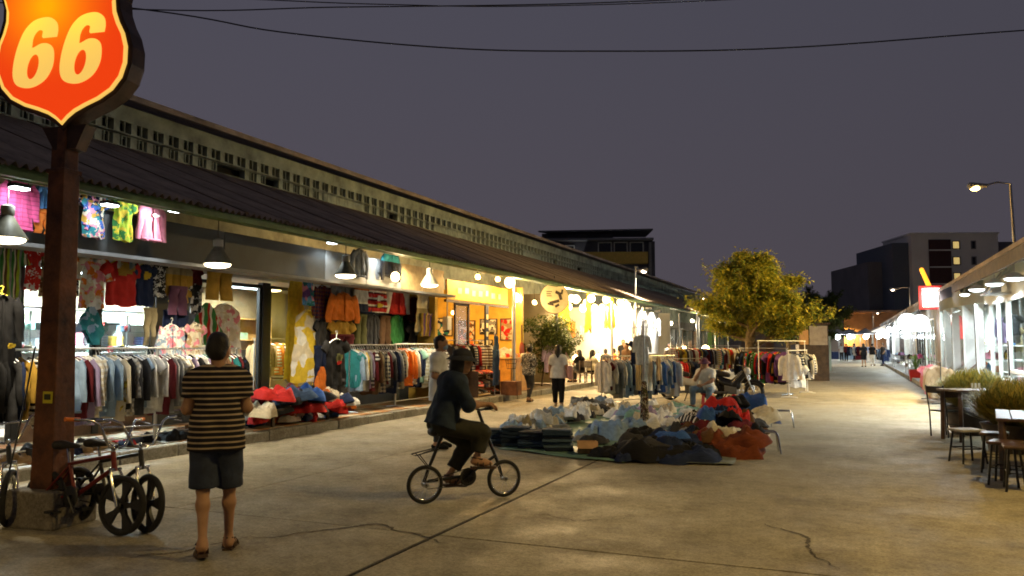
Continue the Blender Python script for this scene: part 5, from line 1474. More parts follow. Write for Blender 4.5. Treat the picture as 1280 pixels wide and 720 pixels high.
# ================================================================ BICYCLES
RUBBER = M('tyre_rubber', (.014, .014, .014), .75, var=.2, scale=30, bump=.2)
def wheel(parent, loc, Rw, tr, kind='spoke', rz=0., m_rim=None, spin=0.):
    """wheel in the XZ plane of its own frame; axle along Y"""
    hub = MB().lathe([(.02, -.05), (.028, -.045), (.018, -.03), (.018, .03), (.028, .045), (.02, .05)], 14, Matrix.Rotation(R(90), 4, 'X'))
    if kind == 'spoke':
        for i in range(20):
            a = i * 2 * math.pi / 20 + spin; s = .03 * (-1) ** i
            hub.tube([(.025 * math.cos(a + .5), s, .025 * math.sin(a + .5)), ((Rw - tr * 1.6) * math.cos(a), 0, (Rw - tr * 1.6) * math.sin(a))], .0018, 4)
    else:
        for i in range(5):                                       # five broad moulded spokes
            a = i * 2 * math.pi / 5 + spin; c_, s_ = math.cos(a), math.sin(a)
            Mx = Matrix.Rotation(-a, 4, 'Y')
            hub.prism([(.015, -.03), (.09, -.022), (Rw - tr * 2, -.055), (Rw - tr * 2, .055), (.09, .022), (.015, .03)], -.014, .014, Mx)
    w = hub.build('wheel', m_rim or CHROME, parent, smooth=40, loc=loc, rot=(0, 0, rz))
    MB().ring((0, 0, 0), (0, 1, 0), Rw - tr, tr, 40, 10).build('tyre', RUBBER, w, smooth=80)
    MB().ring((0, 0, 0), (0, 1, 0), Rw - tr * 1.95, tr * .45, 40, 8).build('rim', CHROME if kind == 'spoke' else (m_rim or CHROME), w, smooth=80)
    return w
def bmx(pr, pf, label, paint, mag=True, steer=0., lean=0., grip='orange'):
    d = (pf - pr); an = math.atan2(d.y, d.x); wb = d.length
    t = thing('bicycle', label, 'bicycle', pr, an); t.rotation_euler.x = lean
    Rw = .25
    wheel(t, (0, 0, Rw), Rw, .026, 'mag' if mag else 'spoke', 0, M('mag_black', (.02, .02, .02), .4), .3)
    bb, sc, hd, hb_ = Vector((.37, 0, .29)), Vector((.26, 0, .56)), Vector((wb - .15, 0, .66)), Vector((wb - .125, 0, .56))
    f = MB()
    f.tube([bb, sc], .016, 10).tube([sc, hd], .017, 10).tube([bb, hb_], .02, 10).tube([hd + Vector((-.008, 0, .03)), hb_ - Vector((-.008, 0, .03))], .022, 12)
    for y in (-.06, .06): f.tube([(0, y, Rw), bb + Vector((0, y * .4, 0))], .011, 8).tube([(0, y, Rw), sc + Vector((.01, y * .3, -.02))], .009, 8)
    f.build('frame', paint, t, smooth=50)
    st_ = bpy.data.objects.new('steering', None)
    fk = MB(); piv = hb_
    Ms = Matrix.Translation(piv) @ Matrix.Rotation(steer, 4, Vector((-.22, 0, .97))) @ Matrix.Translation(-piv)
    def S_(p): return Ms @ Vector(p)
    for y in (-.062, .062): fk.tube([S_((wb, y, Rw)), S_((wb - .09, y, .48)), S_((wb - .115, y * .7, .545))], .013, 8)
    fk.tube([S_((wb - .115, -.062, .545)), S_((wb - .115, .062, .545))], .014, 8)
    fk.build('fork', CHROME, t, smooth=50)
    w = wheel(t, S_((wb, 0, Rw)), Rw, .026, 'mag' if mag else 'spoke', steer, M('mag_black', (.02, .02, .02), .4), .1)
    h_ = MB()
    top = (wb - .15, 0, .70)
    for s in (-1, 1): h_.tube([S_(p_) for p_ in ((wb - .12, s * .02, .72), (wb - .12, s * .09, .74), (wb - .15, s * .19, .93), (wb - .19, s * .25, .96), (wb - .24, s * .37, .965))], .0115, 8)
    h_.tube([S_((wb - .148, -.175, .9)), S_((wb - .148, .175, .9))], .009, 8)
    h_.tube([S_((wb - .155, 0, .66)), S_((wb - .165, 0, .75)), S_((wb - .12, 0, .735))], .016, 8)
    h_.build('handlebar', CHROME, t, smooth=60)
    for s in (-1, 1):
        MB().tube([S_((wb - .24 + .0, s * .31, .963)), S_((wb - .27, s * .43, .967))], .018, 10).build('grip', M('grip_' + grip, C[grip], .6), t, smooth=40)
        MB().tube([S_((wb - .20, s * .28, .955)), S_((wb - .13, s * .30, .94)), S_((wb - .13, s * .36, .93))], .006, 6).build('brake_lever', CHROME, t)
    MB().tube([sc, sc + Vector((-.045, 0, .14))], .013, 8).build('seat_post', CHROME, t)
    sd = Body(.02); q = sc + Vector((-.05, 0, .16)); sd.cone(q + Vector((-.09, -.04, .0)), q + Vector((-.09, .04, .0)), .04, .04); sd.cone(q + Vector((-.06, 0, 0)), q + Vector((.14, 0, 0)), .04, .018)
    inst('saddle', sd.mesh('saddle', .012, M('saddle_black', (.02, .018, .016), .5)), None, t)
    c_ = MB(); c_.lathe([(.085, -.004), (.09, 0), (.085, .004), (.03, .004)], 28, Matrix.Translation(bb + Vector((0, -.05, 0))) @ Matrix.Rotation(R(90), 4, 'X'))
    c_.tube([bb + Vector((0, -.07, 0)), bb + Vector((.1, -.08, -.13))], .011, 6).tube([bb + Vector((0, .07, 0)), bb + Vector((-.1, .08, .13))], .011, 6).tube([bb + Vector((0, -.075, 0)), bb + Vector((0, .075, 0))], .018, 8)
    c_.build('crank', M('crank_dark', (.05, .05, .05), .4, .7), t, smooth=40)
    for s in (-1, 1): MB().box(bb + Vector((-s * -.1 if s < 0 else -.1, s * .13, -.13 if s < 0 else .13)), (.09, .1, .022)).build('pedal', BLACKM, t)
    ch = MB(); 
    for z in (.09, -.09): ch.tube([bb + Vector((0, -.05, z)), (0, -.05, Rw + z * .45)], .005, 5)
    ch.build('chain', M('crank_dark', (.05, .05, .05), .4), t)
    return t
DRED = M('dark_red_enamel', (.16, .018, .015), .35, .2, var=.15)
pf = G(149, 670); pr = pf + Vector((-.93, .0, 0))
bmx(pr, pf, 'dark red bicycle with orange grips leaning on the sign post', DRED, True, R(4), R(-4))
pf2 = pf + Vector((.12, .17, 0))
bmx(pf2 + Vector((-.93, .06, 0)), pf2, 'black bicycle parked just behind the dark red one', M('black_enamel', (.02, .02, .02), .35, .2), True, R(-10), R(-4), 'black')
pf = G(14, 657); pr = pf + Vector((-.93, .1, 0))
bmx(pr, pf, 'dark bicycle with chrome fork parked left of the sign post', M('grey_enamel', (.05, .055, .06), .35, .4), False, R(-42), R(-3), 'brown')
# bell and basket of clutter at the foot of the post
# ---- the folding bicycle being ridden, heading along its own +X
pr, pf = G(531, 630), G(630, 621)
d = pf - pr; an = math.atan2(d.y, d.x); wb = d.length
t = thing('folding_bicycle', 'black small-wheeled folding bicycle being ridden', 'bicycle', pr, an)
BK = M('black_enamel', (.02, .02, .02), .35, .2)
Rw = .195
wheel(t, (0, 0, Rw), Rw, .02, 'spoke', 0, STEEL); wheel(t, (wb, 0, Rw), Rw, .02, 'spoke', 0, STEEL, .1)
f = MB()
f.tube([(0, .05, Rw), (.05, .03, .35), (.19, 0, .70)], .018, 10)          # seat tube
f.tube([(wb, .05, Rw), (wb - .05, .03, .34), (wb - .20, 0, .66), (wb - .30, 0, .92)], .018, 10)   # front tube up to the bar
f.tube([(.02, .05, Rw + .02), (.45, 0, .25), (wb - .10, 0, .44)], .017, 10)   # bottom tube
f.tube([(0, -.05, Rw), (0, .05, Rw)], .012, 8).tube([(wb, -.05, Rw), (wb, .05, Rw)], .012, 8)
f.build('frame', BK, t, smooth=50)
f = MB(); f.tube([(-.13, -.06, .50), (.13, -.06, .55), (.13, .06, .55), (-.13, .06, .50)], .007, 6, closed=True).tube([(-.02, 0, .515), (.1, 0, .545)], .007, 6).tube([(-.08, .06, .505), (.04, .04, .36)], .006, 6).tube([(-.08, -.06, .505), (.04, -.04, .36)], .006, 6)
f.build('luggage_rack', BK, t, smooth=40)
MB().tube([(wb - .27, -.26, .965), (wb - .30, -.05, .93), (wb - .30, .05, .93), (wb - .27, .26, .965)], .0115, 8).build('handlebar', BK, t, smooth=60)
for s in (-1, 1):
    MB().tube([(wb - .285, s * .16, .95), (wb - .265, s * .28, .967)], .017, 10).build('grip', RUBBER, t, smooth=40)
    MB().tube([(wb - .25, s * .15, .945), (wb - .20, s * .22, .925)], .006, 6).build('brake_lever', STEEL, t)
sd = Body(.02); sd.cone((.08, -.045, .72), (.08, .045, .72), .042, .042); sd.cone((.1, 0, .72), (.30, 0, .725), .042, .018)
inst('saddle', sd.mesh('saddle', .012, M('saddle_black', (.02, .018, .016), .5)), None, t)
bb = Vector((.45, 0, .25))
c_ = MB(); c_.lathe([(.088, -.004), (.092, 0), (.088, .004), (.066, .004), (.066, -.004)], 32, Matrix.Translation(bb + Vector((0, -.06, 0))) @ Matrix.Rotation(R(90), 4, 'X'))
for i in range(5):
    a_ = i * 1.2566; c_.bar(bb + Vector((0, -.06, 0)), bb + Vector((.075 * math.cos(a_), -.06, .075 * math.sin(a_))), .014, .006)
c_.tube([bb + Vector((0, -.09, 0)), bb + Vector((0, .09, 0))], .016, 8)
c_.tube([bb + Vector((0, -.085, 0)), bb + Vector((.10, -.09, .10))], .011, 6).tube([bb + Vector((0, .085, 0)), bb + Vector((-.10, .09, -.10))], .011, 6)
c_.build('crank', M('crank_dark', (.05, .05, .05), .4, .7), t, smooth=40)
MB().box(bb + Vector((.10, -.135, .10)), (.085, .08, .022)).build('pedal', BK, t); MB().box(bb + Vector((-.10, .135, -.10)), (.085, .08, .022)).build('pedal', BK, t)
ch = MB()
for z in (.09, -.09): ch.tube([bb + Vector((0, -.06, z)), (0, -.06, Rw + z * .4)], .005, 5)
ch.build('chain', M('crank_dark', (.05, .05, .05), .4), t)
# rider: own frame faces +Y, so turn by -90 degrees against the bicycle's +X
J = stand(1.7, hipL=(-.09, .17, .80), hipR=(.09, .17, .80), kneeL=(-.10, .52, .58), kneeR=(.10, .58, .70), ankL=(-.12, .31, .245), ankR=(.12, .52, .445), toeL=(-.13, .44, .175), toeR=(.13, .67, .385),
    neck=(0, .33, 1.30), shL=(-.172, .295, 1.232), shR=(.172, .295, 1.232), elL=(-.24, .40, 1.00), elR=(.24, .38, 1.00), wrL=(-.215, .56, .985), wrR=(.215, .575, 1.0), hdL=(-.21, .66, .985), hdR=(.21, .67, .99), head=(0, .405, 1.44), yaw=-.12, nod=-.1)
for kk in ('hipL',): pass
person(pr, an - R(90), J, dict(top=M('shirt_navy', (.012, .024, .045), .85, var=.3, scale=8, bump=.2), sleeve=1.12, hem=.03, loose=.018, wr=.005, bottom=M('trousers_olive_black', (.022, .022, .014), .85, var=.3, scale=8, bump=.2), leg=1.78, legw=.028, hair='bob', hat=M('hat_dark', (.02, .022, .028), .85, var=.2), shoe='sandal', palmL=(0, 0, -1), palmR=(0, 0, -1), curl=.75),
       'cyclist in a navy shirt and bucket hat riding the folding bicycle', .0095)

# ================================================================ MOTORCYCLES
def motorcycle(p, rz, label, paint, name='motorcycle'):
    t = thing(name, label, name.split('_')[0], p, rz)
    for x in (0, 1.25):
        w = MB().lathe([(.05, -.06), (.06, 0), (.05, .06)], 14, Matrix.Rotation(R(90), 4, 'X'))
        for i in range(6):
            a_ = i * 1.047; w.bar((0, 0, 0), (.22 * math.cos(a_), 0, .22 * math.sin(a_)), .03, .02)
        w = w.build('wheel', STEEL, t, loc=(x, 0, .29))
        MB().ring((0, 0, 0), (0, 1, 0), .24, .052, 32, 10).build('tyre', RUBBER, w, smooth=80); MB().ring((0, 0, 0), (0, 1, 0), .2, .02, 32, 8).build('rim', STEEL, w, smooth=80)
    b = Body(.05); b.cone((.25, 0, .62), (.1, 0, .68), .1, .09); b.cone((.3, 0, .55), (.75, 0, .45), .13, .12); b.cone((.72, 0, .55), (.98, 0, .82), .12, .1); b.cone((.1, 0, .66), (-.2, 0, .74), .08, .05)
    inst('body', b.mesh('body', .02, paint), None, t)
    s = Body(.04); s.cone((-.18, 0, .82), (.2, 0, .79), .075, .09); s.cone((.2, 0, .79), (.5, 0, .74), .09, .07)
    inst('seat', s.mesh('seat', .018, M('saddle_black', (.02, .018, .016), .5)), None, t)
    e = MB().box((.6, 0, .33), (.36, .22, .24)).tube([(.55, -.12, .26), (.2, -.15, .24), (-.15, -.16, .3)], [.025, .045, .045], 10)
    e.build('engine', M('engine_grey', (.12, .12, .12), .4, .7), t, bevel=.01)
    f = MB()
    for y in (-.08, .08): f.tube([(1.25, y, .29), (1.08, y, .7), (1.0, y, .92)], .022, 8)
    f.build('fork', STEEL, t, smooth=50)
    MB().tube([(.88, -.34, 1.03), (.95, -.2, 1.02), (.98, 0, .96), (.95, .2, 1.02), (.88, .34, 1.03)], .013, 8).build('handlebar', BLACKM, t, smooth=50)
    h_ = Body(.03); h_.egg((1.06, 0, .86), (.1, .11, .12)); inst('headlight', h_.mesh('headlight', .02, M('lamp_glass', (.5, .5, .5), .15)), None, t)
    fd = MB()
    for x, a0, a1 in ((1.25, .5, 2.6), (0, .6, 2.4)):
        fd.tube([(x + .31 * math.cos(a0 + (a1 - a0) * i / 8), 0, .29 + .31 * math.sin(a0 + (a1 - a0) * i / 8)) for i in range(9)], .045, 8)
    fd.build('mudguard', paint, t, smooth=60)
    for s_ in (-1, 1):
        MB().tube([(.93, s_ * .22, 1.03), (.9, s_ * .3, 1.2)], .006, 6).build('mirror_stem', BLACKM, t)
        MB().ball((.9, s_ * .31, 1.23), (.015, .06, .045), 12, 8).build('mirror', BLACKM, t, smooth=True)
    MB().bar((.5, -.08, .25), (.42, -.3, .01), .022).build('kickstand', BLACKM, t)
    return t
p = G(940, 503)
motorcycle(p + Vector((-1.15, .35, 0)), R(-14), 'black motorcycle parked beside the seated man', M('black_gloss', (.015, .015, .017), .25, .1))
p = F(838, 500, 23.4); p.z = 0
motorcycle(p, R(8), 'pale motor scooter parked behind the seated man', M('cream_gloss', (.5, .47, .38), .3), 'scooter_bike')

# ================================================================ HEAPS OF CLOTHES ON TARPAULINS
def crumple(seed, n=30, rings=13):
    """a dropped garment: puffed folds with sharp creases over a low mound, ragged outline, closed below"""
    rn = random.Random(seed)
    ph = [rn.uniform(0, 6.28) for _ in range(6)]; off = Vector((rn.uniform(0, 50), rn.uniform(0, 50), rn.uniform(0, 50)))
    st = rn.uniform(1.4, 2.4); da = rn.uniform(0, 3.14)
    vs, fs = [], []
    for j in range(rings + 1):
        r = j / rings
        for i in range(n):
            a = i * 2 * math.pi / n
            ed = 1 + .17 * math.sin(2 * a + ph[0]) + .13 * math.sin(3 * a + ph[1]) + .1 * math.sin(5 * a + ph[2]) + .06 * math.sin(8 * a + ph[3])
            x, y = math.cos(a) * r * ed, math.sin(a) * r * ed
            q = Vector((x * math.cos(da) * st + y * math.sin(da) * st, (-x * math.sin(da) + y * math.cos(da)) / st * 1.3, 0)) + off
            w_ = Vector((mnoise.noise(q * 1.1), mnoise.noise(q * 1.1 + Vector((9, 3, 1))), 0)) * .6
            bl = abs(mnoise.noise((q + w_) * 1.5)) * 1.1 + abs(mnoise.noise((q + w_) * 4.3)) * .22
            low = mnoise.noise(Vector((x, y, 0)) * 1.1 + off) * .3
            env = (1 - r ** 6)
            z = env * (.40 + low) + bl * .72 * (1 - r ** 7)
            if j == rings: z = 0
            elif j == rings - 1: z = max(z, .16)
            vs.append((x / 2 * 1.05, y / 2 * 1.05, max(0., z)))
    for j in range(rings):
        for i in range(n): fs.append((j * n + i, j * n + (i + 1) % n, (j + 1) * n + (i + 1) % n, (j + 1) * n + i))
    fs.append(tuple(range(rings * n, rings * n + n))[::-1])
    return MB().add(vs, fs).mesh('crumpled_garment', None, smooth=80)
CR = {}
def heap_item(p, w, d, h, c, label, cat='clothes', name='crumpled_garment', rz=None, seed=None, m=None, tilt=.12, group=None):
    sd = RND.randrange(14) if seed is None else seed
    if sd not in CR: CR[sd] = crumple(sd)
    o = inst(name, CR[sd], m or PL(c), None, p, (uni(-tilt, tilt), uni(-tilt, tilt), uni(0, 6.28) if rz is None else rz), (w, d, h))
    return tag(o, label, cat, group)
TARP = M('green_tarpaulin', (.13, .22, .15), .55, var=.25, scale=2.5, bump=.3, bscale=5)
def sheet(name, corners, m, label, cat, z=.008, n=14):
    A, B_, C_, D_ = [Vector(c) for c in corners]
    vs, fs = [], []
    for j in range(n + 1):
        for i in range(n + 1):
            u_, v_ = i / n, j / n
            p = (A * (1 - u_) + B_ * u_) * (1 - v_) + (D_ * (1 - u_) + C_ * u_) * v_
            e = min(u_, v_, 1 - u_, 1 - v_)
            p.x += .04 * math.sin(v_ * 9 + i) * (e < .01); p.y += .04 * math.sin(u_ * 8 + j) * (e < .01)
            p.z = z + .012 + .010 * math.sin(p.x * 5 + 2 * math.sin(p.y * 3)) * math.cos(p.y * 4 + p.x)
            vs.append(p)
    for j in range(n):
        for i in range(n): a_ = j * (n + 1) + i; fs.append((a_, a_ + 1, a_ + n + 2, a_ + n + 1))
    o = MB().add(vs, fs).build(name, m, smooth=True)
    sm2 = o.modifiers.new('thickness', 'SOLIDIFY'); sm2.thickness = .003
    return tag(o, label, cat)
sheet('tarpaulin', [G(622, 562), G(776, 580), G(905, 515), G(752, 508)], TARP, 'green tarpaulin spread under the jeans and white clothes', 'tarpaulin')
sheet('tarpaulin', [G(772, 577), G(912, 583), G(950, 546), G(812, 540)], M('grey_tarpaulin', (.17, .19, .17), .6, var=.3, scale=3), 'grey tarpaulin under the heap of dark clothes', 'tarpaulin', .014)
TH = .03
# folded jeans stacks in front
def jeans_stack(u, v, n, rz, lab, w=.46, d=.36):
    p = G(u, v); z = TH
    for i in range(n):
        mb = MB(); h = uni(.03, .05)
        seg = 6
        vs = []
        for layer in (0, 1):
            for j in range(seg + 1):
                for k_ in range(seg + 1):
                    x, y = (k_ / seg - .5) * w, (j / seg - .5) * d
                    rr = 1 - .06 * max(abs(k_ / seg - .5), abs(j / seg - .5)) * 2
                    vs.append((x * rr + uni(-.008, .008), y * rr + uni(-.008, .008), (h if layer else 0) + uni(-.004, .004) - (.01 if layer and max(abs(k_ / seg - .5), abs(j / seg - .5)) > .49 else 0)))
        n1 = (seg + 1) ** 2; fs = []
        for j in range(seg):
            for k_ in range(seg):
                a_ = j * (seg + 1) + k_
                fs += [(a_, a_ + seg + 1, a_ + seg + 2, a_ + 1), (a_ + n1, a_ + 1 + n1, a_ + seg + 2 + n1, a_ + seg + 1 + n1)]
        for k_ in range(seg):
            a_, b2 = k_, k_ + 1; fs.append((a_, b2, b2 + n1, a_ + n1))
            a_, b2 = seg * (seg + 1) + k_, seg * (seg + 1) + k_ + 1; fs.append((b2, a_, a_ + n1, b2 + n1))
            a_, b2 = k_ * (seg + 1), (k_ + 1) * (seg + 1); fs.append((b2, a_, a_ + n1, b2 + n1))
            a_, b2 = k_ * (seg + 1) + seg, (k_ + 1) * (seg + 1) + seg; fs.append((a_, b2, b2 + n1, a_ + n1))
        mb.add(vs, fs)
        c_ = RND.choice([(.03, .05, .09), (.045, .075, .13), (.02, .028, .05), (.09, .14, .2)])
        o = mb.build('folded_jeans', cloth('plain', c_), loc=(p.x + uni(-.02, .02), p.y + uni(-.02, .02), z), rot=(uni(-.02, .02), uni(-.02, .02), rz + uni(-.12, .12)), smooth=50)
        tag(o, 'folded jeans, %s in %s' % ('topmost' if i == n - 1 else ['lowest', 'second from the ground', 'third from the ground', 'fourth from the ground', 'fifth from the ground', 'sixth from the ground', 'seventh from the ground'][i], lab), 'jeans', 'folded jeans on the tarpaulin')
        z += h * .96
jeans_stack(697, 564, 8, R(20), 'the stack beside the open cardboard box')
jeans_stack(668, 562, 7, R(10), 'the second stack from the cardboard box')
jeans_stack(645, 558, 7, R(15), 'the third stack from the cardboard box')
jeans_stack(622, 556, 6, R(25), 'the stack farthest from the cardboard box')
jeans_stack(634, 547, 3, R(30), 'the low stack behind the others')
jeans_stack(668, 548, 3, R(10), 'the second low stack behind the others')
# white and grey jumble at the back left
W = ['white', 'cream', 'grey', 'pale_blue', 'white', 'cream', 'charcoal', 'khaki', 'white']
for i in range(80):
    t_ = i / 79
    u, v = 640 + 108 * t_ + uni(-12, 12), 547 - 32 * t_ + uni(-6, 7)
    p = G(u, v); p.z = TH + uni(0, .16) * (1 if i % 3 else .2)
    c_ = RND.choice(W)
    heap_item(p, uni(.2, .42), uni(.2, .36), uni(.12, .24), c_, '%s garment %s the jumble of pale clothes behind the jeans' % (c_.replace('_', ' '), ['at the jeans end of', 'in the middle of', 'at the far end of'][int(t_ * 2.99)]), group='pale clothes behind the jeans')
for i in range(26):
    u, v = 735 + uni(-18, 28), 514 + uni(-5, 6)
    p = G(u, v); p.z = TH + uni(0, .1); c_ = RND.choice(['grey', 'charcoal', 'khaki', 'white', 'grey'])
    heap_item(p, uni(.25, .45), uni(.22, .4), uni(.12, .25), c_, '%s garment in the small far heap before the rail' % c_, group='clothes in the small far heap')
# pale blue denim and white middle
for i, (u, v, w, d, h, c_) in enumerate(((764, 548, .75, .6, .36, 'pale_blue'), (748, 545, .5, .4, .2, 'denim'), (735, 549, .5, .4, .18, 'pale_blue'), (778, 545, .6, .5, .30, 'pale_blue'), (742, 556, .45, .4, .16, 'charcoal'), (727, 553, .35, .3, .12, 'grey'),
                                         (790, 530, .9, .8, .34, 'white'), (806, 536, .8, .7, .3, 'white'), (826, 541, .95, .8, .34, 'white'), (842, 536, .8, .7, .32, 'white'), (782, 524, .7, .6, .22, 'white'), (833, 526, .9, .6, .26, 'mint'), (852, 524, .8, .6, .24, 'white'), (818, 528, .6, .5, .24, 'cream'), (848, 547, .6, .5, .22, 'cream'), (800, 520, .6, .5, .22, 'cream'))):
    p = G(u, v); p.z = TH
    heap_item(p, w, d, h, c_, '%s garment %s the middle heap%s' % (c_.replace('_', ' '), 'on the jeans side of' if u < 792 else ('by the belt stand in' if u < 828 else 'beside the coloured heap in'), ', on top' if p.z > .14 else ''), group='middle heap')
for i in range(34):
    u, v = uni(776, 866), uni(519, 549)
    p = G(u, v); p.z = TH + uni(.05, .22); c_ = RND.choice(['white', 'white', 'cream', 'pale_blue', 'mint', 'lilac'])
    heap_item(p, uni(.28, .55), uni(.25, .42), uni(.12, .22), c_, '%s garment %s the middle heap%s' % (c_.replace('_', ' '), 'on the jeans side of' if u < 792 else ('by the belt stand in' if u < 828 else 'beside the coloured heap in'), ', on top' if p.z > .14 else ''), group='middle heap')
# black heap at the front
for i, (u, v, w, d, h, z) in enumerate(((775, 572, .75, .6, .16, 0), (800, 572, .9, .7, .28, 0), (826, 575, .95, .8, .28, 0), (850, 577, .9, .7, .24, 0), (802, 566, .6, .5, .2, .16), (828, 568, .7, .5, .2, .16), (868, 574, .7, .6, .22, 0), (760, 572, .5, .4, .12, 0), (815, 560, .6, .5, .2, .12), (848, 568, .6, .5, .18, .12))):
    p = G(u, v); p.z = TH + z
    c_ = ['black', 'charcoal', 'black', 'navy', 'black', 'navy', 'black', 'black', 'charcoal', 'navy'][i]
    heap_item(p, w, d, h, c_, '%s garment %s the dark heap on the grey tarpaulin' % (c_, 'on top of' if z else 'at the foot of'), group='dark heap', name='crumpled_coat')
for i in range(26):
    u, v = uni(765, 868), uni(564, 578)
    p = G(u, v); p.z = TH + (.2 * (1 - abs(u - 822) / 60) + .02) * uni(.2, 1.) * (v < 575); c_ = RND.choice(['black', 'black', 'navy', 'charcoal', 'black'])
    heap_item(p, uni(.25, .45), uni(.22, .4), uni(.1, .18), c_, 'small %s garment %s the dark heap' % (c_, 'high on' if p.z > .2 else 'low in'), group='dark heap')
heap_item(G(868, 577) + Vector((0, 0, TH)), .4, .22, .1, 'cream', 'cream cap lying before the dark heap')
heap_item(G(838, 571) + Vector((0, 0, .27)), .5, .35, .12, 'blue', 'deep blue cloth on top of the dark heap')
# coloured heap on the right, on low folding benches
def bench(p, rz, label, w=.7, d=.34, h=.32):
    t = thing('folding_bench', label, 'bench', p, rz)
    for s in (-1, 1):
        MB().tube([(s * w / 2, -d / 2, .01), (s * (w / 2 - .03), -d / 2 + .02, h - .05), (s * (w / 2 - .06), -d / 2 + .05, h), (s * (w / 2 - .06), d / 2 - .05, h), (s * (w / 2 - .03), d / 2 - .02, h - .05), (s * w / 2, d / 2, .01)], .013, 8).build('leg', CHROME, t, smooth=60)
    for s in (-1, 1): MB().tube([(-(w / 2 - .06), s * (d / 2 - .06), h), (w / 2 - .06, s * (d / 2 - .06), h)], .012, 8).build('rail', CHROME, t, smooth=60)
    return t
bench(G(944, 566), R(10), 'low chrome folding bench under the end of the coloured heap')
bench(G(978, 534), R(5), 'empty chrome folding bench standing beside the heap', w=.42)
bench(G(915, 545), R(10), 'low chrome folding bench buried in the coloured heap', w=1.2, d=.5)
cols = ['red', 'maroon', 'navy', 'black', 'maroon', 'charcoal', 'blue', 'white', 'black', 'brown', 'cream', 'maroon', 'grey', 'black', 'navy']
for i in range(84):
    t_ = rnd()
    u, v = 905 + uni(-48, 44) , 566 - uni(0, 30)
    p = G(u, v); p.z = TH + max(0, .5 * (1 - abs(u - 912) / 62)) * uni(.15, .9)
    c_ = RND.choice(cols)
    heap_item(p, uni(.25, .52), uni(.22, .42), uni(.14, .28), c_, '%s garment %s the coloured heap over the folding benches' % (c_, 'high on' if p.z > .3 else 'low in'), group='coloured heap', tilt=.35)
for (u, v, z, w, d, h, c_, lab) in ((935, 540, .40, .9, .55, .34, 'blue', 'bright blue jacket on top of the coloured heap'), (915, 542, .48, .7, .5, .26, 'black', 'black jacket with red trim beside the bright blue one'), (905, 546, .46, .6, .5, .24, 'red', 'red top crowning the coloured heap'),
                                 (912, 568, .12, 1.0, .7, .34, 'brown', 'rust brown coat sliding off the front of the heap'), (930, 572, .03, .6, .5, .26, 'orange', 'rust orange cloth touching the ground under the heap'), (888, 566, .2, .5, .42, .22, 'brown', 'brown bag-like garment at the front of the heap'), (893, 556, .42, .5, .4, .24, 'blue', 'deep blue cloth at the front of the heap'),
                                 (948, 550, .3, .7, .5, .28, 'cream', 'cream garment on the end of the folding bench'), (957, 538, .15, .6, .4, .22, 'navy', 'navy bag at the edge of the coloured heap'), (868, 546, .2, .7, .5, .28, 'charcoal', 'charcoal and white scarf next to the white heap')):
    p = G(u, v); p.z = z
    m_ = cloth('stripe_v', C['charcoal'], C['white'], C['black'], f=9) if 'scarf' in lab else (cloth('plain', (.17, .045, .02)) if 'rust' in lab else None)
    heap_item(p, w, d, h, c_, lab, m=m_, tilt=.3)
for (u, v, z, w, h, c_, lab) in ((910, 520, .22, .55, .3, 'red', 'red garment peeking behind the yellow crate'), (922, 524, .2, .6, .3, 'maroon', 'maroon garment between the yellow crate and the blue jacket')):
    p = G(u, v); p.z = z; heap_item(p, w, .5, h, c_, lab)
# yellow crate in front of the seated man, cardboard box
def crate(p, rz, label, m, w=.6, d=.4, h=.28, nm='crate'):
    t = thing(nm, label, 'crate' if nm == 'crate' else 'box', p, rz)
    for s in (-1, 1):
        MB().box((0, s * d / 2, h / 2), (w, .014, h)).build('side_panel', m, t); MB().box((s * (w / 2 - .007), 0, h / 2), (.014, d - .014, h)).build('side_panel', m, t)
    MB().box((0, 0, .012), (w - .03, d - .016, .02)).build('bottom', m, t)
    return t
p = G(904, 528); crate(p, R(-10), 'yellow plastic crate before the seated man', M('crate_yellow', (.65, .52, .03), .4), .8, .5, .36)
heap_item(p + Vector((0, 0, .24)), .7, .42, .22, 'pink', 'pink clothes filling the yellow crate'); heap_item(p + Vector((-.12, .0, .27)), .4, .3, .14, 'white', 'white cloth on top of the yellow crate')
p = G(734, 568); t = crate(p + Vector((0, 0, TH)), R(20), 'open cardboard box at the edge of the tarpaulin', M('cardboard', (.42, .25, .12), .8, var=.15), .28, .24, .16, 'cardboard_box')
MB().box((0, 0, 0), (.3, .16, .006), 0, Matrix.Translation((0, -.19, .13)) @ Matrix.Rotation(R(35), 4, 'X')).build('flap', M('cardboard', (.42, .25, .12), .8), t)
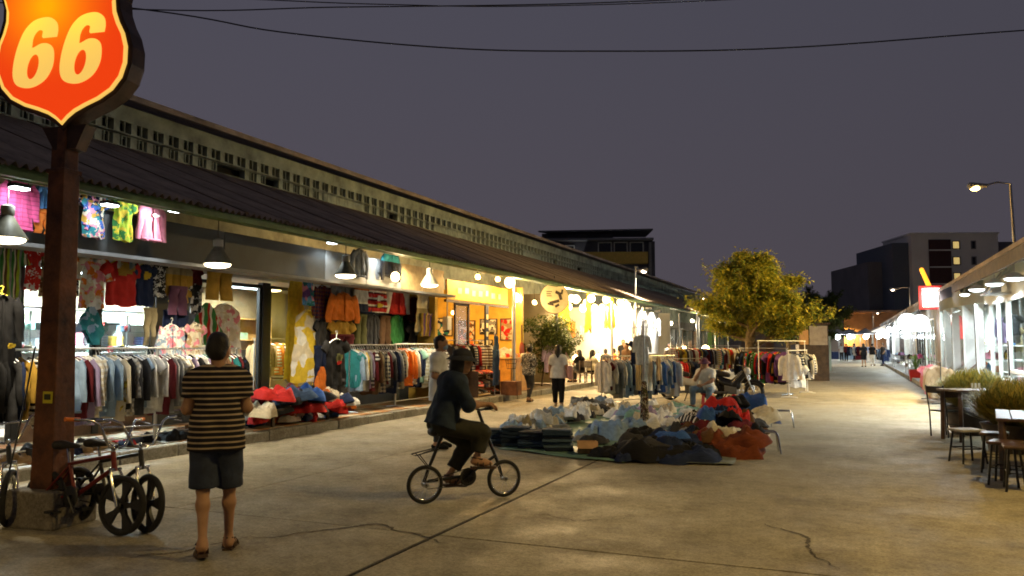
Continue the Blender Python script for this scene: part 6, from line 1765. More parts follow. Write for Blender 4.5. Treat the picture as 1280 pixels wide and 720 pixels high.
# stand of belts rising from the middle heap, white clothes hung above
p = G(806, 548)
t = thing('belt_stand', 'thin stand hung with patterned belts among the heaps', 'stand', p)
MB().tube([(0, 0, 0), (0, 0, 2.05)], .015, 8).build('pole', STEEL, t)
MB().lathe([(.22, 0), (.22, .015), (.03, .04)], 18).build('foot', STEEL, t)
for i in range(10):
    a_ = i * .63
    m_ = FL('charcoal', 'olive', 'cream', 'maroon', f=30)
    MB().tube([(.03 * math.cos(a_), .03 * math.sin(a_), .98), (.05 * math.cos(a_), .05 * math.sin(a_), .7), (.06 * math.cos(a_ + .3), .06 * math.sin(a_ + .3), .36 - .03 * (i % 4))], [.012, .02, .014], 6).build('belt', m_, t, smooth=60)
p = F(803, 470, 20)
for i, (dx, dz, c_, k_, L) in enumerate(((.0, 1.85, 'white', 'shirt', .75), (-.16, 1.72, 'navy', 'tee', .6), (.1, 1.3, 'white', 'trousers', .85), (.34, 1.3, 'tan', 'shirt', .6), (-.2, 1.15, 'khaki', 'trousers', .7))):
    o = inst(k_ if k_ != 'dress' else 'dress', one_piece(k_, .38, L, 60 + i), PL(c_), None, (p.x + dx, p.y + .1 * i, dz), (0, 0, R(20 + 25 * i)))
    tag(o, '%s %s hung on the tall stand behind the white heap' % (c_.replace('_', ' '), k_), 'shirt' if k_ in ('shirt', 'tee') else k_)
t = thing('clothes_stand', 'tall thin stand behind the white heap', 'stand', (p.x, p.y, 0))
MB().tube([(0, 0, 0), (0, 0, 2.1)], .016, 8).build('pole', STEEL, t); MB().tube([(-.35, 0, 2.0), (0, 0, 2.06), (.4, .3, 2.0)], .01, 6).build('arm', STEEL, t)
for i in range(3):
    a_ = i * 2.09; MB().tube([(0, 0, .25), (.35 * math.cos(a_), .35 * math.sin(a_), .01)], .011, 6).build('leg', STEEL, t)
# heap on the pavement below the large window
t0 = G(362, 520, .16)
t = thing('low_table', 'low wooden table under the heap on the pavement', 'table', (-9.6, YU(362, -9.6), .16), R(90))
MB().box((0, 0, .3), (1.7, .7, .03)).build('top', WOODD, t)
for sx in (-.8, .8):
    for sy in (-.3, .3): MB().box((sx, sy, .142), (.05, .05, .284)).build('leg', WOODD, t)
pc = ['red', 'denim', 'cream', 'blue', 'white', 'maroon', 'orange', 'navy', 'grey', 'red', 'charcoal']
for i in range(54):
    a_ = uni(-1, 1); p = Vector((-9.6 + uni(-.35, .5), YU(362, -9.6) + a_ * 1.25, .16 + (.30 + .28 * (1 - a_ * a_)) * uni(.05, 1.)))
    c_ = RND.choice(pc)
    heap_item(p, uni(.28, .5), uni(.25, .42), uni(.14, .26), c_, '%s garment %s the pavement heap below the window, %s end' % (c_, 'high on' if p.z > .4 else 'low in', 'kaftan' if a_ > 0 else 'striped man'), group='heap on the pavement', tilt=.3)
for u, v, z, w, c_, lab in ((345, 488, .5, .62, 'red', 'red jacket on top of the pavement heap'), (368, 492, .45, .65, 'denim', 'dark denim jacket lying on the pavement heap'), (385, 485, .45, .5, 'blue', 'royal blue garment on the pavement heap'), (382, 508, .2, .55, 'red', 'red cloth spilling over the front of the pavement heap'), (325, 508, .25, .55, 'cream', 'cream cloth spilling over the front of the pavement heap')):
    p = X(u, v, -9.2); heap_item((p.x, p.y, .16 + z), w, .6, .28, c_, lab, tilt=.2)
# clutter at the feet of the rails
for i in range(20):
    u = 20 + i * 12 + uni(-6, 6); x_ = uni(-9.7, -9.45)
    c_ = RND.choice(['black', 'charcoal', 'brown', 'navy', 'red', 'charcoal', 'tan'])
    heap_item((x_, YU(u, x_), .178), uni(.25, .5), uni(.25, .4), uni(.1, .2), c_, '%s bundle on the pavement under the %s' % (c_, 'rail behind the bicycles' if u < 70 else ('rail right of the sign post' if u < 196 else 'dark rail before the window')), group='bundles under the rails')

# ================================================================ TREE
BARK = M('bark', (.16, .115, .06), .9, var=.35, scale=9, bump=.5, bscale=30)
def tree(p, Ht, W, label, seed, leaves, mats, leaf=.16, name='street_tree', trunk_r=.14, group=None, spike=1.0):
    rn = random.Random(seed)
    t = thing(name, label, 'tree', p, 0, group)
    zt = Ht * .34
    mb = MB()
    mb.tube([(0, 0, 0), (.05, .02, zt * .5), (.0, .05, zt), (.08, 0, Ht * .55), (.04, .03, Ht * .8)], [trunk_r * 1.25, trunk_r, trunk_r * .85, trunk_r * .5, trunk_r * .15], 12)
    mb.build('trunk', BARK, t, smooth=70)
    pts = []; br = MB()
    def limb(a, d, L, r, lv):
        n = 5; P = [Vector(a)]; dd = Vector(d).normalized()
        for i in range(n):
            dd = (dd + Vector((rn.uniform(-.22, .22), rn.uniform(-.22, .22), rn.uniform(-.1, .16)))).normalized()
            P.append(P[-1] + dd * L / n)
        br.tube(P, [r * (1 - .75 * i / n) for i in range(n + 1)], 5 if lv else 7)
        for i in range(1, n + 1):
            if lv >= 2:
                for _ in range(leaves): pts.append(P[i] + Vector((rn.gauss(0, .11), rn.gauss(0, .11), rn.gauss(0, .09))))
            if lv < 3 and i > 1:
                for _ in range(2 if lv else 3):
                    a2 = rn.uniform(0, 6.28); e = rn.uniform(-.25, .8)
                    nd = (dd * .7 + Vector((math.cos(a2), math.sin(a2), e * .8)) * .8).normalized()
                    if lv < 2 or rn.random() < .6: limb(P[i], nd, L * rn.uniform(.42, .62), r * .5, lv + 1)
    nl = 15
    for i in range(nl):                                        # limbs all the way up the leader, shorter towards the top
        a = i * 2.4 + rn.uniform(-.3, .3); q = i / (nl - 1); e = .05 + .9 * q + rn.uniform(-.1, .25)
        z = zt * .9 + (Ht * .74 - zt * .9) * q
        limb((.04, .02, z), (math.cos(a), math.sin(a), e), W * .5 * (.80 - .34 * q) * rn.uniform(.8, 1.08), trunk_r * (.4 - .2 * q), 1)
    # a few long shoots that break the outline
    for i in range(int(12 * spike)):
        a = rn.uniform(0, 6.28); e = rn.uniform(.0, 1.6)
        q = Vector((math.cos(a) * W * .26, math.sin(a) * W * .26, Ht * rn.uniform(.5, .78)))
        d = Vector((math.cos(a), math.sin(a), e)).normalized()
        P = [q + d * (W * .3) * s + Vector((0, 0, -.06 * s * s)) for s in (0, .35, .7, 1.)]
        br.tube(P, [.016, .012, .008, .004], 5)
        for s in range(30): 
            u_ = s / 29; b_ = P[0] * (1 - u_) + P[3] * u_
            pts.append(b_ + Vector((rn.gauss(0, .06), rn.gauss(0, .06), rn.gauss(0, .05))))
    br.build('branches', BARK, t, smooth=70)
    inst('crown', leaf_mesh('crown', pts, leaf, mats, 2.2, .25, rn=rn), None, t)
    return t
YL = [leaf_mat('leaf_lit_yellow', (.50, .42, .035)), leaf_mat('leaf_lit_yellow_green', (.38, .36, .04)), leaf_mat('leaf_lit_olive', (.27, .27, .035)), leaf_mat('leaf_lit_green', (.17, .23, .04))]  # leaf colours raised towards yellow: street lamp light put into them
p = F(938, 440, 28.5); p.z = 0
tree(p, 5.1, 4.0, 'bushy yellow-lit tree standing behind the clothes rails', 5, 15, YL, .15, trunk_r=.21)

# ================================================================ CABLES OVERHEAD
def cable(pts, label, r=.012):
    P = [q_ if isinstance(q_, Vector) else F(*q_) for q_ in pts]
    Q = []
    for i in range(len(P) - 1):
        p0, p1, p2, p3 = P[max(0, i - 1)], P[i], P[i + 1], P[min(len(P) - 1, i + 2)]
        for s in range(8):
            t = s / 8
            Q.append(.5 * ((2 * p1) + (-p0 + p2) * t + (2 * p0 - 5 * p1 + 4 * p2 - p3) * t * t + (-p0 + 3 * p1 - 3 * p2 + p3) * t ** 3))
    Q.append(P[-1])
    tag(MB().tube(Q, r, 5).build('overhead_cable', M('cable_black', (.03, .03, .035), .6), smooth=60), label, 'cable')
cable([Vector((-20, 9, 9.3)), (180, 12, 15), (350, 40, 15), (560, 60, 15), (740, 64, 15), (980, 60, 15), (1280, 38, 16), Vector((9.3, 22.5, 8.9))], 'sagging black cable crossing the sky, lowest of three', .015)
cable([Vector((-20, 9, 8.9)), (180, 12, 15), (420, 9, 15.5), (700, 5, 16), (1000, -6, 17), Vector((9.3, 22.5, 9.6))], 'nearly straight black cable at the top of the sky', .013)
cable([Vector((-20, 9, 9.6)), (100, -14, 15), (360, 1, 15), (500, 6, 15.5), (640, 8, 16), (860, 2, 16.5), (1100, -12, 17), Vector((9.3, 22.5, 10.0))], 'thin slack cable touching the straight one', .011)

for x_, y_, lab in ((-20, 9, 'concrete utility pole behind the market hall'), (9.3, 22.5, 'concrete utility pole behind the white shops')):
    t = thing('utility_pole', lab, 'pole', (x_, y_, 0))
    f = MB(); taper(f, 0, 10.4, .15, .09); f.build('mast', KERB, t, bevel=.01)
    for z_ in (8.9, 9.6): MB().box((0, 0, z_), (.1, 1.2, .1)).build('cross_arm', STEEL, t)
    for z_ in (8.98, 9.68):
        for k_ in (-.5, 0, .5): MB().lathe([(.03, 0), (.05, .04), (.03, .08), (.045, .11), (.02, .14)], 10).build('insulator', M('insulator_brown', (.12, .05, .03), .3), t, loc=(0, k_, z_))
# ================================================================ RIGHT ROW OF SHOPS
rowx = 3.45
row = thing('shop_row', 'low row of white and brown shops along the right pavement', 'building', (rowx, 45, 0))
def rb(name, mb, mats, **k): return mb.build(name, mats, row, loc=(-rowx, -45, 0), **k)
PWALL = M('pale_green_white', (.66, .68, .62), .6, var=.08, scale=1.5)
BROWN = M('brown_cladding', (.17, .10, .055), .6, var=.25, scale=3, bump=.15)
YA, YB = 14.0, 86.0
EXr, EZr = 2.92, 3.42
rb('roof', MB().add([(EXr, YA, EZr), (EXr, YB, EZr), (8.5, YB, 4.7), (8.5, YA, 4.7), (EXr, YA, EZr + .09), (EXr, YB, EZr + .09), (8.5, YB, 4.79), (8.5, YA, 4.79)],
   [(3, 2, 1, 0), (4, 5, 6, 7), (0, 1, 5, 4), (1, 2, 6, 5), (3, 0, 4, 7)]), ROOF)
rb('eave_beam', MB().box((EXr + .04, (YA + YB) / 2, EZr - .13), (.06, YB - YA, .27)), M('brown_beam', (.12, .075, .04), .6, var=.3))
rb('soffit', MB().add([(EXr, YA, EZr - .02), (rowx + .6, YA, EZr - .03), (rowx + .6, YB, EZr - .03), (EXr, YB, EZr - .02)], [(0, 1, 2, 3)]), PWALL)
def ru(u, x=rowx, v=430): return X(u, v, x).y
# white shop: from the near end to the curved bay window
yb1, yb0 = ru(1186), ru(1233)
rb('wall', MB().box((rowx + .06, (YA + yb0) / 2, .42), (.12, yb0 - YA, .58)), PWALL)
rb('wall', MB().box((rowx + .06, (YA + yb0) / 2, 3.04), (.12, yb0 - YA, .70)), PWALL)
def rwindow(y0, y1, z0=.72, z1=2.68, m=WHITEP, mull=2, x=rowx):
    f = MB()
    for z in (z0 + .03, z1 - .03): f.box((x, (y0 + y1) / 2, z), (.09, y1 - y0, .07))
    for i in range(mull + 1):
        y = y0 + .035 + (y1 - y0 - .07) * i / mull; f.box((x, y, (z0 + z1) / 2), (.085, .07, z1 - z0 - .13))
    w = rb('shop_window', f, m, bevel=.006)
    for i in range(mull):
        ya = y0 + .07 + (y1 - y0 - .07) * i / mull
        MB().box((x, ya + (y1 - y0 - .07) / mull / 2 - .035, (z0 + z1) / 2), (.01, (y1 - y0 - .07) / mull - .07, z1 - z0 - .14)).build('pane', GL, w)
    sl_ = MB().box((x - .08, (y0 + y1) / 2, z0 - .03), (.24, y1 - y0 + .06, .05)).build('sill', m, w, bevel=.006)
rwindow(ru(1262), ru(1240)); rwindow(YA + .3, ru(1300), mull=3)
# glazed door with a dark handle rail
y0, y1 = ru(1298), ru(1265)
f = MB()
for y in (y0 + .04, y1 - .04): f.box((rowx - .03, y, 1.42), (.08, .08, 2.56))
for z in (.2, 1.0, 2.64): f.box((rowx - .03, (y0 + y1) / 2, z), (.08, y1 - y0 - .16, .09))
dr = rb('shop_door', f, WHITEP, bevel=.006)
MB().box((rowx - .03, (y0 + y1) / 2, 1.42), (.01, y1 - y0 - .14, 2.4)).build('pane', GL, dr)
MB().tube([(rowx - .1, y1 - .14, .9), (rowx - .1, y1 - .14, 1.7)], .016, 8).build('handle', BLACKM, dr)
# curved bay
cy, ry_ = (yb0 + yb1) / 2, (yb1 - yb0) / 2
def arc(z0, z1, m, name, off=0., parent=None, n=20, th=.06):
    f = MB()
    for i in range(n):
        a0, a1 = math.pi * i / n, math.pi * (i + 1) / n
        q = []
        for a in (a0, a1):
            for r in (0, -th): q.append((rowx + .06 - (.62 + off + r) * math.sin(a), cy - (ry_ + (off + r) * .5) * math.cos(a)))
        f.add([(*q[0], z0), (*q[2], z0), (*q[3], z0), (*q[1], z0), (*q[0], z1), (*q[2], z1), (*q[3], z1), (*q[1], z1)], [(0, 1, 5, 4), (3, 7, 6, 2), (4, 5, 6, 7), (0, 3, 2, 1), (1, 2, 6, 5), (0, 4, 7, 3)])
    return f.build(name, m, parent or row, loc=(-rowx, -45, 0), smooth=35) if parent is None else f.build(name, m, parent, smooth=35)
arc(.14, .68, PWALL, 'bay_wall'); arc(2.72, 3.36, PWALL, 'bay_fascia', .03)
sill = arc(.66, .74, M('pink_sill', (.5, .3, .27), .5, var=.15), 'bay_sill', .07)
bay = arc(.74, .80, WHITEP, 'bay_window', .0)
for i in range(1, 8):
    a = math.pi * i / 8
    MB().box((rowx + .06 - .60 * math.sin(a), cy - ry_ * math.cos(a), 1.76), (.06, .06, 1.92)).build('mullion', WHITEP, bay)
arc(.8, 2.72, GL, 'pane', -.03, bay, 20, .008)
# goods inside the bay
for i in range(26):
    y = uni(yb0 + .3, yb1 - .3); x = uni(rowx + .0, rowx + .9); z = [.78, 1.2, 1.6][i % 3]
    c_ = RND.choice(['white', 'red', 'pink', 'sky_blue', 'black', 'yellow', 'cream', 'mint', 'orange'])
    mb = MB().box((0, 0, .08), (.14, .16, .16)).box((0, 0, .168), (.145, .165, .02)) if i % 2 else MB().lathe([(.05, 0), (.07, .06), (.06, .18), (.025, .22), (.03, .26)], 12)
    nm = 'gift_box' if i % 2 else 'vase'
    tag(mb.build(nm, M('goods_' + c_, C[c_], .4), loc=(x, y, z), smooth=40), '%s %s in the curved shop window' % (c_.replace('_', ' '), nm.replace('_', ' ')), nm.split('_')[-1], 'goods in the curved shop window')
for z in (.75, 1.17, 1.57): rb('shelf', MB().box((rowx + .55, cy, z), (.9, yb1 - yb0 - .5, .03)), WHITEP)
for i, (c_, dy) in enumerate((('red', -.6), ('black', .1), ('white', .7), ('pink', 1.2))):
    o = inst('dress', one_piece('dress', .4, .9, 70 + i), PL(c_), None, (rowx + .3, cy + dy, 2.5), (0, 0, R(-90))); tag(o, '%s dress hanging in the curved shop window' % c_, 'dress')
for i in range(12):
    y_ = 15.5 + i * .95; c_ = ['white', 'mint', 'grey', 'pink', 'cream', 'navy', 'tan', 'pale_blue', 'charcoal', 'red', 'lilac', 'khaki'][i]
    k_ = ['dress', 'shirt', 'tee'][i % 3]
    o = inst(k_ if k_ != 'tee' else 'tee_shirt', one_piece(k_, .46, .95 if k_ == 'dress' else .7, 80 + i), PL(c_), None, (rowx + .35 + .5 * (i % 2), y_, 2.35 - .25 * (i % 2)), (0, 0, R(-90 + 20 * (i % 3))))
    tag(o, '%s %s hanging inside the white shop' % (c_.replace('_', ' '), k_), 'dress' if k_ == 'dress' else 'shirt')
rb('end_wall', MB().add([(rowx + .002, YA + .02, .1), (8.4, YA + .02, .1), (8.4, YA + .02, 4.66), (rowx + .002, YA + .02, 3.5), (rowx + .002, YA + .14, .1), (8.4, YA + .14, .1), (8.4, YA + .14, 4.66), (rowx + .002, YA + .14, 3.5)], [(0, 1, 2, 3), (7, 6, 5, 4), (0, 4, 5, 1), (1, 5, 6, 2), (2, 6, 7, 3), (3, 7, 4, 0)]), PWALL)
rb('back_wall', MB().box((rowx + 2.6, (YA + YB) / 2, 1.7), (.1, YB - YA, 3.4)), PWALL)
rb('shop_floor', MB().box((rowx + 1.35, (YA + YB) / 2, .15), (2.4, YB - YA, .03)), WHITEW)
# brown wall after the bay, then open fronts
yc = ru(1172)
rb('wall', MB().box((rowx + .06, (yb1 + yc) / 2, 1.75), (.14, yc - yb1, 3.22)), BROWN)
nb = thing('wall_notice', 'white paper notice on the brown wall', 'notice', (rowx - .02, (yb1 + yc) / 2 - .3, 2.0)); MB().box((0, 0, 0), (.012, .5, .45)).build('paper', WHITEP, nb)
nb2 = thing('wall_emblem', 'row of three pale scallop shapes on the brown wall', 'sign', (rowx - .02, (yb1 + yc) / 2 - .2, 1.35))
for i in range(3): MB().lathe([(.14, -.01), (.14, .01)], 14, Matrix.Translation((0, (i - 1) * .26, 0)) @ Matrix.Rotation(R(90), 4, 'Y')).build('scallop', WHITEP, nb2)
y = yc
k = 0
while y < YB - 6:
    w_ = 5.2
    m = [GREYW, BROWN, PWALL][k % 3]
    rb('wall', MB().box((rowx + .06, y + .35, 1.75), (.14, .7, 3.22)), m)
    rb('wall', MB().box((rowx + .06, y + .7 + (w_ - .7) / 2, 3.05), (.13, w_ - .7, .62)), m)
    rwindow(y + .7, y + w_, .5, 2.73, [WHITEP, BF, STEEL][k % 3], 3)
    y += w_; k += 1
# lamps along the right eave
def dish(u, v, x, label, power, color=COOL, s=1.):
    p = X(u, v, x)
    t = thing('dish_lamp', label, 'lamp', p)
    MB().lathe([(.2 * s, 0), (.19 * s, .03), (.1 * s, .09 * s), (.04 * s, .12 * s)], 22).build('lamp_shade', WHITEP, t, smooth=35)
    MB().tube([(0, 0, .11 * s), (0, 0, .3), (.25, 0, .36)], .014, 8).build('arm', STEEL, t, smooth=60)
    MB().ball((0, 0, -.005), (.17 * s, .17 * s, .05), 18, 8).build('bulb', E('led_cool_disc', color, 10.), t, smooth=True)
    spot(t, (0, 0, -.08), power, color, 165, radius=.1)
dish(1221, 362, 2.98, 'white dish lamp before the curved bay', 130); dish(1243, 355, 2.98, 'white dish lamp on the bracket beside the bay', 130); dish(1268, 348, 2.98, 'white dish lamp over the glazed door', 130); dish(1206, 368, 3.0, 'small white dish lamp past the curved bay', 40, s=.7)
t = thing('lamp_bracket', 'white steel bracket box carrying the dish lamps', 'bracket', (3.2, ru(1247, 3.2), 2.78))
f = MB(); f.box((0, 0, .0), (.5, .8, .04)).bar((-.2, -.38, .02), (.2, -.38, .55), .04).bar((-.2, .38, .02), (.2, .38, .55), .04).bar((-.22, -.38, .55), (-.22, .38, .55), .04)
f.build('frame', STEEL, t); MB().box((0, 0, .17), (.2, .3, .26)).build('box', WHITEP, t, bevel=.01)
for i in range(2): tube_light((rowx + 1.4, cy - .6 + 1.2 * i, 3.2), 1.6, 'white tube light above the curved shop window', 110, group if False else COOL)
for i, y in enumerate((16.5, 20.5, 24.0)): tube_light((rowx + 1.4, y, 3.2), 1.6, ['first', 'second', 'third'][i] + ' white tube light inside the white shop counted from the tables', 55)
for i in range(6): tube_light((rowx + 1.2, yc + 4 + i * 7.5, 3.1), 2.4, 'white tube light inside the far right shops', 60)
tg = [o for o in SC.objects if o.get('label') == 'white tube light above the curved shop window'] + [o for o in SC.objects if o.get('label') == 'white tube light inside the far right shops']
for o in tg: o['group'] = 'tube lights of the right shops'
# signs on the right: lit red and white box, orange neon tube, round lit signs
p = X(1163, 372, 2.75)
t = thing('box_sign', 'lit white box sign with a red border on the right eave', 'sign', p)
MB().box((0, 0, 0), (.75, .14, .85)).build('case', M('sign_case_red', (.5, .03, .03), .5), t, bevel=.01)
MB().box((.02, -.075, 0), (.56, .012, .66)).build('face', E('sign_white_lit', (1, .95, .93), 3.), t)
for z in (-.3, .3): MB().box((.42, 0, z), (.2, .04, .04)).build('bracket', STEEL, t)
point(t, (-.05, -.35, 0), 12, (1, .9, .9), .2)
a, b = X(1152, 337, 3.0), X(1165, 366, 3.0)
t = thing('neon_tube', 'slanting orange neon tube above the right eave', 'neon', (a.x, a.y, a.z))
MB().tube([(0, 0, 0), b - a], .085, 12).build('tube', E('neon_orange', (1., .36, .02), 2.6), t, smooth=60)
MB().bar(Vector((.06, .02, .0)), (b - a) + Vector((.06, .02, 0)), .06).build('backing', BLACKM, t)
point(t, (-.15, -.1, -.3), 10, (1, .45, .08), .1)
for i, (u, v, x, r) in enumerate(((1134, 403, 2.6, .42), (1150, 404, 2.75, .35))):
    p = X(u, v, x); t = thing('round_lit_sign', ['large', 'small'][i] + ' round white lit sign hanging from the right eave', 'sign', p)
    MB().lathe([(r, -.06), (r * 1.02, 0), (r, .06)], 28, Matrix.Rotation(R(90), 4, 'X')).build('disc', E('disc_white', (.95, .98, 1.), 1.8), t, smooth=40)
    MB().tube([(0, 0, r), (0, 0, r + .3)], .02, 6).build('hanger', BLACKM, t); point(t, (0, -.4, -.1), 14, COOL, .2)
# A frame awnings and stalls further up the right pavement
def stall(p, rz, label, cloth_c, w=2.2, group=None):
    t = thing('market_stall', label, 'stall', p, rz, group)
    MB().box((0, 0, .78), (w, .9, .04)).build('table_top', WOODD, t)
    for sx in (-w / 2 + .05, w / 2 - .05):
        for sy in (-.4, .4): MB().box((sx, sy, .38), (.04, .04, .76)).build('leg', STEEL, t)
    MB().box((0, -.46, .5), (w, .012, .6)).build('table_cloth', PL(cloth_c), t)
    for i in range(6):
        q = Matrix.Translation(Vector(p)) @ Matrix.Rotation(rz, 4, 'Z') @ Vector((-w / 2 + .25 + i * (w - .5) / 5, uni(-.2, .2), .8))
        heap_item(q, .4, .4, .2, RND.choice(list(C)), 'garment laid on the %s' % label, group='goods of the ' + label)
stall((3.05, 44, .12), R(90), 'table stall with a black cloth before the brown wall', 'black')
stall((3.1, 58, .12), R(90), 'table stall with a pale blue cloth further up the right pavement', 'pale_blue')
for y, z, lab, c_ in ((52, 2.5, 'cool bulb over the right stalls', COOL), (60, 2.6, 'cool bulb over the far right stalls', COOL), (70, 2.6, 'cool bulb at the far end of the right row', COOL)):
    bulb(Vector((2.6, y, z)), lab, 60, c_, .16, 'bulb_cool', .5, strength=16.)
# red planters with plants
LEAFB = [M('leaf_bright', (.10, .2, .03), .5, var=.3, scale=20), M('leaf_mid2', (.07, .13, .03), .5, var=.3, scale=20)]
def planter(p, label, w=.55, h=.5, c_='red', hh=.7, group=None):
    t = thing('planter', label, 'planter', p, uni(-.1, .1), group)
    f = MB(); taper(f, 0, h, w * .42, w * .5); f.build('pot', M('planter_' + c_, mul(C[c_], .9), .4), t, bevel=.015)
    MB().box((0, 0, h - .005), (w * .9, w * .9, .03)).build('soil', JOINT, t)
    vs = MB()
    for i in range(16):
        a_ = uni(0, 6.28); L = hh * uni(.6, 1.1); b_ = uni(.1, .45)
        P = [Vector((.04 * math.cos(a_), .04 * math.sin(a_), h)), Vector((b_ * .5 * math.cos(a_), b_ * .5 * math.sin(a_), h + L * .6)), Vector((b_ * math.cos(a_), b_ * math.sin(a_), h + L * uni(.7, 1.)))]
        sd = Vector((-math.sin(a_), math.cos(a_), 0)) * .03
        vs.add([P[0] - sd * .5, P[0] + sd * .5, P[1] + sd, P[1] - sd, P[2]], [(0, 1, 2, 3), (3, 2, 4)])
    vs.build('leaves', LEAFB[0], t)
planter(G(1145, 476), 'red planter with a tall green plant at the kerb'); planter(G(1158, 474) + Vector((.3, 0, 0)), 'red planter with green blades beside the pink clothes'); planter(F(1190, 470, 29) * Vector((1, 1, 0)) + Vector((0, 0, .14)), 'small red pot with a cactus-like plant on the pavement', .4, .35)
# potted grassy bushes by the tables
GRASS = [leaf_mat('grass_lit_gold', (.46, .34, .06)), leaf_mat('grass_lit_olive', (.32, .26, .05)), leaf_mat('grass_lit_green', (.18, .18, .04))]  # golden lamp light on the blades is put into their colours
def bush(p, label, w, h, z0):
    t = thing('potted_bush', label, 'plant', p)
    MB().lathe([(w * .28, 0), (w * .36, z0 * .9), (w * .38, z0), (w * .33, z0), (w * .30, z0 - .06)], 22).build('pot', M('pot_dark', (.06, .045, .035), .6, var=.3), t, smooth=35)
    vs, fs, mi = [], [], []
    for i in range(4200):
        a_ = uni(0, 6.28); r = math.sqrt(rnd()) * w * .22; tip = uni(.15, 1.) * w * .62; zz = h * uni(.35, 1.05) * (1 - .45 * (tip / (w * .62)) ** 2)
        b0 = Vector((r * math.cos(a_), r * math.sin(a_), z0 - .02)); a2 = a_ + uni(-.5, .5)
        P1 = b0 + Vector((tip * .45 * math.cos(a2), tip * .45 * math.sin(a2), zz * .75)); P2 = Vector((tip * math.cos(a2), tip * math.sin(a2), z0 + zz))
        sd = Vector((-math.sin(a2), math.cos(a2), 0)) * uni(.008, .014); n = len(vs)
        vs += [P1 - sd, P1 + sd, P2, b0]; fs += [(n, n + 1, n + 2), (n + 3, n + 1, n)]; k_ = RND.randrange(3); mi += [k_, k_]
    me = bpy.data.meshes.new('foliage'); me.from_pydata([tuple(v) for v in vs], [], fs)
    for m in GRASS: me.materials.append(m)
    me.polygons.foreach_set('material_index', mi); inst('foliage', me, None, t)
p = F(1217, 500, 14.6); p.z = 0; bush(p, 'gold-lit feathery bush behind the small bar table', 1.35, .72, .50)
p = F(1262, 520, 12.2); p.z = 0; bush(p + Vector((.05, 0, 0)), 'gold-lit feathery bush behind the long table', 1.2, .72, .42)
p = F(1290, 520, 11.5); p.z = 0; bush(p + Vector((.3, .3, 0)), 'second gold-lit feathery bush at the end of the long table', 1.0, .62, .36)
# tables, stools and the chair
TW = M('table_wood', (.075, .042, .025), .35, var=.4, scale=6, bump=.15)
def table(p, rz, w, d, h, label):
    t = thing('wooden_table', label, 'table', p, rz)
    for i in range(4): MB().box((0, -d / 2 + d * (i + .5) / 4, h - .018), (w, d / 4 - .006, .036)).build('plank', TW, t, bevel=.004)
    MB().box((0, -d / 2 + .06, h - .1), (w - .12, .025, .12)).box((0, d / 2 - .06, h - .1), (w - .12, .025, .12)).build('apron', TW, t)
    for sx in (-w / 2 + .07, w / 2 - .07):
        for sy in (-d / 2 + .07, d / 2 - .07): MB().bar((sx, sy, h - .037), (sx * 1.03, sy * 1.05, 0), .06).build('leg', TW, t, bevel=.005)
    return t
p = F(1217, 500, 13.6); p.z = 0
table(p, YAW + R(4), .92, .62, .86, 'small dark bar table with the gold-lit bush behind')
nt2 = thing('table_number', 'small white holder standing on the bar table', 'holder', (p.x + .04, p.y + .02, .86), YAW)
for i in range(3): MB().box((-.06 + i * .06, 0, .05), (.028, .02, .1)).build('card', WHITEP, nt2)
p = F(1275, 560, 9.9); p.z = 0
table(p + Vector((.12, .25, 0)), R(82), 1.5, .66, .74, 'long dark table at the end of the terrace')
def stool(p, rz, label, h=.46, seat=None):
    t = thing('stool', label, 'stool', p, rz)
    MB().box((0, 0, h - .018), (.36, .32, .036)).build('seat', seat or M('seat_grey', (.32, .31, .28), .5, var=.2), t, bevel=.012)
    for sx in (-1, 1):
        for sy in (-1, 1): MB().tube([(sx * .13, sy * .11, h - .036), (sx * .175, sy * .15, .0)], .014, 8).build('leg', BLACKM, t, smooth=40)
    MB().tube([(-.155, -.13, .2), (.155, -.13, .2), (.155, .13, .2), (-.155, .13, .2)], .009, 6, closed=True).build('stretcher', BLACKM, t)
p = F(1210, 578, 11.1); p.z = 0; stool(p, YAW + R(6), 'grey topped stool before the small bar table')
p = F(1258, 600, 9.4); p.z = 0; stool(p + Vector((-.0, -.02, 0)), R(70), 'dark stool pushed under the near end of the long table', .5, TW)
p = F(1245, 590, 10.3); p.z = 0; stool(p, R(80), 'dark stool pushed under the far end of the long table', .5, TW)
p = F(1276, 605, 9.0); p.z = 0; stool(p, R(85), 'dark stool at the head of the long table', .5, TW)
p = F(1184, 547, 14.2); p.z = 0
t = thing('folding_chair', 'thin black metal chair beside the small bar table', 'chair', p, YAW + R(-70))
MB().box((0, 0, .45), (.38, .36, .025)).build('seat', BLACKM, t, bevel=.006)
for sx in (-.18, .18):
    MB().tube([(sx, -.17, 0), (sx, -.19, .45), (sx, -.26, .9)], .013, 8).build('leg', BLACKM, t, smooth=60); MB().tube([(sx, .19, 0), (sx, .17, .44)], .013, 8).build('leg', BLACKM, t, smooth=60)
MB().box((0, -.245, .82), (.36, .016, .12)).build('backrest', BLACKM, t, bevel=.005)
MB().tube([(-.18, .18, .2), (.18, .18, .2)], .009, 6).build('stretcher', BLACKM, t)

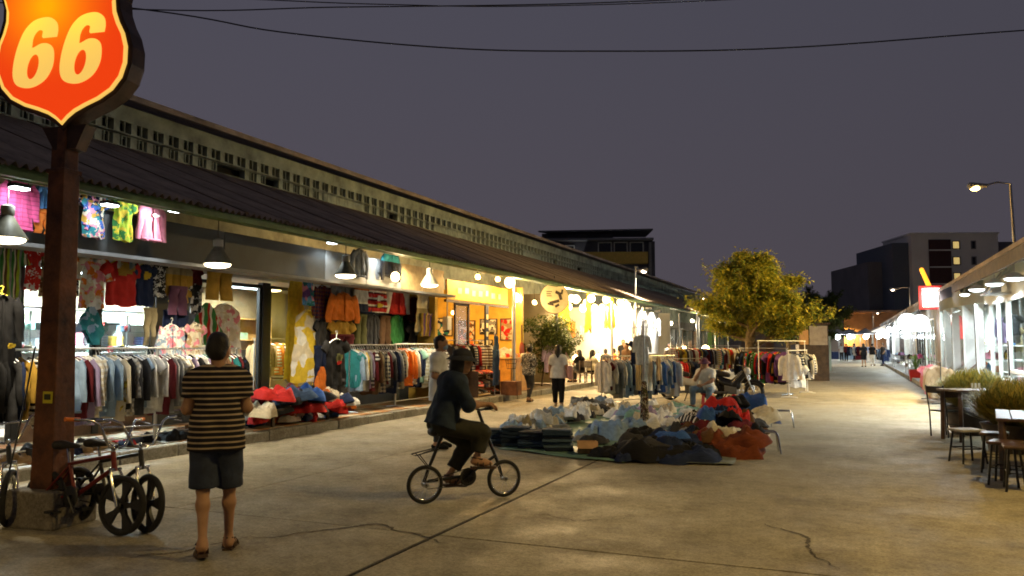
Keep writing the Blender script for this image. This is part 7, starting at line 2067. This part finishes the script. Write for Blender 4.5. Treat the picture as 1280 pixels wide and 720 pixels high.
# ================================================================ STREET LAMPS
def street_lamp(base, top, head, label, power, color, lean=0., bulb_s=9., glow='sodium', spread=150, aim=(0, 0, 0)):
    base, top, head = Vector(base), Vector(top), Vector(head)
    t = thing('street_lamp', label, 'street lamp', base)
    d = top - base; e = head - base
    MB().tube([(0, 0, 0), d * .5, d, d + (e - d) * .5 + Vector((0, 0, .08)), e], [.07, .055, .04, .03, .028], 10).build('pole', STEEL, t, smooth=60)
    MB().lathe([(.12, 0), (.12, .03), (.075, .05), (.07, .3)], 14).build('base_plate', STEEL, t, smooth=35)
    dr_ = (e - d); dr_.z = 0; an = math.atan2(dr_.y, dr_.x) if dr_.length > .01 else 0
    hd_ = Body(.03); ax = Vector((math.cos(an), math.sin(an), 0)); hd_.cone(e - ax * .05, e + ax * .4, .06, .10)
    inst('lamp_head', hd_.mesh('lamp_head', .025, M('lamp_head_grey', (.3, .3, .3), .5)), None, t)
    c_ = e + ax * .28 + Vector((0, 0, -.085))
    MB().ball(c_, (.13, .13, .075), 16, 8).build('lens', E(glow, color, bulb_s), t, smooth=True)
    spot(t, c_ + Vector((0, 0, -.1)), power, color, spread, aim, radius=.12)
    return t
SOD, LEDW = (1., .67, .20), (1., .84, .60)
hp = F(1216, 235, 23.5); b_ = Vector((4.3, hp.y, 0))
street_lamp((4.75, hp.y + .5, 0), (4.55, hp.y + .3, hp.z + .1), (hp.x + .3, hp.y, hp.z + .05), 'tall street lamp with a warm head above the right shops', 1500, SOD, bulb_s=16, aim=(0, R(38), 0), spread=140)
# the same row goes on towards and behind the camera
street_lamp((4.9, 7.6, 0), (4.7, 7.6, 7.1), (3.9, 7.6, 7.05), 'tall street lamp of the same row, beside the terrace tables', 500, SOD)
street_lamp((-6.5, -7.5, 0), (-6.4, -7.4, 6.8), (-5.8, -6.9, 6.8), 'tall street lamp at the near end of the street', 720, SOD)
hp = F(1117, 362, 62)
street_lamp((4.6, hp.y + .3, 0), (4.5, hp.y + .2, hp.z + .1), (hp.x + .2, hp.y, hp.z + .05), 'distant street lamp above the far right shops', 900, LEDW, glow='led_street')
street_lamp((10.5, 98, 0), (10.4, 98, 7.0), (9.9, 98.6, 7.0), 'unseen street lamp added behind the right shops to light the apartment block', 6000, LEDW, glow='led_street', spread=178)  # out of sight, added to brighten the apartment block
hp = F(801, 341, 37)
street_lamp((hp.x - .3, hp.y, 0), (hp.x - .25, hp.y, hp.z + .3), (hp.x - .05, hp.y - .1, hp.z + .12), 'white lamp on a pole rising over the eave of the market hall', 280, LEDW, glow='led_street')
hp = F(878, 374, 50)
street_lamp((hp.x - .4, hp.y, 0), (hp.x - .35, hp.y, hp.z + .2), (hp.x - .1, hp.y - .1, hp.z + .1), 'farther white lamp on a pole beside the tree', 350, LEDW, glow='led_street')

# ================================================================ KIOSK, END OF THE STREET
p = F(1016, 470, 36); p.z = 0
t = thing('kiosk', 'dark kiosk with pale upper panel beyond the tree', 'kiosk', p, YAW * .5)
MB().box((0, 0, .8), (1.25, 1.0, 1.6)).build('lower_body', WOODD, t, bevel=.02)
MB().box((.2, -.51, 2.0), (.75, .03, .85)).build('upper_panel', M('panel_pale', (.4, .36, .33), .7, var=.15), t)
MB().box((-.42, -.48, 2.0), (.4, .02, .8)).build('orange_side_panel', M('panel_orange', (.6, .35, .16), .7), t)  # plain orange panel beside the pale one
MB().box((0, 0, 2.52), (1.4, 1.2, .08)).build('roof', WOODD, t)
for sx in (-.59, .59):
    for sy in (-.46, .46): MB().box((sx, sy, 2.04), (.06, .06, .88)).build('post', WOODD, t)
p = F(1034, 460, 44); p.z = 0
t = thing('banner_stand', 'white and lime banner stand beyond the kiosk', 'banner', p, R(60))
MB().box((0, 0, 1.1), (.8, .04, 1.9)).build('banner', M('banner_white', (.6, .66, .5), .7), t); MB().box((-.36, -.03, 1.1), (.16, .03, 1.9)).build('lime_edge', PL('lime'), t)
for s in (-.35, .35): MB().box((s, 0, .08), (.05, .5, .04)).build('foot', STEEL, t)
# end wall with orange light
ye = 128
t = thing('end_building', 'long low warehouse closing the end of the street', 'building', (0, ye, 0))
MB().box((-1, 2, 3.1), (44, 4, 6.2)).build('wall', M('end_wall_tan', (.34, .27, .2), .8, var=.2, scale=.6), t)
MB().box((-1, 1.2, 6.3), (45, 6, .3)).build('roof', ROOF, t)
for i in range(12): MB().box((-20 + i * 3.6, -.05, 1.6), (2.4, .12, 3.0)).build('shutter', M('shutter_grey', (.3, .3, .32), .6, var=.2), t)
sl_p = F(1045, 408, 118)
street_lamp((sl_p.x, sl_p.y, 0), (sl_p.x, sl_p.y, sl_p.z + .2), (sl_p.x + .3, sl_p.y, sl_p.z + .1), 'orange street lamp before the end warehouse', 3500, (1., .42, .08), bulb_s=14, glow='sodium_deep', spread=175)
sl_p = F(1091, 392, 105)
street_lamp((sl_p.x, sl_p.y, 0), (sl_p.x, sl_p.y, sl_p.z + .2), (sl_p.x + .3, sl_p.y, sl_p.z + .1), 'white street lamp before the end warehouse', 700, LEDW, glow='led_street')
# far stalls with bright lamps and people
for i, (u, fw) in enumerate(((1035, 84), (1047, 84), (1062, 82), (1082, 80), (1098, 72), (1107, 66))):
    p = F(u, 420, fw); p.z = 0
    t = thing('market_stall', 'far canopy stall with a bright white lamp at the end of the street', 'stall', p, 0, 'far canopy stalls')
    for sx in (-1, 1):
        for sy in (-.8, .8): MB().tube([(sx, sy, 0), (sx, sy, 2.6)], .03, 6).build('post', STEEL, t)
    MB().add([(-1.15, -1, 2.6), (1.15, -1, 2.6), (1.15, 1, 2.6), (-1.15, 1, 2.6), (0, 0, 3.2)], [(0, 1, 4), (1, 2, 4), (2, 3, 4), (3, 0, 4), (3, 2, 1, 0)]).build('canopy', M('canopy_grey', (.4, .4, .42), .7), t)
    MB().box((0, -.6, .8), (2., .7, .05)).box((0, -.95, .42), (2., .02, .74)).build('table_top', PL(['navy', 'white', 'pale_blue', 'maroon', 'white', 'grey'][i]), t)
    bulb(p + Vector((0, -.9, 2.35)), 'bright white bulb of a far canopy stall', 60, COOL, .24, 'bulb_cool', .2, 'bulbs of the far stalls', 16.)
far_person(F(1080, 458, 57) * Vector((1, 1, 0)), R(15), 'black', 'black', 'person in a black top and shorts walking up the far street', .9, 'long')
far_person(F(1091, 457, 60) * Vector((1, 1, 0)), R(-20), 'black', 'white', 'person in black with pale trousers beside the far stalls')
far_person(F(1104, 457, 60) * Vector((1, 1, 0)), R(120), 'charcoal', 'navy', 'person in charcoal bending to the right stalls')
far_person(F(1058, 447, 76) * Vector((1, 1, 0)), R(170), 'maroon', 'black', 'person in maroon before the far stalls')
far_person(F(1052, 446, 78) * Vector((1, 1, 0)), R(200), 'white', 'charcoal', 'person in white before the far stalls')
far_person(F(1068, 446, 78) * Vector((1, 1, 0)), R(100), 'navy', 'black', 'person in navy before the far stalls')
far_person(F(1124, 446, 62) * Vector((1, 1, 0)) + Vector((0, 0, .14)), R(100), 'cream', 'denim', 'person in cream on the right pavement')
rail(F(1092, 452, 62), F(1108, 452, 60), 1.35, 'on the far right rail', ['white', 'pale_blue', 'navy', 'grey', 'white'], .16, 0., hanger=False)
rail(F(1062, 446, 74), F(1084, 446, 72), 1.5, 'on the far end rail', ['navy', 'maroon', 'white', 'charcoal', 'pale_blue'], .2, 0., hanger=False)

# ================================================================ FAR BUILDINGS AND TREES
CONC = M('far_concrete', (.16, .15, .16), .8, var=.12, scale=.3)
def far_window(parent, c, w, h, m, fr=None):
    f = MB()
    for s in (-1, 1): f.box((c[0] + s * w / 2, c[1], c[2]), (.12, .16, h)).box((c[0], c[1], c[2] + s * h / 2), (w + .12, .16, .12))
    o = f.build('window', fr or CONC, parent); MB().box((c[0], c[1] + .06, c[2]), (w - .1, .03, h - .1)).build('pane', m, o)
DGL = M('dark_glass', (.02, .022, .028), .15, spec=.6)
LIT = E('lit_window', (1., .72, .25), .55)
p = F(752, 430, 110); p.z = 0
t = thing('office_block', 'dark block with a yellow balcony rising behind the market hall', 'building', p, YAW * .9)
DK = M('dark_render', (.10, .10, .12), .7, var=.2, scale=.3)
MB().box((0, 0, 7.6), (13.6, 9, 15.2)).build('wall', DK, t)
MB().box((-1.0, -.4, 15.38), (15.0, 10.5, .3)).build('roof_slab', M('slab_grey', (.2, .2, .21), .7), t)
MB().add([(-8.6, -5.8, 16.3), (6.4, -5.8, 16.5), (6.8, 5, 17.0), (-4, 5, 17.0), (-8.6, -5.8, 16.5), (6.4, -5.8, 16.7), (6.8, 5, 17.2), (-4, 5, 17.2)], [(0, 1, 2, 3), (7, 6, 5, 4), (0, 4, 5, 1), (1, 5, 6, 2), (2, 6, 7, 3), (3, 7, 4, 0)]).build('roof', DK, t)
MB().box((-3.4, -1, 15.9), (9.5, 6, .9)).build('roof_room', DK, t)
MB().box((1.5, -5.2, 12.9), (8.4, 1.4, 1.5)).build('balcony', M('balcony_yellow', (.75, .5, .1), .7, var=.1), t)
MB().box((1.5, -5.2, 10.4), (8.4, 1.4, 1.1)).build('balcony', M('balcony_tan', (.5, .38, .2), .7, var=.15), t)
for x in (.2, 2.3, 4.4): far_window(t, (x, -4.55, 14.3), 1.7, 1.5, DGL, WHITEP)
far_window(t, (-4.6, -4.55, 14.2), 1.5, .9, DGL, WHITEP)
tag(bulb(p + Vector((-1.4, -6.6, 11.6)), 'small white lamp on the dark block behind the hall', 25, (1, 1, 1), .16, 'bulb_neutral', .2), None)
MB().box((6.1, -4.9, 10.5), (.3, .6, 9)).build('fin', M('fin_grey', (.3, .3, .3), .7), t)
p = F(1172, 430, 120); p.z = 0
t = thing('apartment_block', 'pale grey apartment block with a brown stair panel beyond the right shops', 'building', p, YAW + R(-3))
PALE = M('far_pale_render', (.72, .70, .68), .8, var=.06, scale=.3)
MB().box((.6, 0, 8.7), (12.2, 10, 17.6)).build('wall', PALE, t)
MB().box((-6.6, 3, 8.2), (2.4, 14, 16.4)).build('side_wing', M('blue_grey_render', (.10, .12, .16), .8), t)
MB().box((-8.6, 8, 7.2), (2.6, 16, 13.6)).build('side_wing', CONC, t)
MB().box((.6, 0, 17.6), (12.5, 10.3, .25)).build('parapet', PALE, t)
MB().box((-1.55, -5.06, 8.6), (3.1, .16, 16.2)).build('stair_panel', M('maroon_panel', (.07, .03, .028), .7, var=.2), t)
for i in range(6): MB().box((-1.55, -5.2, 2.9 + i * 2.45), (3.1, .12, .18)).build('floor_band', PALE, t)
for i in range(6):
    far_window(t, (.75, -5.05, 4.4 + i * 2.3), 1.0, 1.1, LIT if i > 2 else DGL); far_window(t, (3.2, -5.05, 4.4 + i * 2.3), .55, 1.1, DGL)
MB().box((9.0, 2, 8.2), (5, 8, 17.0)).build('rear_wing', CONC, t)
for i, (u, fw, h, w, s_) in enumerate(((1000, 75, 6.2, 6, 8), (1025, 100, 8.0, 8, 9), (1070, 140, 11.0, 11, 10), (985, 60, 5.2, 4.2, 11))):
    p = F(u, 430, fw); p.z = 0
    tree(p, h, w, ['dark tree beside the kiosk', 'dark tree before the end warehouse', 'wide dark tree behind the end warehouse', 'low dark tree behind the yellow-lit one'][i], s_, 5, LEAFG[:2], .34, 'dark_tree', .18, 'dark trees at the end of the street', .4)
# gable roofed house at the end, left of the warehouse
p = F(1012, 430, 112); p.z = 0
t = thing('gabled_house', 'dark gabled house at the far end of the street', 'building', p, 0)
MB().box((0, 0, 2.6), (9, 6, 5.2)).build('wall', CONC, t)
MB().prism([(-5, 5.2), (5, 5.2), (0, 7.6)], -3.4, 3.4).build('roof', ROOF, t)
for x in (-2.5, 0, 2.5): far_window(t, (x, -3.05, 2.8), 1.2, 1.4, DGL)
